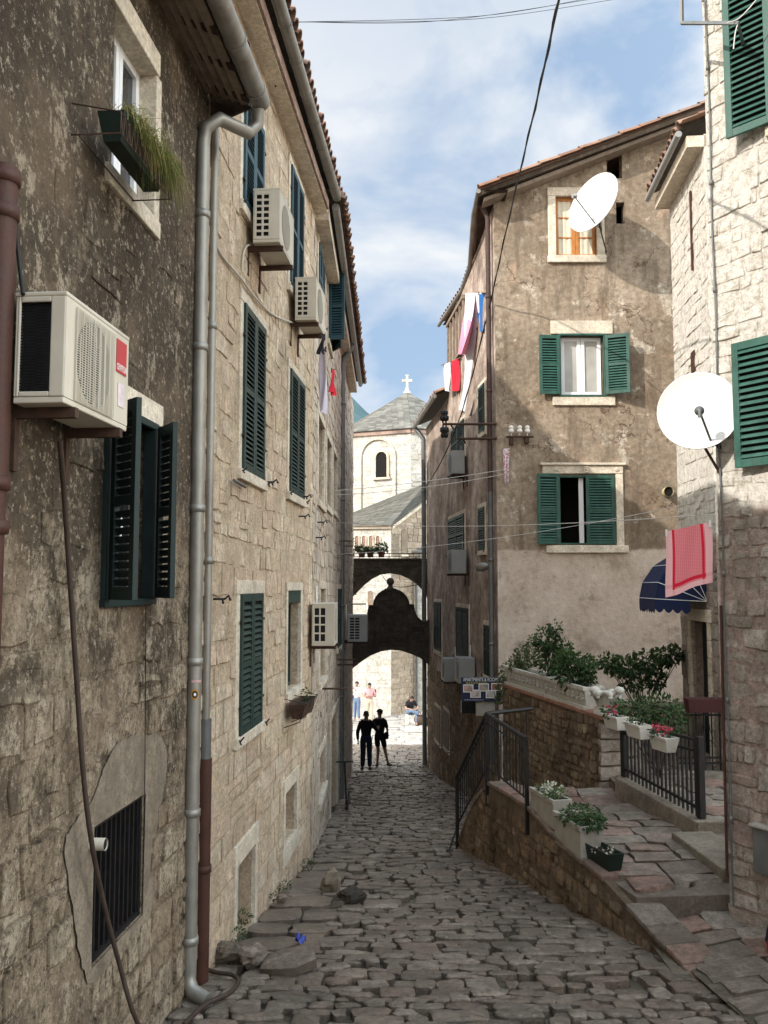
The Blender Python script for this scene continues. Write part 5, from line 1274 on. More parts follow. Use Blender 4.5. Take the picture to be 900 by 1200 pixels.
pw = smooth([at(730, -420, 3.2), at(690, -160, 5.0), at(672, -60, 6.5), at(655, 0, 7.5), at(632, 105, 10), at(612, 190, 13), at(591, 280, 16.4), at(578, 340, 17.7)], 8)
pw2 = smooth([at(578, 340, 17.7), at(560, 415, 19.2), at(545, 470, 20.2), at(535, 500, 21), at(515, 545, 24), at(498, 572, 27)], 5)
mb = MB(); allp = pw[:-1] + pw2; mb.tube(allp, .012, 6)
hx = [p + V((math.cos(i * 1.1), 0, math.sin(i * 1.1))) * .011 for i, p in enumerate(allp)]; mb.tube(hx, .010, 6)
tag(mb.build('power_cable', M_cable), 'thick black twisted power cable slanting across the sky to the stucco house', 'cable')
for i, (a, b, c) in enumerate((((340, 26), (560, 22), (740, -4)), ((340, 26), (560, 19), (690, -2)), ((340, 25.5), (520, 24), (640, 7)))):
    line('overhead_wire', ('lowest of three thin dark wires across the top of the sky', 'middle of three thin dark wires across the top of the sky', 'short thin dark wire ending first in the top of the sky')[i], 'wire', smooth([at(*a, 11 + .1 * i), at(*b, 12), at(c[0] if i < 2 else 735, c[1] if i < 2 else -8, 13)], 8), .0035, M_cable)
ca, cb_ = H(f3, 394, 612, .06), f6.P(L6 - .02, .08, f6.hit(836, 611)[1])
cb_ = fN.P(.0, .05, .68)
line('clothesline', 'pale clothesline across the street holding the pink checked towel', 'clothesline', arc(ca, cb_, .10), .005, M_wirelight)
cc, cd_ = H(f3, 394, 650, .06), H(f6, 800, 592, .03)
line('clothesline', 'pale empty clothesline slightly above the towel line at its right end', 'clothesline', arc(cc, cd_, .12), .005, M_wirelight)
line('clothesline', 'upper pale wire from the third house to the stucco corner', 'clothesline', arc(H(f3, 393, 575, .06), f4.P(.22, .06, f4.hit(592, 550)[1]), .04), .006, M_wirelight)
line('clothesline', 'second upper pale wire just under the first to the stucco corner', 'clothesline', arc(H(f3, 393, 580, .06), f4.P(.24, .06, f4.hit(592, 555)[1]), .07), .006, M_wirelight)
# ------------------------------------------------------------------ satellite dishes
def dish(label, c, face, R_, arm_dir, wall_pt, foot=None):
    c = V(c); face = V(face).normalized(); t = thing('satellite_dish', label, 'satellite dish', c)
    mb = MB(); prof = [(R_ * k / 8, .16 * R_ * ((k / 8) ** 2 - 1) * 1.0) for k in range(9)]
    mb.lathe(c, [(max(r_, .001), h) for r_, h in prof] + [(R_ + .008, .004), (R_ + .008, -.012), (R_ * .98, -.02)] + [(max(.001, R_ * k / 8), .16 * R_ * ((k / 8) ** 2 - 1) - .012) for k in range(7, -1, -1)], 40, face)
    mb.build('reflector', M_dish, t)
    ad = V(arm_dir); foc = c + face * R_ * .95 + ad * R_ * .30; lo = c + ad * R_ * .98
    mb = MB(); mb.tube([lo - face * .03, foc], .012, 8); mb.build('feed_arm', M_galvdark, t)
    mb = MB(); d = (c - foc).normalized(); mb.lathe(foc, [(.0, -.05), (.022, -.05), (.022, .02), (.045, .03), (.045, .065), (0, .07)], 14, d); mb.tube([foc - d * .04, foc - d * .04 - V((0, 0, .06))], .02, 8); mb.build('receiver', M_acgrey if R_ > .4 else M_galvdark, t)
    mb = MB(); bk = c - face * (R_ * .16 + .02); wp = V(wall_pt); mb.tube([bk, bk - face * .1], .05, 10); mb.tube([bk - face * .08, bk - face * .08 + V((0, 0, -R_ * .7)), ], .024, 8); mb.tube([bk - face * .08 + V((0, 0, -R_ * .3)), wp], .022, 8)
    mb.tube([bk - face * .08 + V((0, 0, -R_ * .65)), wp + V((.1, 0, -.45))], .014, 6); mb.tube([lo - face * .02, bk - face * .05], .012, 6); mb.build('mount', M_rust, t)
    return t
c1 = at(694.5, 237, 17.25); fdir = V((-.60, -.72, .26)).normalized()
dish('large white satellite dish on the stucco house beside the orange attic window', c1, (-.80, -.56, .24), .62, V((.05, -.3, -.95)).normalized(), (c1.x + .35, 18, c1.z - .3))
c2 = at(818, 481, 8.45); dish('large white satellite dish on the corner of the near right house', c2, (-.40, -.91, .10), .375, V((.34, -.05, -.94)).normalized(), fN.P(.06, .0, c2.z - .35))
# ------------------------------------------------------------------ washing
def sheet(mb, top0, top1, drop, nu=14, nv=16, folds=4, amp=.04, gather=.0, out=V((0, 0, 0)), t=None, m=0, ragged=.03, sway=0):
    top0, top1 = V(top0), V(top1); ax = top1 - top0; nrm = ax.cross(V((0, 0, 1))).normalized(); ph = rnd.uniform(0, 6)
    def fn(u, v):
        uu = .5 + (u - .5) * (1 - gather * v); k = amp * (.25 + .75 * v)
        return top0 + ax * uu + nrm * (math.sin(u * folds * 6.28 + ph + v * .8) * k + math.sin(u * 3.1 + v * 4) * amp * .5) - V((0, 0, drop * v + ragged * math.sin(u * 5 + ph) * v)) + out * v + ax.normalized() * (sway * v * v)
    mb.grid(fn, nu, nv, m, t)
def washing(name, label, cat, parts, group='washing hung out to dry'):
    ob = None
    mb = MB(); mats = []
    for i, (a, b, drop, mat, kw) in enumerate(parts): mats.append(mat); sheet(mb, a, b, drop, m=i, **kw)
    o = mb.build(name, mats, recalc=False); tag(o, label, cat, group)
    for a, b, drop, mat, kw in parts:
        for q in (.06, .94): p = MB(); c = V(a).lerp(V(b), q); p.box(Fr(c, (1, .2)), -.008, .008, -.012, .012, -.05, .02); p.build('clothes_peg', M_oldwood, o)
    return o
T = lambda px, py, Y: at(px, py, Y)
washing('bed_sheet', 'long white and pink sheet hanging highest on the alley side of the stucco house', 'laundry', [(T(546.5, 344, 21.2), T(562, 343, 19.2), 2.95, M_clwhite, dict(folds=1.2, amp=.20, sway=-1.5, nu=24)), (T(551, 344, 20.7), T(558, 343, 19.6), 1.5, M_clpink, dict(folds=2, amp=.07, sway=-.5, out=V((-.22, -.12, 0))))])
washing('towel', 'blue towel hanging just right of the long white sheet', 'laundry', [(T(560, 346, 19.7), T(567.5, 344, 19.0), .86, M_clblue, dict(folds=1.5, amp=.05))])
washing('shirt', 'pale green garment hanging behind the blue towel', 'laundry', [(T(556, 343, 20.6), T(562, 342, 20.0), .4, M_clgreen, dict(folds=1.5, amp=.04))])
washing('shirt', 'dark garment hanging between the white sheet and the blue towel', 'laundry', [(T(556, 358, 20.3), T(561, 356, 19.8), .62, M_cldark, dict(folds=1.5, amp=.04))])
washing('towel', 'small white cloth at the far left end of the alley washing', 'laundry', [(T(520, 428, 23.2), T(528, 424, 22.6), .72, M_clwhite, dict(folds=1.5, amp=.04))])
washing('shirt', 'red garment hanging between the small white cloth and the long sheet', 'laundry', [(T(529, 424, 22.6), T(537, 420, 22.0), .80, M_clred, dict(folds=2, amp=.05))])
line('laundry_pole', 'pale pole carrying the long sheet and blue towel off the stucco house', 'pole', [T(546, 345, 21.2), T(571, 342.5, 18.6)], .014, M_greywood)
line('laundry_pole', 'thin pole carrying the small white and red washing', 'pole', [T(517, 428, 23.5), T(540, 419, 21.8)], .012, M_greywood)
washing('shirt', 'pale lilac shirt hanging under the eaves of the third house', 'laundry', [(H(f3, 376, 408, .28), H(f3, 382, 408, .35), .80, M_cllil, dict(folds=1.5, amp=.05))])
washing('garment', 'small black garment above the pale lilac shirt', 'laundry', [(H(f3, 375, 392, .30), H(f3, 381, 394, .34), .22, M_cldark, dict(folds=1.5, amp=.04))])
washing('garment', 'small red garment beside the dark downpipe of the third house', 'laundry', [(H(f3, 388.5, 433, .2), H(f3, 391.5, 434, .22), .40, M_clred, dict(folds=1.5, amp=.04))])
# pink towel with checked border
def towel():
    a, b = T(780, 623, 8.95), T(833, 611.5, 8.62); mb = MB(); nu, nv = 40, 34; ax = b - a; nr = ax.cross(V((0, 0, 1))).normalized()
    def P_(u, v): return a + ax * (u + .012 * math.sin(v * 5)) + nr * (.012 * math.sin(u * 11 + v * 2) + .02 * math.sin(u * 4 + 1) * v) - V((0, 0, (.66 - .08 * (u)) * v + .01 * math.sin(u * 7) * v))
    for i in range(nu):
        for j in range(nv):
            u0, u1, v0, v1 = i / nu, (i + 1) / nu, j / nv, (j + 1) / nv; bd = i in (6, 7, 31, 32) or j in (28, 29); pale = i < 6 or i > 33 or j > 30
            mb.add([P_(u0, v0), P_(u1, v0), P_(u1, v1), P_(u0, v1)], [(0, 1, 2, 3)], 0, (.9 if bd else .2, .9 if pale else .1, 0), True)
    o = mb.build('towel', M_towel, recalc=False); tag(o, 'pink checked towel with red stripes hanging in front of the navy awning', 'towel')
    for q in (.02, .98):
        p = MB(); c = a.lerp(b, q); p.box(Fr(c, (1, .2)), -.007, .007, -.01, .01, -.05, .02); p.build('clothes_peg', M_white, o)
towel()
def pattern():
    t = NT('red_patterned_cloth'); return t.done(t.mix(t.ramp(t.voro(26), [(.35, 0.), (.4, 1.)]), (.45, .09, .13), (.62, .55, .58)), .95)
mb = MB(); sheet(mb, f4.hit(589, 527, .1) and f4.P(f4.hit(589, 527, .1)[0], .1, f4.hit(589, 527)[1]), f4.P(f4.hit(597, 526, .1)[0], .1, f4.hit(597, 526)[1]), .70, folds=1.5, amp=.03, gather=.45)
tag(mb.build('headscarf', pattern(), recalc=False), 'red and white patterned scarf hanging at the corner of the stucco house', 'scarf')
# ------------------------------------------------------------------ wall ironwork of the stucco house
t = thing('wire_bracket', 'stone wall bracket with white insulators on the front of the stucco house', 'bracket', f4.P(.3, 0, f4.hit(608, 516)[1]))
mb = MB(); ua, za = f4.hit(596, 512, .1); ub, _ = f4.hit(622, 512, .1); mb.tube([f4.P(ua - .05, .12, za), f4.P(ub + .05, .12, za)], .022, 8); mb.box(f4, ua + .02, ua + .1, 0, .13, za - .16, za + .02); mb.box(f4, ub - .12, ub - .04, 0, .13, za - .12, za + .02); mb.build('bar', M_rust, t)
for px in (599, 609, 618):
    u, z = f4.hit(px, 504, .12); mb = MB(); mb.lathe(f4.P(u, .12, z - .11), [(.012, 0), (.014, .05), (.05, .06), (.055, .11), (.03, .13), (.045, .15), (.045, .19), (0, .21)], 12); mb.build('insulator', M_ceram, t)
for k, (xa, xb, py, lab) in enumerate(((519, 582, 497, 'upper long iron bar bracket with insulators, sticking out over the alley'), (536, 582, 514, 'lower short iron bar bracket below the long one over the alley'))):
    t = thing('iron_bracket', lab, 'bracket', T(580, py, 18.1)); mb = MB(); a, b = T(xa, py, 18.6), T(xb, py, 17.92); mb.tube([a, b], .028, 6); mb.tube([a.lerp(b, .15), a.lerp(b, .15) + V((.1, .6, 0))], .02, 6); mb.build('bar', M_rust, t)
    if k == 0:
        for q in (0.0, .06):
            for s in (-1, 1):
                c = a.lerp(b, q); mb = MB(); mb.lathe(c, [(.012, 0), (.02, s * .06), (.06, s * .08), (.065, s * .16), (.03, s * .19), (.05, s * .22), (.045, s * .28), (0, s * .3)], 10); mb.build('insulator', M_black, t)
t = thing('wall_lamp', 'pale street lamp on a short arm on the alley side of the stucco house', 'street lamp', H(f4s, 577, 668, 0))
a = H(f4s, 577, 665, 0); b = T(566, 662, 18.7); mb = MB(); mb.tube(smooth([a, a.lerp(b, .5) + V((0, 0, .05)), b]), .018, 7); mb.build('arm', M_galvdark, t)
mb = MB(); d = (b - a).normalized(); mb.lathe(b - d * .12, [(.02, -.05), (.07, .0), (.095, .12), (.085, .26), (0, .31)], 14, d + V((0, 0, -.35))); mb.build('lamp_head', M_galv, t)
# the apartments sign, square to the street
def sign():
    Ys = 17.55; p0 = T(540.5, 822, Ys); p1 = T(587, 821, Ys); h = (T(541, 794, Ys) - p0).z; fr = Fr((p0.x, Ys, p0.z), (1, 0)); w = p1.x - p0.x
    t = thing('sign_board', 'dark blue apartments and rooms sign with five photographs, at the corner of the stucco house', 'sign', p0)
    mb = MB(); mb.box(fr, 0, w, -.03, 0, 0, h); mb.build('board', simple('navy_sign_paint', (.018, .022, .055), .5, 0, .2, 6), t, bevel=.004)
    text_mesh('APARTMENTS & ROOMS', .1, M_white, fr, w * .05, .001, h * .84, t, 'lettering', w * .90)
    mb = MB(); x = .12
    while x < .62: k = rnd.uniform(.03, .06); mb.box(fr, w * x, w * (x + k), .001, .002, h * .755, h * .785); x += k + .012
    mb.build('small_print', simple('yellow_sign_paint', (.55, .42, .06), .6), t)
    mb = MB(); x = .08
    while x < .55: k = rnd.uniform(.03, .06); mb.box(fr, w * x, w * (x + k), .001, .002, h * .05, h * .08); x += k + .012
    mb.build('small_print', simple('pale_sign_print', (.3, .32, .42), .6), t)
    for (x, z, cs) in ((.05, .38, ((.32, .14, .09), (.5, .4, .35))), (.44, .42, ((.38, .3, .24), (.2, .19, .2))), (.76, .44, ((.3, .2, .17), (.28, .12, .08))), (.23, .16, ((.16, .1, .08), (.55, .45, .42))), (.62, .14, ((.5, .46, .44), (.36, .32, .3)))):
        mb = MB(); mb.box(fr, w * x, w * (x + .26), .002 + .002 * (z < .3), .006 + .002 * (z < .3), h * z, h * (z + .33)); ph = mb.build('photo', M_white, t)
        m_ = NT('printed_photo'); c = m_.ramp(m_.voro(9, 'F1', 'Color'), [(.3, cs[0]), (.6, cs[1])]); m_.done(c, .5)
        mb = MB(); d = .007 + .002 * (z < .3); mb.box(fr, w * (x + .02), w * (x + .24), d - .002, d + .001, h * (z + .035), h * (z + .295)); mb.build('picture', m_.mat, ph)
    mb = MB(); mb.tube([(p1.x - .1, Ys + .02, p0.z + h * .8), (p1.x + .25, Ys + .05, p0.z + h * .8)], .015, 6); mb.tube([(p1.x - .1, Ys + .02, p0.z + h * .2), (p1.x + .25, Ys + .05, p0.z + h * .2)], .015, 6); mb.build('bracket', M_iron, t)
    p2, p3 = T(558, 839, 17.6), T(580, 823, 17.6); mb = MB(); f = Fr((p2.x, 17.6, p2.z), (1, 0)); mb.box(f, 0, p3.x - p2.x, -.02, 0, 0, p3.z - p2.z - .01); mb.box(f, .06, .12, .001, .003, .12, .2, 1); mb.box(f, .2, .3, .001, .003, .1, .22, 1)
    tag(mb.build('notice_board', [M_concrete, M_acgrey], bevel=.004), 'small pale plaque hanging under the apartments sign', 'sign')
    q0, q1 = T(541, 836, 20.4), T(557, 822, 20.4); mb = MB(); f = Fr((q0.x, 20.4, q0.z), (1, 0)); mb.box(f, 0, q1.x - q0.x, -.25, 0, 0, q1.z - q0.z); mb.box(f, .03, q1.x - q0.x - .03, .0, .004, .03, q1.z - q0.z - .03, 1)
    tag(mb.build('electric_box', [M_black, M_iron], bevel=.006), 'black box on the alley wall just left of the pale plaque', 'box')
sign()
# ------------------------------------------------------------------ flower boxes on the left houses
t = thing('flower_box', 'dark green trough of drooping dry grass in a wire rack under the top window', 'planter', f1.P(w1_up[0] + .35, .15, w1_up[2] + .1))
ta, tb = H(f1, 136, 140, .22), H(f1, 186, 226, .22); fz = min(ta.z, tb.z); ua = f1.hit(137, 170, .22)[0]; ub = f1.hit(187, 200, .22)[0]; zc = f1.hit(187, 228, .22)[1]
mb = MB(); 
def trough(mb, fr, u0, u1, d0, d1, z0, z1, th=.012, taper=.03, m=0, soil=1):
    P = fr.P; o = [(u0, d0), (u1, d0), (u1, d1), (u0, d1)]; cu, cd2 = (u0 + u1) / 2, (d0 + d1) / 2
    def rg(k, z): return [P(u + (k if u < cu else -k), z, 0) if 0 else P(u + (k if u < cu else -k), d + (k if d < cd2 else -k), z) for u, d in o]
    A, B_, C_, D_ = rg(taper, z0), rg(0, z1), rg(th, z1), rg(th + taper * .4, z1 - .05)
    vs = A + B_ + C_ + D_; fs = [(3, 2, 1, 0)]
    for b in (0, 4, 8): fs += [(b + i, b + (i + 1) % 4, b + 4 + (i + 1) % 4, b + 4 + i) for i in range(4)]
    mb.add(vs, fs, m); mb.add(D_, [(0, 1, 2, 3)], soil)
trough(mb, f1, ua, ub, .10, .26, zc, zc + .17); mb.build('trough', [M_potgreen, M_earth], t, bevel=.003)
mb = MB()
for d, z in ((.28, zc - .02), (.28, zc + .10), (.04, zc - .02)): mb.tube([f1.P(ua - .1, d, z), f1.P(ub + .04, d, z)], .004, 5)
k = 26
for i in range(k + 1):
    u = ua - .1 + (ub - ua + .14) * i / k; z0, z1 = (zc - .02, zc + .10) if i % 2 else (zc + .10, zc - .02); mb.tube([f1.P(u, .28, z0), f1.P(u + (ub - ua) / k, .28, z1)], .003, 4)
for u in (ua - .1, ub + .04): mb.tube([f1.P(u, 0, zc + .16), f1.P(u, .28, zc + .10), f1.P(u, .28, zc - .02), f1.P(u, 0, zc - .02)], .005, 5)
mb.build('wire_rack', M_rust, t)
mb = MB(); r = random.Random(8)
for i in range(1000):
    u = ub - r.random() ** 1.6 * (ub - ua) * .95; p = f1.P(max(u, ua + .05), .18 + r.uniform(-.05, .06), zc + .16); L_ = r.uniform(.14, .42); out = (f1.n * r.uniform(.1, 1.5) + f1.a * r.uniform(-.25, 1.7) + V((0, 0, r.uniform(.5, 2.2)))).normalized()
    pts = []; v = out * L_; 
    for s in range(6): f = s / 5; pts.append(p + v * f * (1 - .25 * f) - V((0, 0, L_ * r.uniform(.3, 1.3) * f ** 2.2)))
    w_ = r.uniform(.003, .006); sd_ = out.cross(V((0, 0, 1))).normalized(); tt = (r.random() ** 1.2, 0, 0); vs = []
    for s, q in enumerate(pts): kk = w_ * (1 - .8 * s / 5); vs += [q - sd_ * kk, q + sd_ * kk]
    mb.add(vs, [(2 * s, 2 * s + 1, 2 * s + 3, 2 * s + 2) for s in range(5)], 0, tt)
mb.build('grass', M_grass, t, recalc=False)
u0, z0 = f2.hit(336, 830, .05); u1 = u0 + .95
t = thing('flower_box', 'empty dark planter box hanging under the open window of the pale house', 'planter', f2.P(u0, .1, z0))
mb = MB(); trough(mb, f2, u0 + .05, u1, .06, .26, r_open[2] - .30, r_open[2] - .12, .012, .04); mb.build('trough', [M_rust, M_earth], t, bevel=.003)
mb = MB()
for q in (0, .5, 1): u = u0 + .05 + (u1 - u0 - .05) * q; mb.tube([f2.P(u, 0, r_open[2] - .05), f2.P(u, .28, r_open[2] - .11), f2.P(u, .2, r_open[2] - .33), f2.P(u, .0, r_open[2] - .40)], .006, 5)
mb.tube([f2.P(u0, .28, r_open[2] - .11), f2.P(u1 + .05, .28, r_open[2] - .11)], .006, 5); mb.build('wire_rack', M_iron, t)
mb = MB(); leafcloud(mb, f2.P(u1 - .15, .16, r_open[2] - .08), (.05, .05, .08), 30, .05); mb.build('foliage', M_leaf2, t, recalc=False)
# ------------------------------------------------------------------ stone parapet, steps and railing on the right
fP = Fr((1.14, 14.0), (2.62 - 1.14, 7.35 - 14.0)); LP = (V((2.62, 7.35, 0)) - V((1.14, 14, 0))).length
def Yu(u): return 14 + fP.a.y * u
topz = [(14.0, -3.95), (13.5, -3.35), (12.6, -2.72), (11.1, -2.70), (10.25, -2.86), (9.2, -2.93), (8.5, -3.06), (7.74, -3.18), (7.3, -3.26)]
def ptop(Y):
    for i in range(len(topz) - 1):
        a, b = topz[i], topz[i + 1]
        if b[0] <= Y <= a[0]: return a[1] + (b[1] - a[1]) * (a[0] - Y) / (a[0] - b[0])
    return topz[0][1] if Y > 14 else topz[-1][1]
us = [LP * i / 40 for i in range(41)]
pw_ = thing('parapet_wall', 'brown rubble parapet wall dropping beside the street, carrying the stair railing and planters', 'wall', fP.P(LP / 2, -.15, -4.0))
mb = MB(); pts = [(u, ptop(Yu(u)) - .03) for u in us]
for i in range(40):
    (a, za), (b, zb_) = pts[i], pts[i + 1]; lo = -4.6
    q = [[fP.P(u, d, z) for u, z in ((a, lo), (b, lo), (b, zb_), (a, za))] for d in (0, -.30)]
    mb.add(q[0] + q[1], [(0, 1, 2, 3), (4, 5, 6, 7), (3, 2, 6, 7)], 0, (.4, .4, .4))
masonry(mb, fP, 0.02, LP, -4.5, -2.70, [], (.10, .19), (.12, .30), (-.006, .035), .02, .025, 1, 81, lambda u, z: z > ptop(Yu(u)) - .12 or z < ground(Yu(u)) - .2, .03)
mb.build('wall', [M_brownbase, M_brown], pw_)
mb = MB(); r = random.Random(4); u = .05
while u < LP - .3:
    w = r.uniform(.28, .5); Y0, Y1 = Yu(u), Yu(u + w - .012); z0, z1 = ptop(Y0), ptop(Y1); j = r.uniform(-.008, .012); c = .02 + r.uniform(0, .012)
    if Yu(u) > 9.6 or r.random() < .8:
        q = [fP.P(u + .004, c, z0 - .05 + j), fP.P(u + w - .012, c, z1 - .05 + j), fP.P(u + w - .012, -.33, z1 - .05 + j), fP.P(u + .004, -.33, z0 - .05 + j)]; mb.prism(q, (0, 0, .055))
    u += w
mb.build('coping', M_slab, pw_, bevel=.012)
mb = MB()
for k in range(8):
    y0 = 12.75 + .24 * k; z = PATH - .16 * (k + 1); mb.prism([(par_x(y0) + .28, y0, z), (2.45, y0, z), (2.45, y0 + .26, z), (par_x(y0) + .28, y0 + .26, z)], (0, 0, -1.6), 0)
tag(mb.build('steps', M_slab, bevel=.012), kind='structure')
# railing
rl = thing('railing', 'black iron stair railing with thin bars on the rubble parapet', 'railing', fP.P(2, .03, -3))
def post(mb, Y, z0, z1, s=.022, off=.02):
    u = (14 - Y) / -fP.a.y * 1.0; p = fP.P(u, off, 0); f = Fr((p.x, p.y), fP.a, fP.n); mb.box(f, -s, s, -s, s, z0, z1)
def rp(Y, z, off=.02): u = (14 - Y) / -fP.a.y; p = fP.P(u, off, 0); return V((p.x, p.y, z))
yA, yB, yC = 11.15, 12.6, 14.0; zA, zB, zC = -1.90, -1.80, -2.98
mb = MB(); post(mb, yA, -3.05, zA); mb.build('post', M_iron, rl); mb = MB(); post(mb, yB, -3.05, zB); mb.build('post', M_iron, rl); mb = MB(); post(mb, yC - .02, -4.05, zC); mb.build('post', M_iron, rl)
mb = MB(); mb.tube([rp(yA, zA), rp(yB, zB)], .028, 8); mb.tube([rp(yB, zB), rp(yC, zC)], .028, 8); mb.tube([rp(yA, zA - .72), rp(yB, zB - .72)], .014, 6); mb.tube([rp(yB, zB - .74), rp(yC, zC - .72)], .014, 6); mb.tube([rp(yA, zA - .12), rp(yB, zB - .12)], .012, 6); mb.tube([rp(yB, zB - .12), rp(yC, zC - .12)], .012, 6); mb.build('rail', M_iron, rl)
for (y0, y1, z0, z1, n) in ((yA, yB, zA, zB, 13), (yB, yC, zB, zC, 14)):
    for i in range(1, n): f = i / n; mb = MB(); y = y0 + (y1 - y0) * f; z = z0 + (z1 - z0) * f; mb.tube([rp(y, z), rp(y, z - .74)], .0085, 6); mb.build('baluster', M_iron, rl)
mb = MB(); mb.tube([rp(yC, zC - .75), (1.14 - .17, 13.7, ground(13.7) + .0)], .014, 6); mb.build('brace', M_iron, rl)
mb = MB(); mb.tube([rp(yB, zB, .02), (2.15, 13.1, -1.8)], .028, 8)
for i in range(8): p = rp(yB, zB).lerp(V((2.15, 13.1, -1.8)), i / 8); mb.tube([p, p - V((0, 0, 1.1))], .0085, 6)
mb.build('rail', M_iron, rl)
# planter boxes on the parapet
def box_planter(name, label, Y0, Y1, z, h, mat, d0=-.30, d1=.0, clouds=(), n=200, flower=None, leafm=None, size=.05, group=None):
    u0, u1 = sorted(((14 - Y0) / -fP.a.y, (14 - Y1) / -fP.a.y)); t = thing(name, label, 'planter', fP.P((u0 + u1) / 2, (d0 + d1) / 2, z), group)
    mb = MB(); trough(mb, fP, u0, u1, d0, d1, z, z + h, .03, .012); mb.box(fP, u0 - .012, u1 + .012, d1 - .02, d1 + .012, z + h - .05, z + h + .004, 0); mb.build('trough', [mat, M_earth], t, bevel=.006)
    if clouds:
        mb = MB()
        for c, rad, m_ in clouds: leafcloud(mb, fP.P(u0 + (u1 - u0) * c, (d0 + d1) / 2, z + h + rad[2] * .4), rad, n, size, 0)
        mb.build('foliage', leafm or M_leaf, t, recalc=False)
    if flower:
        for _ in range(flower):
            mb = MB(); leafcloud(mb, fP.P(u0 + (u1 - u0) * rnd.uniform(.2, .95), (d0 + d1) / 2 + rnd.uniform(-.1, .1), z + h + rnd.uniform(.03, .12)), (.022, .022, .018), 10, .026, 0, leafw=.9); mb.build('flower', M_wflower, t, recalc=False)
    return t
box_planter('planter_box', 'long pale concrete planter with white flowers, the far one on the parapet', 11.10, 10.42, -2.80, .33, M_concrete, d0=-.24, clouds=((.4, (.16, .1, .07), 0), (.8, (.14, .1, .07), 0)), n=100, flower=16, leafm=M_leaf2)
box_planter('planter_box', 'pale concrete planter with a low green shrub, the nearer one on the parapet', 10.36, 9.68, -2.93, .36, M_concrete, d0=-.25, d1=.02, clouds=((.6, (.24, .14, .12), 0), (.95, (.16, .12, .10), 0)), n=300)
pt = thing('planter_box', 'small dark green plastic trough standing on the path by the parapet', 'planter', (2.25, 9.4, PATH)); fx = Fr((2.12, 9.75, 0), (.30, -.95)); mb = MB(); trough(mb, fx, 0.02, .50, -.2, .0, PATH + .01, PATH + .21, .012, .03); mb.build('trough', [M_potgreen, M_earth], pt, bevel=.004)
mb = MB(); leafcloud(mb, fx.P(.28, -.1, PATH + .19), (.16, .05, .03), 30, .035); mb.build('foliage', M_wflower, pt, recalc=False)
# raised bed wall with carved trough
bed = thing('planter_wall', 'brown rubble planter wall below the stucco house with stone blocks at its near end', 'wall', (2.7, 15, -3))
fW = Fr((2.29, 17.3), (3.15 - 2.29, 13.1 - 17.3)); LW = (V((3.15, 13.1, 0)) - V((2.29, 17.3, 0))).length; WT = -1.9
mb = MB(); A = fW.P
mb.prism([A(0, 0, WT - .05), A(LW, 0, WT - .05), A(LW, -.42, WT - .05), A(0, -.42, WT - .05)], (0, 0, -2.7), 0, (.4, .4, .4))
masonry(mb, fW, 0, LW - .0, -4.5, WT - .06, [], (.09, .18), (.12, .30), (-.004, .03), .018, .02, 1, 91, None, .03)
mb.build('wall', [M_brownbase, M_brown], bed)
fE = Fr(A(LW, .015, 0), (1, .18)); mb = MB(); z = PATH - .05; k = 0
while z < WT - .1:
    h = (.17, .22, .2, .18, .24)[k % 5]; h = min(h, WT - .06 - z); 
    block(mb, fE, -.02, .30 if k % 2 else .42, z, z + h - .012, .05, .012, 0, rnd); 
    if not k % 2 == 0: block(mb, fE, .31, .44, z, z + h - .012, .04, .012, 0, rnd)
    z += h; k += 1
mb.build('end_pier', M_NB, bed)
mb = MB(); u = 0
while u < LW: w = .42; mb.prism([A(u + .004, .03, WT - .055), A(min(u + w, LW + .05), .03, WT - .055), A(min(u + w, LW + .05), -.45, WT - .055), A(u + .004, -.45, WT - .055)], (0, 0, .06)); u += w + .006
mb.build('coping', simple('brick_coping', (.26, .13, .085), .9, 0, .3, 6, .006), bed, bevel=.01)
mb = MB(); block(mb, Fr((3.52, 13.35), (1, .1)), 0, .28, PATH, PATH + .42, .1, .01, 0, rnd); block(mb, Fr((3.52, 13.35), (1, .1)), 0.02, .30, PATH + .43, PATH + .95, .1, .01, 0, rnd); mb.prism([(3.52, 13.35, PATH), (3.8, 13.4, PATH), (3.8, 13.7, PATH), (3.52, 13.7, PATH)], (0, 0, .94)); tag(mb.build('stone_pier', M_NB), 'short stone pier between the planter wall and the black fence', 'pier')
def carved(u0, u1, label, grp):
    t = thing('stone_trough', label, 'planter', A((u0 + u1) / 2, -.2, WT), grp); mb = MB(); trough(mb, fW, u0, u1, -.36, -.02, WT + .006, WT + .34, .05, .035); mb.box(fW, u0 - .01, u1 + .01, -.05, .005, WT + .29, WT + .345, 0); mb.box(fW, u0 + .01, u1 - .01, -.05, .0, WT + .006, WT + .05, 0)
    n = int((u1 - u0) / .17)
    for i in range(n):                      # raised scrolls along the front
        u = u0 + (u1 - u0) * (i + .5) / n
        for k in range(10): a = k * .7; rr = .055 * (1 - k / 13); mb.ball(A(u + rr * math.cos(a), -.012, WT + .17 + rr * math.sin(a) * 1.2), .014, 6)
    mb.build('trough', [M_carved, M_earth], t)
carved(.05, 2.05, 'carved pale stone trough on the planter wall, the far one', None); carved(2.1, 3.7, 'carved pale stone trough on the planter wall, next to the stone capital', None)
cp_ = A(LW - .16, -.17, WT); t = thing('stone_capital', 'broken white carved stone capital on the end of the planter wall', 'carved stone', cp_)
mb = MB(); mb.lathe(cp_, [(.19, .0), (.19, .05), (.16, .06), (.17, .09), (.12, .11), (.115, .2), (.15, .28), (.2, .33), (.0, .33)], 18)
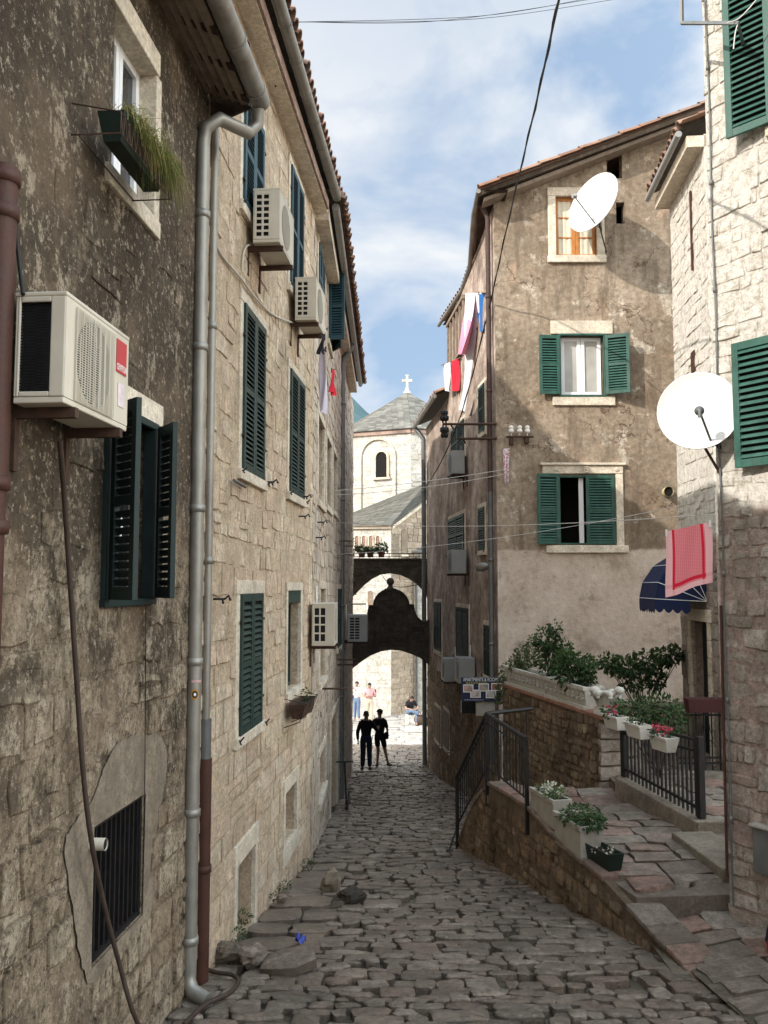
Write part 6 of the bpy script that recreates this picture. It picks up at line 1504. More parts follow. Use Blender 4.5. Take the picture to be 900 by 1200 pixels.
for k in range(8):
    a = k * math.pi / 4; d = V((math.cos(a), math.sin(a), 0)); s = V((-math.sin(a), math.cos(a), 0)); pr = [(.12, .11), (.15, .18), (.19, .25), (.235, .28), (.23, .245)]
    vs = []
    for i, (rr, h) in enumerate(pr): w = .06 * (1 - .12 * i); vs += [cp_ + d * rr - s * w + V((0, 0, h)), cp_ + d * (rr + .015) + V((0, 0, h)), cp_ + d * rr + s * w + V((0, 0, h))]
    mb.add(vs, [(3 * i + j, 3 * i + j + 1, 3 * i + j + 4, 3 * i + j + 3) for i in range(4) for j in range(2)], 0, None, True)
for k, (x, y, h) in enumerate(((-.15, -.1, .36), (.16, -.12, .40), (.12, .14, .34), (-.14, .13, .38))): mb.ball(cp_ + V((x, y, h - .05)), .075, 10, 0, (1.1, 1, .8))
mb.ball(cp_ + V((0, -.2, .30)), .05, 8)
mb.build('capital', M_carved, t)
# ------------------------------------------------------------------ plants above the wall
def onW(px, py, d=-.2):
    u, z = fW.hit(px, py, d); return fW.P(u, d, z)
def plant_at(name, label, bpx, tops, n, size, mat=None, cat='plant', flowers=None, base=None, **kw):
    b = base or onW(*bpx); cl = []
    for px, py, rad, dd in tops: p = at(px, py, b.y + dd); cl.append((p - b, rad))
    return bush(name, label, cat, b, cl, n, size, mat, flowers=flowers, **kw)
plant_at('shrub', 'tall leafy shrub in the middle of the far carved trough', (648, 800), [(645, 770, (.28, .25, .30), 0), (638, 750, (.18, .2, .24), 0), (650, 738, (.12, .12, .16), 0), (660, 762, (.18, .2, .2), 0)], 260, .085, hollow=.1)
plant_at('shrub', 'dense dark bush at the near end of the carved trough', (676, 806), [(670, 785, (.34, .3, .30), 0), (684, 780, (.18, .2, .2), -.2), (662, 776, (.2, .2, .2), 0), (690, 792, (.12, .18, .18), -.2)], 280, .08, hollow=.1)
plant_at('shrub', 'thin upright plant at the left end of the carved trough', (612, 790), [(611, 772, (.14, .14, .28), 0), (622, 764, (.07, .07, .34), 0), (604, 778, (.12, .12, .16), 0)], 420, .06, M_leaf2)
plant_at('ivy', 'trailing ivy spilling over the left end of the planter wall', (600, 795), [(595, 790, (.16, .15, .22), 0), (590, 806, (.14, .12, .2), -.1), (585, 818, (.09, .09, .12), -.1)], 420, .055, M_leaf2)
bb = V((4.45, 15.4, -2.3))
plant_at('climbing_shrub', 'wide dark green shrub spreading along the pale wall, left of the awning', None, [(714, 776, (.24, .2, .16), 0), (735, 782, (.30, .25, .2), 0), (758, 776, (.26, .25, .2), 0), (780, 768, (.26, .2, .17), 0), (798, 765, (.14, .15, .10), 0), (768, 794, (.2, .2, .18), 0), (742, 800, (.2, .2, .12), 0)], 210, .105, base=bb, hollow=.1)
mb = MB(); mb.box(Fr((3.55, 14.6), (1, .0)), .0, 1.45, -.25, 0, -2.95, -1.98); mb.box(Fr((3.55, 14.6), (1, .0)), -.03, 1.48, -.28, .03, -1.98, -1.93); mb.box(Fr((3.55, 14.6), (1, 0)), .05, 1.40, -1.5, -.25, -2.95, -2.1, 1)
tag(mb.build('garden_wall', [M_cement, M_earth], bevel=.01), 'low grey rendered bed wall under the wide dark shrub', 'wall')
# ------------------------------------------------------------------ terrace, fence, pots, gate
TR = -2.74
mb = MB(); mb.prism([(3.24, 12.35, TR - .03), (3.67, 10.78, TR - .03), (9, 10.78, TR - .03), (9, 17.98, TR - .03), (3.3, 17.98, TR - .03)], (0, 0, -.6), 1, (.4, .4, .4)); r = random.Random(12); y = 10.9; zt_ = lambda x, y: TR - .03
while y < 17.5:
    dy = r.uniform(.3, .45); x = max(3.3, 3.9 - (y - 10.8) * .27)
    while x < 7.5: w = r.uniform(.35, .6); stone_top(mb, outline(x + .005, x + w - .005, y + .005, y + dy - .005, r, .008), zt_, .025, r, dome=.002); x += w
    y += dy
tag(mb.build('terrace', [M_slab, M_dirt]), kind='structure')
fF = Fr((3.22, 12.35), (3.68 - 3.22, 10.72 - 12.35)); LF = (V((3.68, 10.72, 0)) - V((3.22, 12.35, 0))).length
zb0, zb1, zt0, zt1 = -2.62, -2.76, -1.88, -1.83
mb = MB(); P = fF.P; q = [P(-.05, .06, zb0), P(LF + .06, .06, zb1), P(LF + .06, -.20, zb1), P(-.05, -.20, zb0)]; mb.prism(q, (0, 0, -.75)); mb.box(Fr((3.66, 10.66), (1, 0)), .0, .40, -.3, .02, -3.3, zb1 - .004); mb.box(Fr((3.34, 10.5), (.06, -1)), 0, 1.35, -.45, 0.03, -3.3, -2.84)
tag(mb.build('kerb_wall', M_kerb, bevel=.015), 'low grey rendered kerb wall under the black fence', 'wall')
fe = thing('fence', 'black iron picket fence on the low kerb, with flower pots hooked along it', 'fence', P(LF / 2, -.07, -2.7))
def fz(u, k): f = u / LF; return (zb0 + (zb1 - zb0) * f + .01) if k == 0 else (zt0 + (zt1 - zt0) * f)
for u, s in ((.0, .04), (LF, .04)): mb = MB(); mb.box(fF, u - s, u + s, -.11, -.03, fz(u, 0), fz(u, 1) + .03); mb.build('post', M_iron, fe, bevel=.004)
mb = MB()
for k, o in ((0, .09), (1, -.03), (1, -.16)): mb.prism([P(0, -.085, fz(0, k) + o), P(LF, -.085, fz(LF, k) + o), P(LF, -.055, fz(LF, k) + o), P(0, -.055, fz(0, k) + o)], (0, 0, .03))
mb.build('rail', M_iron, fe)
for i in range(1, 19): u = LF * i / 19; mb = MB(); mb.box(fF, u - .011, u + .011, -.081, -.059, fz(u, 0), fz(u, 1)); mb.build('picket', M_iron, fe)
for i, (u, lab, fl, cnt) in enumerate(((-.16, 'white planter with pink flowers, hooked at the left end of the black fence', M_flower, 7), (.40, 'white ribbed planter without flowers, hooked in the middle of the black fence', None, 0), (.98, 'white planter with pink geraniums, hooked at the right end of the black fence', M_flower, 14))):
    z = fz(max(u, 0), 1) - (.06, .10, .18)[i]; t = thing('flower_pot', lab, 'planter', P(u + .2, .06, z), None); mb = MB(); trough(mb, fF, u, u + .38, -.03, .17, z - .02, z + .16, .014, .035); mb.box(fF, u - .012, u + .392, .16, .182, z + .135, z + .166); mb.build('trough', [M_potwhite, M_earth], t, bevel=.004)
    mb = MB(); leafcloud(mb, P(u + .19, .07, z + .20), (.17, .10, .09 if fl else .04), 150 if fl else 40, .045); mb.build('foliage', M_leaf, t, recalc=False)
    for _ in range(cnt): mb = MB(); leafcloud(mb, P(u + rnd.uniform(.05, .34), rnd.uniform(.05, .2), z + rnd.uniform(.18, .30)), (.022, .022, .018), 10, .026, 0, leafw=.9); mb.build('flower', fl, t, recalc=False)
plant_at('shrub', 'low dark bush behind the black fence', None, [(745, 835, (.35, .25, .22), 0), (770, 832, (.35, .25, .24), 0), (790, 842, (.2, .2, .2), -.3), (722, 834, (.2, .2, .12), 0)], 220, .07, base=V((3.95, 13.0, TR)))
g = thing('gate', 'low black iron gate with scrolls on the terrace', 'gate', (4.9, 13.35, TR)); fg = Fr((4.35, 13.35), (1, .0))
for i in range(11):
    mb = MB(); u = .04 + i * .115; mb.tube([fg.P(u, 0, TR + .05), fg.P(u, 0, TR + .86)], .010, 6); mb.lathe(fg.P(u, 0, TR + .05), [(.0, -.05), (.014, -.02), (.01, .0)], 6); mb.build('bar', M_iron, g)
mb = MB()
for z in (.10, .18, .80): mb.box(fg, 0, 1.25, -.014, .014, TR + z, TR + z + .028)
mb.build('rail', M_iron, g)
for s in (-1, 1):
    mb = MB(); mb.tube([fg.P(.42 + s * (.02 + .09 * (1 - k / 14) * abs(math.cos(k * .5)) + .02), .0, TR + .35 + .35 * k / 14 + .03 * math.sin(k * .9)) for k in range(15)], .007, 5); mb.build('scroll', M_iron, g)
mb = MB(); trough(mb, Fr((4.42, 13.30), (1, 0)), 0, .8, .0, .22, TR + .88, TR + 1.08, .015, .02); t = thing('planter_box', 'long dark red planter box along the top of the iron gate', 'planter', (4.9, 13.3, TR + .88)); mb.build('trough', [simple('dark_red_plastic', (.055, .014, .014), .7), M_earth], t, bevel=.004)
mb = MB(); leafcloud(mb, V((4.8, 13.2, TR + 1.02)), (.35, .08, .06), 60, .05); mb.build('foliage', M_leaf, t, recalc=False)
# ------------------------------------------------------------------ awning over the door of the wing
aw = thing('awning', 'navy blue folding awning with white piping and a scalloped edge over the door', 'awning', f6.P(1.2, 0, -.2))
ya0, ya1 = 9.98, 9.12; uA = (10.45 - ya1) / 1.0; fA = f6; zP = f6.hit(829, 705, 0)[1]; RA = .80
angs = [3, 22, 46, 68, 88]; u_near = f6.hit(829, 705, 0)[0]; u_far = u_near - 1.25
mb = MB(); rib = []
for a in angs:
    d = RA * math.cos(R(a)); z = zP + RA * math.sin(R(a)); k = .03
    rib.append((f6.P(u_far, d, z), f6.P(u_near, d, z)))
pn, pf = f6.P(u_near, .0, zP), f6.P(u_far, .0, zP)
for i in range(len(rib) - 1):
    (a, b), (c, e) = rib[i], rib[i + 1]; n = 6
    for k in range(n):
        f0, f1__ = k / n, (k + 1) / n; sg = lambda f: V((0, 0, -.012 * math.sin(math.pi * f)))
        mb.add([a.lerp(b, f0) , a.lerp(b, f1__), c.lerp(e, f1__), c.lerp(e, f0)], [(0, 1, 2, 3)], 0, (.5, .5, .5), True)
    mb.add([pn, b, e], [(0, 1, 2)], 0, (.5, .5, .5)); mb.add([pf, a, c], [(0, 1, 2)], 0, (.5, .5, .5))
mb.build('canopy', M_navy, aw, recalc=False)
mb = MB()
def valance(p, q, n, h):
    for i in range(n):
        a, b = p.lerp(q, i / n), p.lerp(q, (i + 1) / n); vs = [a, b]; m_ = 6
        for k in range(m_ + 1): f = 1 - k / m_; vs.append(a.lerp(b, f) - V((0, 0, h * (.72 + .28 * math.sin(math.pi * f)))))
        mb.add(vs, [tuple(range(len(vs)))], 0, (.5, .5, .5))
valance(rib[0][0], rib[0][1], 7, .23); valance(rib[0][1], pn.lerp(rib[0][1], .32), 4, .21); valance(rib[0][0], pf.lerp(rib[0][0], .32), 4, .23)
mb.build('valance', M_navy, aw, recalc=False)
for i, (a, b) in enumerate(rib[:-1]):
    mb = MB(); mb.tube([pn, b, a, pf], .006, 5); mb.build('piping', M_trimwhite, aw)
# ------------------------------------------------------------------ bar sticking out at the top right
br = thing('clothes_rack', 'grey iron bar frame sticking out at the top of the near right house', 'bracket', fN.P(.6, .4, 5.2))
pa, pb, pc = at(799, 27, 8.35), at(865, 27, 7.75), at(798, -40, 8.35)
mb = MB(); mb.tube([pc, pa, pb, fN.P(fN.hit(872, 27)[0], 0, pb.z)], .022, 4, smooth=False); mb.build('bar', M_galvdark, br)
mb = MB(); mb.tube(smooth([pb, pb + V((-.03, 0, -.1)), pb + V((-.05, .0, -.25))]), .006, 5); mb.tube(smooth([pb + V((-.1, 0, 0)), pb + V((.05, 0, .08)), pb + V((.3, -.2, .35))]), .006, 5); mb.build('cord', M_wirelight, br)
# ------------------------------------------------------------------ the two arches
YA = 28.15
def W(px, py, Y=YA): return at(px, py, Y)
lo_t = [(409, 744), (418, 738), (425, 731), (430, 722), (432, 712), (437, 712)] + [(458.5 - 21.5 * math.cos(math.pi * k / 12), 712 - 20 * math.sin(math.pi * k / 12)) for k in range(1, 12)] + [(480, 711), (485, 711), (486.5, 719), (490, 726), (496, 731), (500, 731), (504, 728)]
lo_b = [(505, 782), (500, 777), (492, 771), (482, 766.5), (470, 762.5), (458, 761.5), (446, 763.5), (434, 768.5), (424, 775), (415, 782), (408, 788)]
ar = thing('arch', 'lower stone arch across the street with a bell shaped gable and ball finial', 'arch', (W(457, 760).x, YA + .25, W(457, 790).z))
def arch_part(name, top, bot, depth, Y=YA, parent=ar):
    mb = MB(); pts = [(p[0], p[1]) for p in top] + [(p[0], p[1]) for p in bot]; c = [W(x, y, Y) for x, y in pts]
    fn = lambda x, z, dd: V((x, Y + dd, z)); lp = [(p.x, p.z) for p in c]
    tri_sheet(mb, [lp], lambda x, z: fn(x, z, 0)); tri_sheet(mb, [lp], lambda x, z: fn(x, z, depth))
    for i in range(len(lp)): a, b = lp[i], lp[(i + 1) % len(lp)]; mb.quad(fn(*a, 0), fn(*b, 0), fn(*b, depth), fn(*a, depth), 0, (.5, .5, .5))
    return mb, lp
mb, lp = arch_part('wall', lo_t, lo_b, .5); fa_ = Fr((0, YA), (1, 0)); masonry(mb, fa_, W(409, 700).x, W(504, 700).x, W(457, 790).z, W(457, 690).z, [], (.16, .26), (.2, .42), (.002, .02), .014, .014, 0, 95, lambda u, z: not (inpoly(u - .12, z - .09, lp) and inpoly(u + .12, z + .09, lp) and inpoly(u - .12, z + .09, lp) and inpoly(u + .12, z - .09, lp)))
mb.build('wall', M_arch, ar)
mb = MB(); tp_ = [W(x, y) for x, y in lo_t[1:]]
for i in range(len(tp_) - 1):
    a, b = tp_[i], tp_[i + 1]; mb.prism([a + V((0, -.07, .0)), b + V((0, -.07, .0)), b + V((0, -.07, .07)), a + V((0, -.07, .07))], (0, .64, 0))
mb.build('coping', M_arch, ar)
mb = MB(); c = W(457.5, 693); mb.box(Fr((c.x, YA + .25), (1, 0)), -.19, .19, -.19, .19, c.z - .02, c.z + .09); mb.lathe((c.x, YA + .25, c.z + .09), [(.12, 0), (.08, .06), (.065, .12), (.09, .15), (.0, .15)], 16); mb.ball((c.x, YA + .25, W(457.5, 681.5).z), .125, 20); mb.build('finial', M_arch, ar)
ar2 = thing('arch', 'upper stone arch carrying a roof terrace with plants, above the bell gable', 'arch', (W(457, 660).x, YA + 1.3, W(457, 700).z))
Y2 = YA + .9
up_t = [(408, 656), (504, 656)]; up_b = [(505, 712), (502, 700), (498, 693), (490, 685), (481, 678.5), (470, 673.5), (458, 671.5), (446, 673), (436, 678), (427, 685), (419, 693), (413, 699), (408, 703)]
mb, lp = arch_part('wall', up_t, up_b, 1.2, Y2, ar2); fb_ = Fr((0, Y2), (1, 0)); masonry(mb, fb_, W(409, 700, Y2).x, W(504, 700, Y2).x, W(457, 712, Y2).z, W(457, 656, Y2).z, [], (.16, .26), (.2, .42), (.002, .02), .014, .014, 0, 96, lambda u, z: not (inpoly(u - .1, z - .08, lp) and inpoly(u + .1, z - .08, lp) and inpoly(u, z + .1, lp)))
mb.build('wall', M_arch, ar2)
mb = MB(); z = W(457, 656, Y2).z; mb.prism([(W(408, 656, Y2).x, Y2 - .06, z), (W(504, 656, Y2).x, Y2 - .06, z), (W(504, 656, Y2).x, Y2 + 1.2, z), (W(408, 656, Y2).x, Y2 + 1.2, z)], (0, 0, .05)); mb.build('coping', M_arch, ar2)
mb = MB(); xa, xb = W(409, 656, Y2).x, W(503, 656, Y2).x
for h in (.10, .21): mb.tube([(xa, Y2 + .1, z + h), (xb, Y2 + .1, z + h)], .014, 6)
for i in range(9): x = xa + (xb - xa) * i / 8; mb.tube([(x, Y2 + .1, z), (x, Y2 + .1, z + .21)], .010, 5)
mb.build('railing', M_iron, ar2)
for px, w, h, lab in ((424, .40, .16, 'low potted plant on the terrace of the upper arch, left of the bushy one'), (447, .42, .30, 'bushy potted plant in the middle of the terrace on the upper arch'), (434, .36, .10, 'small low potted plant on the terrace between the two larger pots')):
    b = W(px, 655, Y2 + .3); t = thing('potted_plant', lab, 'plant', b); mb = MB(); mb.lathe(b, [(.0, .05), (.09, .05), (.12, .22), (.13, .24), (.10, .24), (0, .2)], 12); mb.build('pot', M_terra, t); mb = MB(); leafcloud(mb, b + V((0, 0, .28 + h * .3)), (w * .5, .2, h * .5), 190, .10); mb.build('foliage', M_leaf, t, recalc=False)
b = W(412, 655, Y2 + .3); t = thing('potted_plant', 'thin upright plant on the upper arch terrace by the left wall', 'plant', b); mb = MB(); mb.lathe(b, [(.0, .05), (.08, .05), (.1, .2), (0, .18)], 12); mb.build('pot', M_terra, t); mb = MB(); leafcloud(mb, b + V((.02, 0, .4)), (.09, .1, .32), 90, .08); mb.build('foliage', M_leaf, t, recalc=False)
line('cable', 'dark cable looping under the upper arch behind the ball finial', 'cable', smooth([W(447, 673, Y2 - .05), W(452, 680, Y2 - .05), W(459, 686, Y2 - .05), W(468, 688, Y2 - .05), W(480, 687, Y2 - .05), W(497, 684, Y2 - .05)]), .012, M_cable)
# ------------------------------------------------------------------ loose things on the street
def rock(label, px, py, size, sq, seed, cat='rock', mat=None):
    p = gat(px, py); mb = MB(); mb.ball((p.x, p.y, p.z), 1, 16, 0, (1, 1, 1)); r = random.Random(seed); o = V((r.uniform(0, 9),) * 3)
    vs = []
    for v in mb.v:
        d = V(v) - p; n_ = noise.noise(d * 1.1 + o) * .45 + noise.noise(d * 2.7 + o) * .2
        cc = noise.cell(d * 1.3 + o) * .18
        d = d * (1 + n_ + cc); vs.append((p.x + d.x * size * sq[0], p.y + d.y * size * sq[1], p.z + (d.z + .55) * size * sq[2]))
    mb.v = vs; mb.s = [False] * len(mb.s); o_ = mb.build('loose_stone', mat or M_trim); return tag(o_, label, cat)
rock('upright pale boulder on the flagstones by the left wall', 388, 1046, .125, (.95, .8, 1.15), 1, mat=M_cement)
rock('small dark lump of stone right of the upright boulder', 412, 1060, .13, (1.1, .9, .7), 2, mat=M_arch)
rock('small pale broken stone against the wall past the basement door', 330, 1062, .06, (1, .8, .9), 3, mat=M_slab)
rock('flat stone lying at the foot of the red drainpipe', 274, 1130, .17, (1.1, .6, .5), 4, mat=M_slab)
rock('lump of stone between the two flat slabs by the drainpipe', 297, 1136, .11, (1, .8, .8), 5, mat=M_cob)
p = gat(334, 1138); mb = MB(); q = [(p.x - .20, p.y - .12), (p.x - .02, p.y - .17), (p.x + .10, p.y - .18), (p.x + .27, p.y - .05), (p.x + .25, p.y + .06), (p.x + .16, p.y + .20), (p.x - .06, p.y + .17), (p.x - .19, p.y + .06)]; stone_top(mb, q, lambda x, y: p.z + .02 + (x - p.x) * .10, .045, rnd, dome=.0); tag(mb.build('loose_stone', M_slab), 'large flat loose slab lying on the cobbles near the drainpipe', 'rock')
p = gat(352, 1112); mb = MB(); r = random.Random(2); mb.grid(lambda u, v: V((p.x - .05 + .1 * u, p.y - .06 + .12 * v, p.z + .03 + .03 * math.sin(u * 7) * math.cos(v * 6) + r.uniform(0, .02))), 6, 6, 0); tag(mb.build('wrapper', simple('blue_wrapper', (.04, .06, .30), .35), recalc=False), 'crumpled blue wrapper between the loose slabs', 'litter')
# kick scooter leaning at the foot of the dark downpipe
pz = gat(407, 950); t = thing('kick_scooter', 'dark kick scooter leaning upright against the left wall near the arches', 'scooter', pz); x0, y0, z0 = pz; z0 -= .03
for dy in (0, -.0):
    pass
mb = MB(); mb.tube([(x0 - .02, y0 + .0, z0 + .10), (x0 - .06, y0 + .08, z0 + .95)], .018, 8); mb.build('stem', M_black, t)
mb = MB(); mb.tube([(x0 - .24, y0 + .08, z0 + .95), (x0 + .12, y0 + .07, z0 + .96)], .016, 8); mb.build('handlebar', M_black, t)
mb = MB(); mb.prism([(x0 - .05, y0 + .05, z0 + .09), (x0 + .06, y0 + .05, z0 + .09), (x0 + .05, y0 + .62, z0 + .10), (x0 - .06, y0 + .62, z0 + .10)], (0, 0, .03)); mb.build('deck', M_black, t, bevel=.006)
for y, lab in ((y0 - .03, 'front'), (y0 + .68, 'rear')):
    mb = MB()
    for k in range(24):
        a, b = 2 * math.pi * k / 24, 2 * math.pi * (k + 1) / 24
        mb.tube([(x0, y + .085 * math.cos(a), z0 + .10 + .085 * math.sin(a)), (x0, y + .085 * math.cos(b), z0 + .10 + .085 * math.sin(b))], .018, 6, cap=False)
    mb.lathe((x0 - .015, y, z0 + .10), [(0, 0), (.06, 0), (.06, .03), (0, .03)], 14, V((1, 0, 0))); mb.build('wheel', M_black, t)
mb = MB(); mb.prism([(x0 - .03, y0 - .09, z0 + .19), (x0 + .03, y0 - .09, z0 + .19), (x0 + .03, y0 + .04, z0 + .205), (x0 - .03, y0 + .04, z0 + .205)], (0, 0, .015)); mb.build('mudguard', M_redpipe, t)
# bag at the right edge
bp = at(897, 1066, 7.9); t = thing('bag', 'black bag with a red base standing by the near right house, at the photo edge', 'bag', bp); fbg = Fr((bp.x + .07, bp.y - .05, PATH - .16), (.55, -1))
mb = MB()
def bagfn(u, v):
    a = 2 * math.pi * u; k = .95 - .3 * v + .08 * math.sin(a * 3 + v * 5); return fbg.P(.13 + .17 * math.cos(a) * k, .08 + .10 * math.sin(a) * k, .10 + .38 * v)
mb.grid(bagfn, 18, 8); mb.build('body', M_cldark, t)
mb = MB(); mb.grid(lambda u, v: fbg.P(.13 + .17 * math.cos(2 * math.pi * u) * (.9 + .08 * v), .08 + .10 * math.sin(2 * math.pi * u) * (.9 + .08 * v), .0 + .12 * v), 18, 3); mb.build('base', M_clred, t)
# weeds at the wall foot
def weed(label, p, n, s, grp='weeds along the wall foot'):
    t = thing('weed', label, 'plant', p, grp); mb = MB(); leafcloud(mb, V(p) + V((0, 0, s * .5)), (s * .9, s * .9, s * .6), n * 2, .028, droop=-.1); mb.build('foliage', M_leaf, t, recalc=False)
weed('weed tuft growing inside the walled up basement door', gat(285, 1086) + V((.0, .0, 0)), 60, .10); weed('weed tuft at the sill foot of the basement door', gat(278, 1108), 50, .10)
weed('weed tuft at the wall foot beside the small pale broken stone', gat(333, 1048), 50, .10); weed('weed tuft at the wall foot left of the upright boulder', gat(360, 1022), 50, .11); weed('weed tuft at the wall foot near the second ground opening', gat(322, 1060), 30, .07)

# ------------------------------------------------------------------ people
def skin_mesh(verts, edges, radii, root=0, sub=1):
    me = bpy.data.meshes.new('figure'); me.from_pydata([tuple(v) for v in verts], edges, []); o = bpy.data.objects.new('figure', me); COL.objects.link(o)
    m = o.modifiers.new('s', 'SKIN'); m.use_smooth_shade = True
    for i, r in enumerate(radii):
        rr = r if isinstance(r, tuple) else (r, r); me.skin_vertices[0].data[i].radius = rr
    me.skin_vertices[0].data[root].use_root = True
    s = o.modifiers.new('u', 'SUBSURF'); s.levels = sub; s.render_levels = sub
    bpy.context.view_layer.update(); out = bpy.data.meshes.new_from_object(o.evaluated_get(bpy.context.evaluated_depsgraph_get())); bpy.data.objects.remove(o)
    return out
def add_mesh(mb, me, M, m=0):
    mb.add([M @ v.co for v in me.vertices], [tuple(p.vertices) for p in me.polygons], m, (.5, .5, .5), True)
def skinmat(n, c): return simple(n, c, .6, 0, .06, 20, 0, .3)
SKIN = skinmat('skin', (.42, .25, .18)); SKIN_SHADE = skinmat('shaded_skin', (.16, .09, .062))  # second skin has the shade on the pair under the arch in its colour
def person(label, pos, yaw, J, top, legs, shoes, hair, skin=SKIN, sleeve=.5, shorts=False, cap=None, bag=None, jacket=0, scale=1.0, group=None, pockets=None):
    """J: joints in the figure's own frame (x right, y facing, z up)"""
    t = thing('person', label, 'person', pos, group); M = Matrix.Translation(pos) @ Matrix.Rotation(yaw, 4, 'Z') @ Matrix.Scale(scale, 4)
    g = lambda k: V(J[k])
    # one continuous body: pelvis, spine, neck, head, arms, legs
    vs, es, rs, ix = [], [], [], {}
    def nd(k, p, r, par=None):
        ix[k] = len(vs); vs.append(V(p)); rs.append(r)
        if par: es.append((ix[par], ix[k]))
    nd('pel', g('pel'), (.145, .10)); nd('waist', g('waist'), (.13, .095), 'pel'); nd('chest', g('chest'), (.14, .10), 'waist'); nd('neck0', g('neck'), (.07, .065), 'chest'); nd('neck1', g('neck').lerp(g('head'), .45), .052, 'neck0')
    nd('head', g('head'), (.075, .088), 'neck1'); nd('crown', g('crown'), (.07, .08), 'head')
    for s in 'lr':
        nd('sh' + s, g('sh' + s), .058, 'chest'); nd('el' + s, g('el' + s), .042, 'sh' + s); nd('wr' + s, g('wr' + s), .028, 'el' + s); nd('pa' + s, g('wr' + s) + (g('wr' + s) - g('el' + s)).normalized() * .07, (.036, .018), 'wr' + s)
        nd('hi' + s, g('hi' + s), .092, 'pel'); nd('kn' + s, g('kn' + s), .060, 'hi' + s); nd('ca' + s, g('kn' + s).lerp(g('an' + s), .35), .052, 'kn' + s); nd('an' + s, g('an' + s), .038, 'ca' + s); nd('to' + s, g('to' + s), (.042, .03), 'an' + s)
    mb = MB(); add_mesh(mb, skin_mesh(vs, es, rs), M)
    hd = g('head'); up = (g('crown') - g('neck')).normalized(); fw = V(J.get('look', (0, 1, 0))); fw = (fw - up * fw.dot(up)).normalized(); rt = fw.cross(up)
    mb.ball(M @ (hd + fw * .092 - up * .0), .016 * scale, 8, 0, (1, 1, 1.3))                      # nose
    for s in (-1, 1): mb.ball(M @ (hd + rt * s * .078 + up * .005), .022 * scale, 8, 0, (.6, 1, 1.3))   # ears
    for sd in 'lr':                                                                              # five fingers on each hand
        w = g('wr' + sd); d = (w - g('el' + sd)).normalized(); side = d.cross(V((0, 1, .01))).normalized(); curl = d.cross(side).normalized() * (1 if sd == 'r' else -1)
        for k in range(4):
            b = w + d * .08 + side * (.026 - .017 * k); L_ = (.07, .078, .072, .056)[k]
            mb.tube([M @ b, M @ (b + d * L_ * .5 + curl * .008), M @ (b + d * L_ + curl * .03)], [.0095 * scale, .0085 * scale, .006 * scale], 6)
        b = w + d * .03 + side * .03; mb.tube([M @ b, M @ (b + side * .03 + d * .03), M @ (b + side * .035 + d * .065)], [.011 * scale, .010 * scale, .007 * scale], 6)
    mb.build('body', skin, t, recalc=False)
    mb = MB()                                                                                    # mouth and eyes
    for s in (-1, 1): mb.ball(M @ (hd + fw * .082 + rt * s * .032 + up * .025), .010 * scale, 6)
    mb.box(Fr(M @ (hd + fw * .086 - up * .05), (1, 0)), -.02, .02, -.004, .004, -.004, .004); mb.build('face_features', M_stem, t)
    # top
    V2, E2, R2, I2 = [], [], [], {}
    def n2(k, p, r, par=None):
        I2[k] = len(V2); V2.append(V(p)); R2.append(r)
        if par: E2.append((I2[par], I2[k]))
    hem = g('pel').lerp(g('waist'), .25 - jacket)
    n2('c', g('chest'), (.175, .135)); n2('w', g('waist'), (.155, .12), 'c'); n2('h', hem, (.165 + jacket * .06, .125 + jacket * .05), 'w'); n2('m', g('chest').lerp(g('neck'), .62), (.15, .105), 'c'); n2('n', g('neck') + up * .0, (.085, .080), 'm')
    for s in 'lr':
        n2('s' + s, g('sh' + s) + up * .012, .074, 'm')
        if sleeve <= 1: n2('e' + s, g('sh' + s).lerp(g('el' + s), sleeve), .066, 's' + s)
        else: n2('e' + s, g('el' + s), .060, 's' + s); n2('f' + s, g('el' + s).lerp(g('wr' + s), .92), .044, 'e' + s)
    mb = MB(); add_mesh(mb, skin_mesh(V2, E2, R2), M); mb.build('shirt' if not jacket else 'jacket', top, t, recalc=False)
    V2, E2, R2, I2 = [], [], [], {}
    n2('t', g('waist'), (.140, .108)); n2('p', g('pel') + up * .02, (.160, .118), 't')
    for s in 'lr':
        n2('h' + s, g('hi' + s), .112, 'p')
        if shorts: n2('k' + s, g('hi' + s).lerp(g('kn' + s), .85), .088, 'h' + s)
        else: n2('k' + s, g('kn' + s), .082, 'h' + s); n2('a' + s, g('kn' + s).lerp(g('an' + s), .96), .068, 'k' + s)
    mb = MB(); add_mesh(mb, skin_mesh(V2, E2, R2), M); mb.build('shorts' if shorts else 'trousers', legs, t, recalc=False)
    for s in 'lr':
        a, b = g('an' + s), g('to' + s); d = (b - a); d.z = 0; d = d.normalized() if d.length > .01 else V((0, 1, 0)); mb = MB()
        z = min(a.z, b.z + .02); me = skin_mesh([a + V((0, 0, -.02)) - d * .05, V((a.x, a.y, b.z)) + d * .06, b + d * .05], [(0, 1), (1, 2)], [.050, (.05, .042), (.045, .032)]); add_mesh(mb, me, M); mb.build('shoe', shoes, t, recalc=False)
    mb = MB()
    def hairfn(u, v):
        a = 2 * math.pi * u; b = (.02 + v * .98) * math.pi / 2; k = 1.0
        low = -.35 if math.cos(a) < .35 else .35                       # longer behind than over the brow
        h = low + (1 - low) * math.sin(b) if True else 0; cb = math.cos(b * .98) if v < 1 else 0
        return M @ (hd.lerp(g('crown'), .45) + rt * math.sin(a) * .088 * max(cb, .02) + fw * (math.cos(a) * .102 * max(cb, .02) - .006) + up * (h * .095 + .012))
    mb.grid(hairfn, 18, 7); mb.build('hair', hair, t, recalc=False)
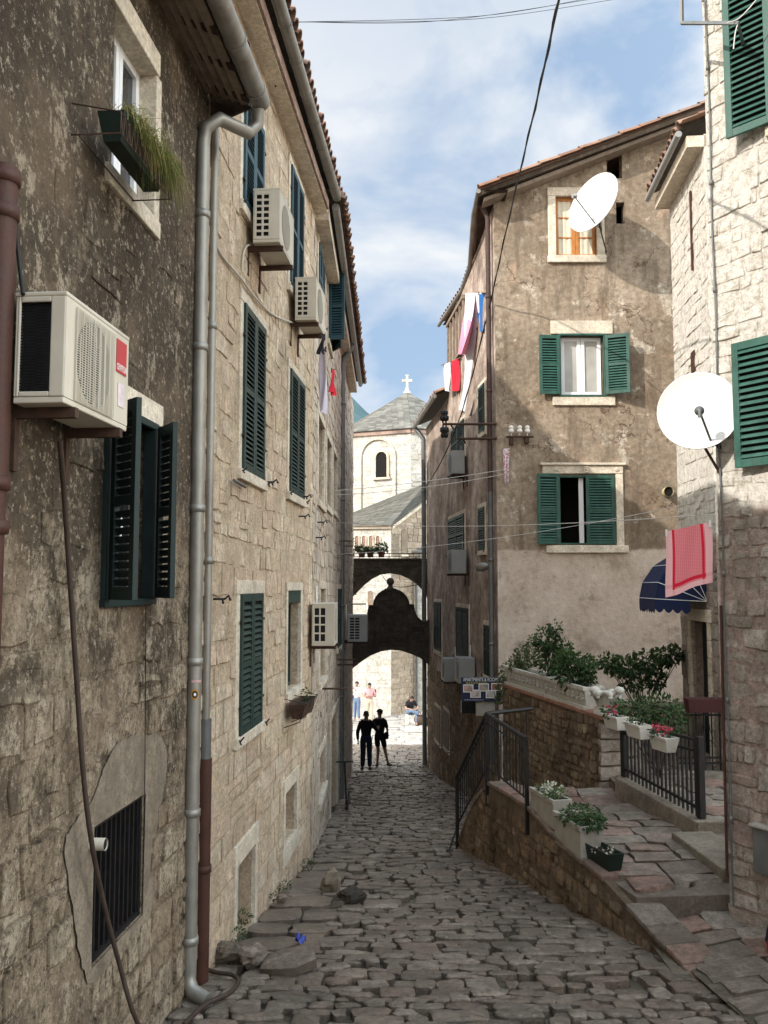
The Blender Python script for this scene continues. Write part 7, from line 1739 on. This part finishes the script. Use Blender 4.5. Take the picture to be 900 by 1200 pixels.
    if cap:
        mb = MB(); top_ = hd.lerp(g('crown'), .5)
        mb.grid(lambda u, v: M @ (top_ + rt * math.sin(2 * math.pi * u) * .096 * math.cos(v * 1.5) + fw * math.cos(2 * math.pi * u) * .11 * math.cos(v * 1.5) + up * (.035 + .085 * math.sin(v * 1.5))), 18, 6)
        mb.add([M @ (top_ + rt * x + fw * y + up * (.035 - .02 * (y > .12))) for x, y in ((-.07, .09), (.07, .09), (.06, .18), (0, .2), (-.06, .18))], [(0, 1, 2, 3, 4)]); mb.build('cap', cap, t, recalc=False)
    if bag:
        mb = MB(); c, sz, mt = bag; c = V(c); f = Fr(M @ c, (math.cos(yaw), math.sin(yaw))); mb.box(f, -sz[0], sz[0], -sz[1], sz[1], -sz[2], sz[2]); b = mb.build('bag', mt, t, bevel=.03)
        mb = MB(); sh = g('shr') if c.x > 0 else g('shl'); mb.tube([M @ (c + V((0, 0, sz[2]))), M @ (c.lerp(sh, .6) + V((.03 if c.x > 0 else -.03, .04, .05))), M @ (sh + V((0, 0, .07)))], .014, 6); mb.build('strap', mt, b)
    return t
def standing(**kw):
    J = dict(pel=(0, 0, .95), waist=(0, .01, 1.10), chest=(0, 0, 1.32), neck=(0, -.01, 1.48), head=(0, .02, 1.60), crown=(0, .01, 1.69),
             shl=(-.165, 0, 1.385), shr=(.165, 0, 1.385), ell=(-.24, -.02, 1.12), elr=(.24, -.02, 1.12), wrl=(-.25, .05, .88), wrr=(.25, .05, .88),
             hil=(-.09, 0, .90), hir=(.09, 0, .90), knl=(-.10, .03, .49), knr=(.10, .03, .49), anl=(-.11, 0, .08), anr=(.11, 0, .08), tol=(-.13, .13, .035), tor=(.13, .13, .035))
    J.update(kw); return J
M_blk = cloth('black_clothing', (.010, .010, .012)); M_dnv = cloth('dark_navy_denim', (.012, .020, .036)); M_denim = cloth('blue_denim', (.15, .21, .32)); M_khaki = cloth('khaki_cotton', (.55, .47, .36)); M_pnk = cloth('pink_check_shirt', (.62, .36, .38)); M_wht = cloth('white_knit', (.80, .79, .78)); M_char = cloth('charcoal_shirt', (.03, .03, .034)); M_hairb = simple('brown_hair', (.035, .022, .015), .6); M_hairk = simple('black_hair', (.012, .010, .009), .6); M_shoek = simple('dark_shoe', (.018, .016, .015), .6); M_shoew = simple('pale_shoe', (.55, .52, .5), .6)
g1 = gat(429, 904) - V((0, 0, .02))
person('man in black jacket and dark trousers walking away, left of the pair under the arch', g1, R(3), standing(wrr=(.36, .12, 1.20), elr=(.33, -.02, 1.15), wrl=(-.24, .08, .86), ell=(-.26, -.04, 1.12), knl=(-.09, .0, .49), knr=(.10, .05, .49), tor=(.15, .12, .035)), M_blk, M_dnv, M_shoek, M_hairk, SKIN_SHADE, sleeve=2, jacket=.16, scale=1.02)
g2 = gat(445, 899) - V((0, 0, .02))
person('person in dark shorts and a black cap, right of the pair under the arch', g2, R(-8), standing(pel=(0, 0, .94), knl=(-.05, .0, .5), anl=(-.06, -.12, .09), tol=(-.10, -.02, .035), hir=(.09, 0, .90), knr=(.16, .06, .49), anr=(.27, -.06, .11), tor=(.36, .04, .04), ell=(-.28, .0, 1.15), wrl=(-.22, .12, 1.2), elr=(.25, -.05, 1.14), wrr=(.22, .12, .98), look=(-.8, .6, 0)), M_blk, M_blk, M_shoek, M_hairk, SKIN_SHADE, sleeve=.9, shorts=True, cap=M_blk, bag=((.22, -.02, .95), (.06, .06, .11), M_blk), scale=1.0)
def pave(px, Y): p = at(px, 800, Y); return V((p.x, Y, ground(Y) + .02))
person('woman in a white top and blue jeans holding up a phone by the church wall', pave(418.5, 39.6), R(150), standing(elr=(.22, .10, 1.18), wrr=(.10, .22, 1.38), ell=(-.22, .10, 1.18), wrl=(-.08, .22, 1.36), knl=(-.08, .02, .5)), M_wht, M_denim, M_shoew, M_hairb, sleeve=2, scale=.98, bag=((.30, -.03, .98), (.09, .07, .13), M_clblue))
person('man in a pink shirt and pale trousers looking down by the church wall', pave(433, 38.9), R(185), standing(head=(0, .06, 1.58), crown=(0, .05, 1.675), look=(0, .8, -.4), elr=(.25, .02, 1.15), wrr=(.08, .24, 1.18), ell=(-.25, .02, 1.15), wrl=(-.06, .24, 1.16)), M_pnk, M_khaki, M_shoek, M_hairk, sleeve=.9, scale=1.0, bag=((-.20, -.14, 1.25), (.10, .06, .16), M_dnv))
sp = pave(480.5, 38.6)
person('man in a charcoal shirt and jeans sitting bent over on a white stool', sp, R(200), dict(pel=(0, -.08, .50), waist=(0, -.04, .66), chest=(0, .06, .86), neck=(0, .14, 1.00), head=(0, .23, 1.08), crown=(0, .25, 1.17), look=(0, .75, -.65), shl=(-.17, .07, .93), shr=(.17, .07, .93), ell=(-.30, .16, .70), elr=(.28, .18, .70), wrl=(-.10, .36, .66), wrr=(.12, .38, .68), hil=(-.09, -.04, .50), hir=(.09, -.04, .50), knl=(-.16, .40, .54), knr=(.10, .40, .64), anl=(-.10, .46, .09), anr=(-.22, .50, .46), tol=(-.10, .60, .04), tor=(-.34, .56, .42)), M_char, M_denim, M_shoek, M_hairk, sleeve=.8)
st = thing('stool', 'white plastic stool under the seated man by the church', 'stool', sp); f = Fr(sp + V((.02, .06, 0)), (1, .3))
mb = MB(); mb.box(f, -.17, .17, -.17, .17, .37, .40); mb.build('seat', M_white, st, bevel=.012)
for a in (-1, 1):
    for b in (-1, 1): mb = MB(); mb.prism([f.P(a * .17, b * .17, 0), f.P(a * .12, b * .17, 0), f.P(a * .12, b * .12, 0), f.P(a * .17, b * .12, 0)], (0, 0, .37)); mb.build('leg', M_white, st)
bp2 = pave(492, 38.3); bag2 = thing('backpack', 'dark brown bag on the pavement right of the seated man', 'bag', bp2); mb = MB(); mb.ball(bp2 + V((0, 0, .24)), .24, 14, 0, (1.1, .7, 1)); mb.build('body', simple('brown_bag_cloth', (.10, .065, .045), .9), bag2)
mb = MB(); mb.tube(smooth([bp2 + V((-.12, -.1, .4)), bp2 + V((-.05, -.12, .58)), bp2 + V((.08, -.1, .42))]), .015, 6); mb.build('strap', M_black, bag2)
# ------------------------------------------------------------------ sky, sun, camera
def sky():
    w = bpy.data.worlds.new('World'); sc.world = w; w.use_nodes = True; t = w.node_tree
    bg = t.nodes['Background']; N = t.nodes.new; L = t.links.new
    s = N('ShaderNodeTexSky'); s.sky_type = 'NISHITA'; s.sun_disc = False; s.sun_elevation = R(31.4); s.sun_rotation = R(233.5)
    s.air_density = 1.0; s.dust_density = 1.2; s.ozone_density = 1.0
    tc = N('ShaderNodeTexCoord'); mp = N('ShaderNodeMapping'); L(tc.outputs['Generated'], mp.inputs[0]); mp.inputs['Scale'].default_value = (1, 1, 1.7); mp.inputs['Location'].default_value = CLOUD_LOC
    n = N('ShaderNodeTexNoise'); L(mp.outputs[0], n.inputs['Vector']); n.inputs['Scale'].default_value = 3.1; n.inputs['Detail'].default_value = 9; n.inputs['Roughness'].default_value = .52; n.inputs['Distortion'].default_value = .25
    r = N('ShaderNodeValToRGB'); r.color_ramp.elements[0].position = CLOUD_LO; r.color_ramp.elements[0].color = (0, 0, 0, 1); r.color_ramp.elements[1].position = CLOUD_HI; r.color_ramp.elements[1].color = (1, 1, 1, 1); L(n.outputs['Fac'], r.inputs[0])
    n2 = N('ShaderNodeTexNoise'); L(mp.outputs[0], n2.inputs['Vector']); n2.inputs['Scale'].default_value = 4.2; n2.inputs['Detail'].default_value = 7
    r2 = N('ShaderNodeValToRGB'); r2.color_ramp.elements[0].position = .3; r2.color_ramp.elements[0].color = (*CLOUD_A, 1); r2.color_ramp.elements[1].position = .62; r2.color_ramp.elements[1].color = (*CLOUD_B, 1); L(n2.outputs['Fac'], r2.inputs[0])
    hz = N('ShaderNodeMix'); hz.data_type = 'RGBA'; hz.inputs[0].default_value = SKY_VEIL; L(s.outputs[0], hz.inputs[6]); hz.inputs[7].default_value = (*SKY_VEILC, 1)
    def mth(op, a, b, clamp=False):
        q = N('ShaderNodeMath'); q.operation = op; q.use_clamp = clamp
        for i, v in enumerate((a, b)):
            if isinstance(v, (int, float)): q.inputs[i].default_value = v
            else: L(v, q.inputs[i])
        return q.outputs[0]
    sp = N('ShaderNodeSeparateXYZ'); L(tc.outputs['Generated'], sp.inputs[0])
    # fewer clouds high up and to the right
    thin = mth('MULTIPLY', mth('MAXIMUM', mth('ADD', mth('SUBTRACT', sp.outputs[2], .38), mth('MULTIPLY', sp.outputs[0], .35)), 0.0), CLOUD_THIN)
    cm = mth('SUBTRACT', r.outputs[0], thin, True)
    m = N('ShaderNodeMix'); m.data_type = 'RGBA'; L(cm, m.inputs[0]); L(hz.outputs[2], m.inputs[6]); L(r2.outputs[0], m.inputs[7])
    # extra brightness added round the sun and overhead to lift the shaded walls
    dt = N('ShaderNodeVectorMath'); dt.operation = 'DOT_PRODUCT'; L(tc.outputs['Generated'], dt.inputs[0]); dt.inputs[1].default_value = (-.688, -.509, .517)
    gl = mth('ADD', mth('MULTIPLY', mth('POWER', mth('MAXIMUM', dt.outputs['Value'], 0.0), 1.5), GLOW), mth('MULTIPLY', mth('MAXIMUM', mth('SUBTRACT', sp.outputs[2], .62), 0.0), ZEN)); gl = mth('ADD', gl, 1.0)
    # unseen glow added to the sky on the right, to brighten the left walls
    db = N('ShaderNodeVectorMath'); db.operation = 'DOT_PRODUCT'; L(tc.outputs['Generated'], db.inputs[0]); db.inputs[1].default_value = (.88, -.10, .46)
    gl = mth('ADD', gl, mth('MULTIPLY', mth('POWER', mth('MAXIMUM', db.outputs['Value'], 0.0), 5.0), SIDE_FILL))
    vm = N('ShaderNodeMix'); vm.data_type = 'RGBA'; vm.blend_type = 'MULTIPLY'; vm.inputs[0].default_value = 1; L(m.outputs[2], vm.inputs[6]); cc = N('ShaderNodeCombineColor')
    for i, k in enumerate((1.0, .87, .68)): L(mth('ADD', mth('MULTIPLY', mth('SUBTRACT', gl, 1.0), k), 1.0), cc.inputs[i])
    L(cc.outputs[0], vm.inputs[7]); L(vm.outputs[2], bg.inputs[0])
    bg.inputs[1].default_value = SKY_S
GLOW = 2.2; ZEN = 7.0; SIDE_FILL = 9.5; CLOUD_THIN = 2.0
SKY_S = .125; SKY_VEIL = .65; SKY_VEILC = (4.1, 5.6, 7.7)
CLOUD_LOC = (.3, .1, .45); CLOUD_LO = .37; CLOUD_HI = .53; CLOUD_A = (6.9, 7.2, 7.6); CLOUD_B = (8.2, 8.3, 8.3)
sky()
sd = bpy.data.lights.new('sun', 'SUN'); sd.energy = 5.0; sd.angle = R(.5); sd.color = (1, .955, .88)
so = bpy.data.objects.new('sun', sd); COL.objects.link(so)
so.rotation_euler = V((.804, .595, -.61)).to_track_quat('-Z', 'Y').to_euler(); so.location = (-20, -15, 20)
cd = bpy.data.cameras.new('camera'); cam = bpy.data.objects.new('camera', cd); COL.objects.link(cam)
cam.location = (0, 0, 0); cam.rotation_euler = (R(90) + PITCH, 0, 0)
cd.sensor_fit = 'HORIZONTAL'; cd.sensor_width = 36; cd.lens = 36 * F / 900; cd.clip_end = 9000; cd.clip_start = .05
sc.camera = cam
sc.view_settings.view_transform = 'Standard'; sc.view_settings.look = 'None'; sc.view_settings.exposure = 0
sc.cycles.max_bounces = 7; sc.cycles.diffuse_bounces = 5
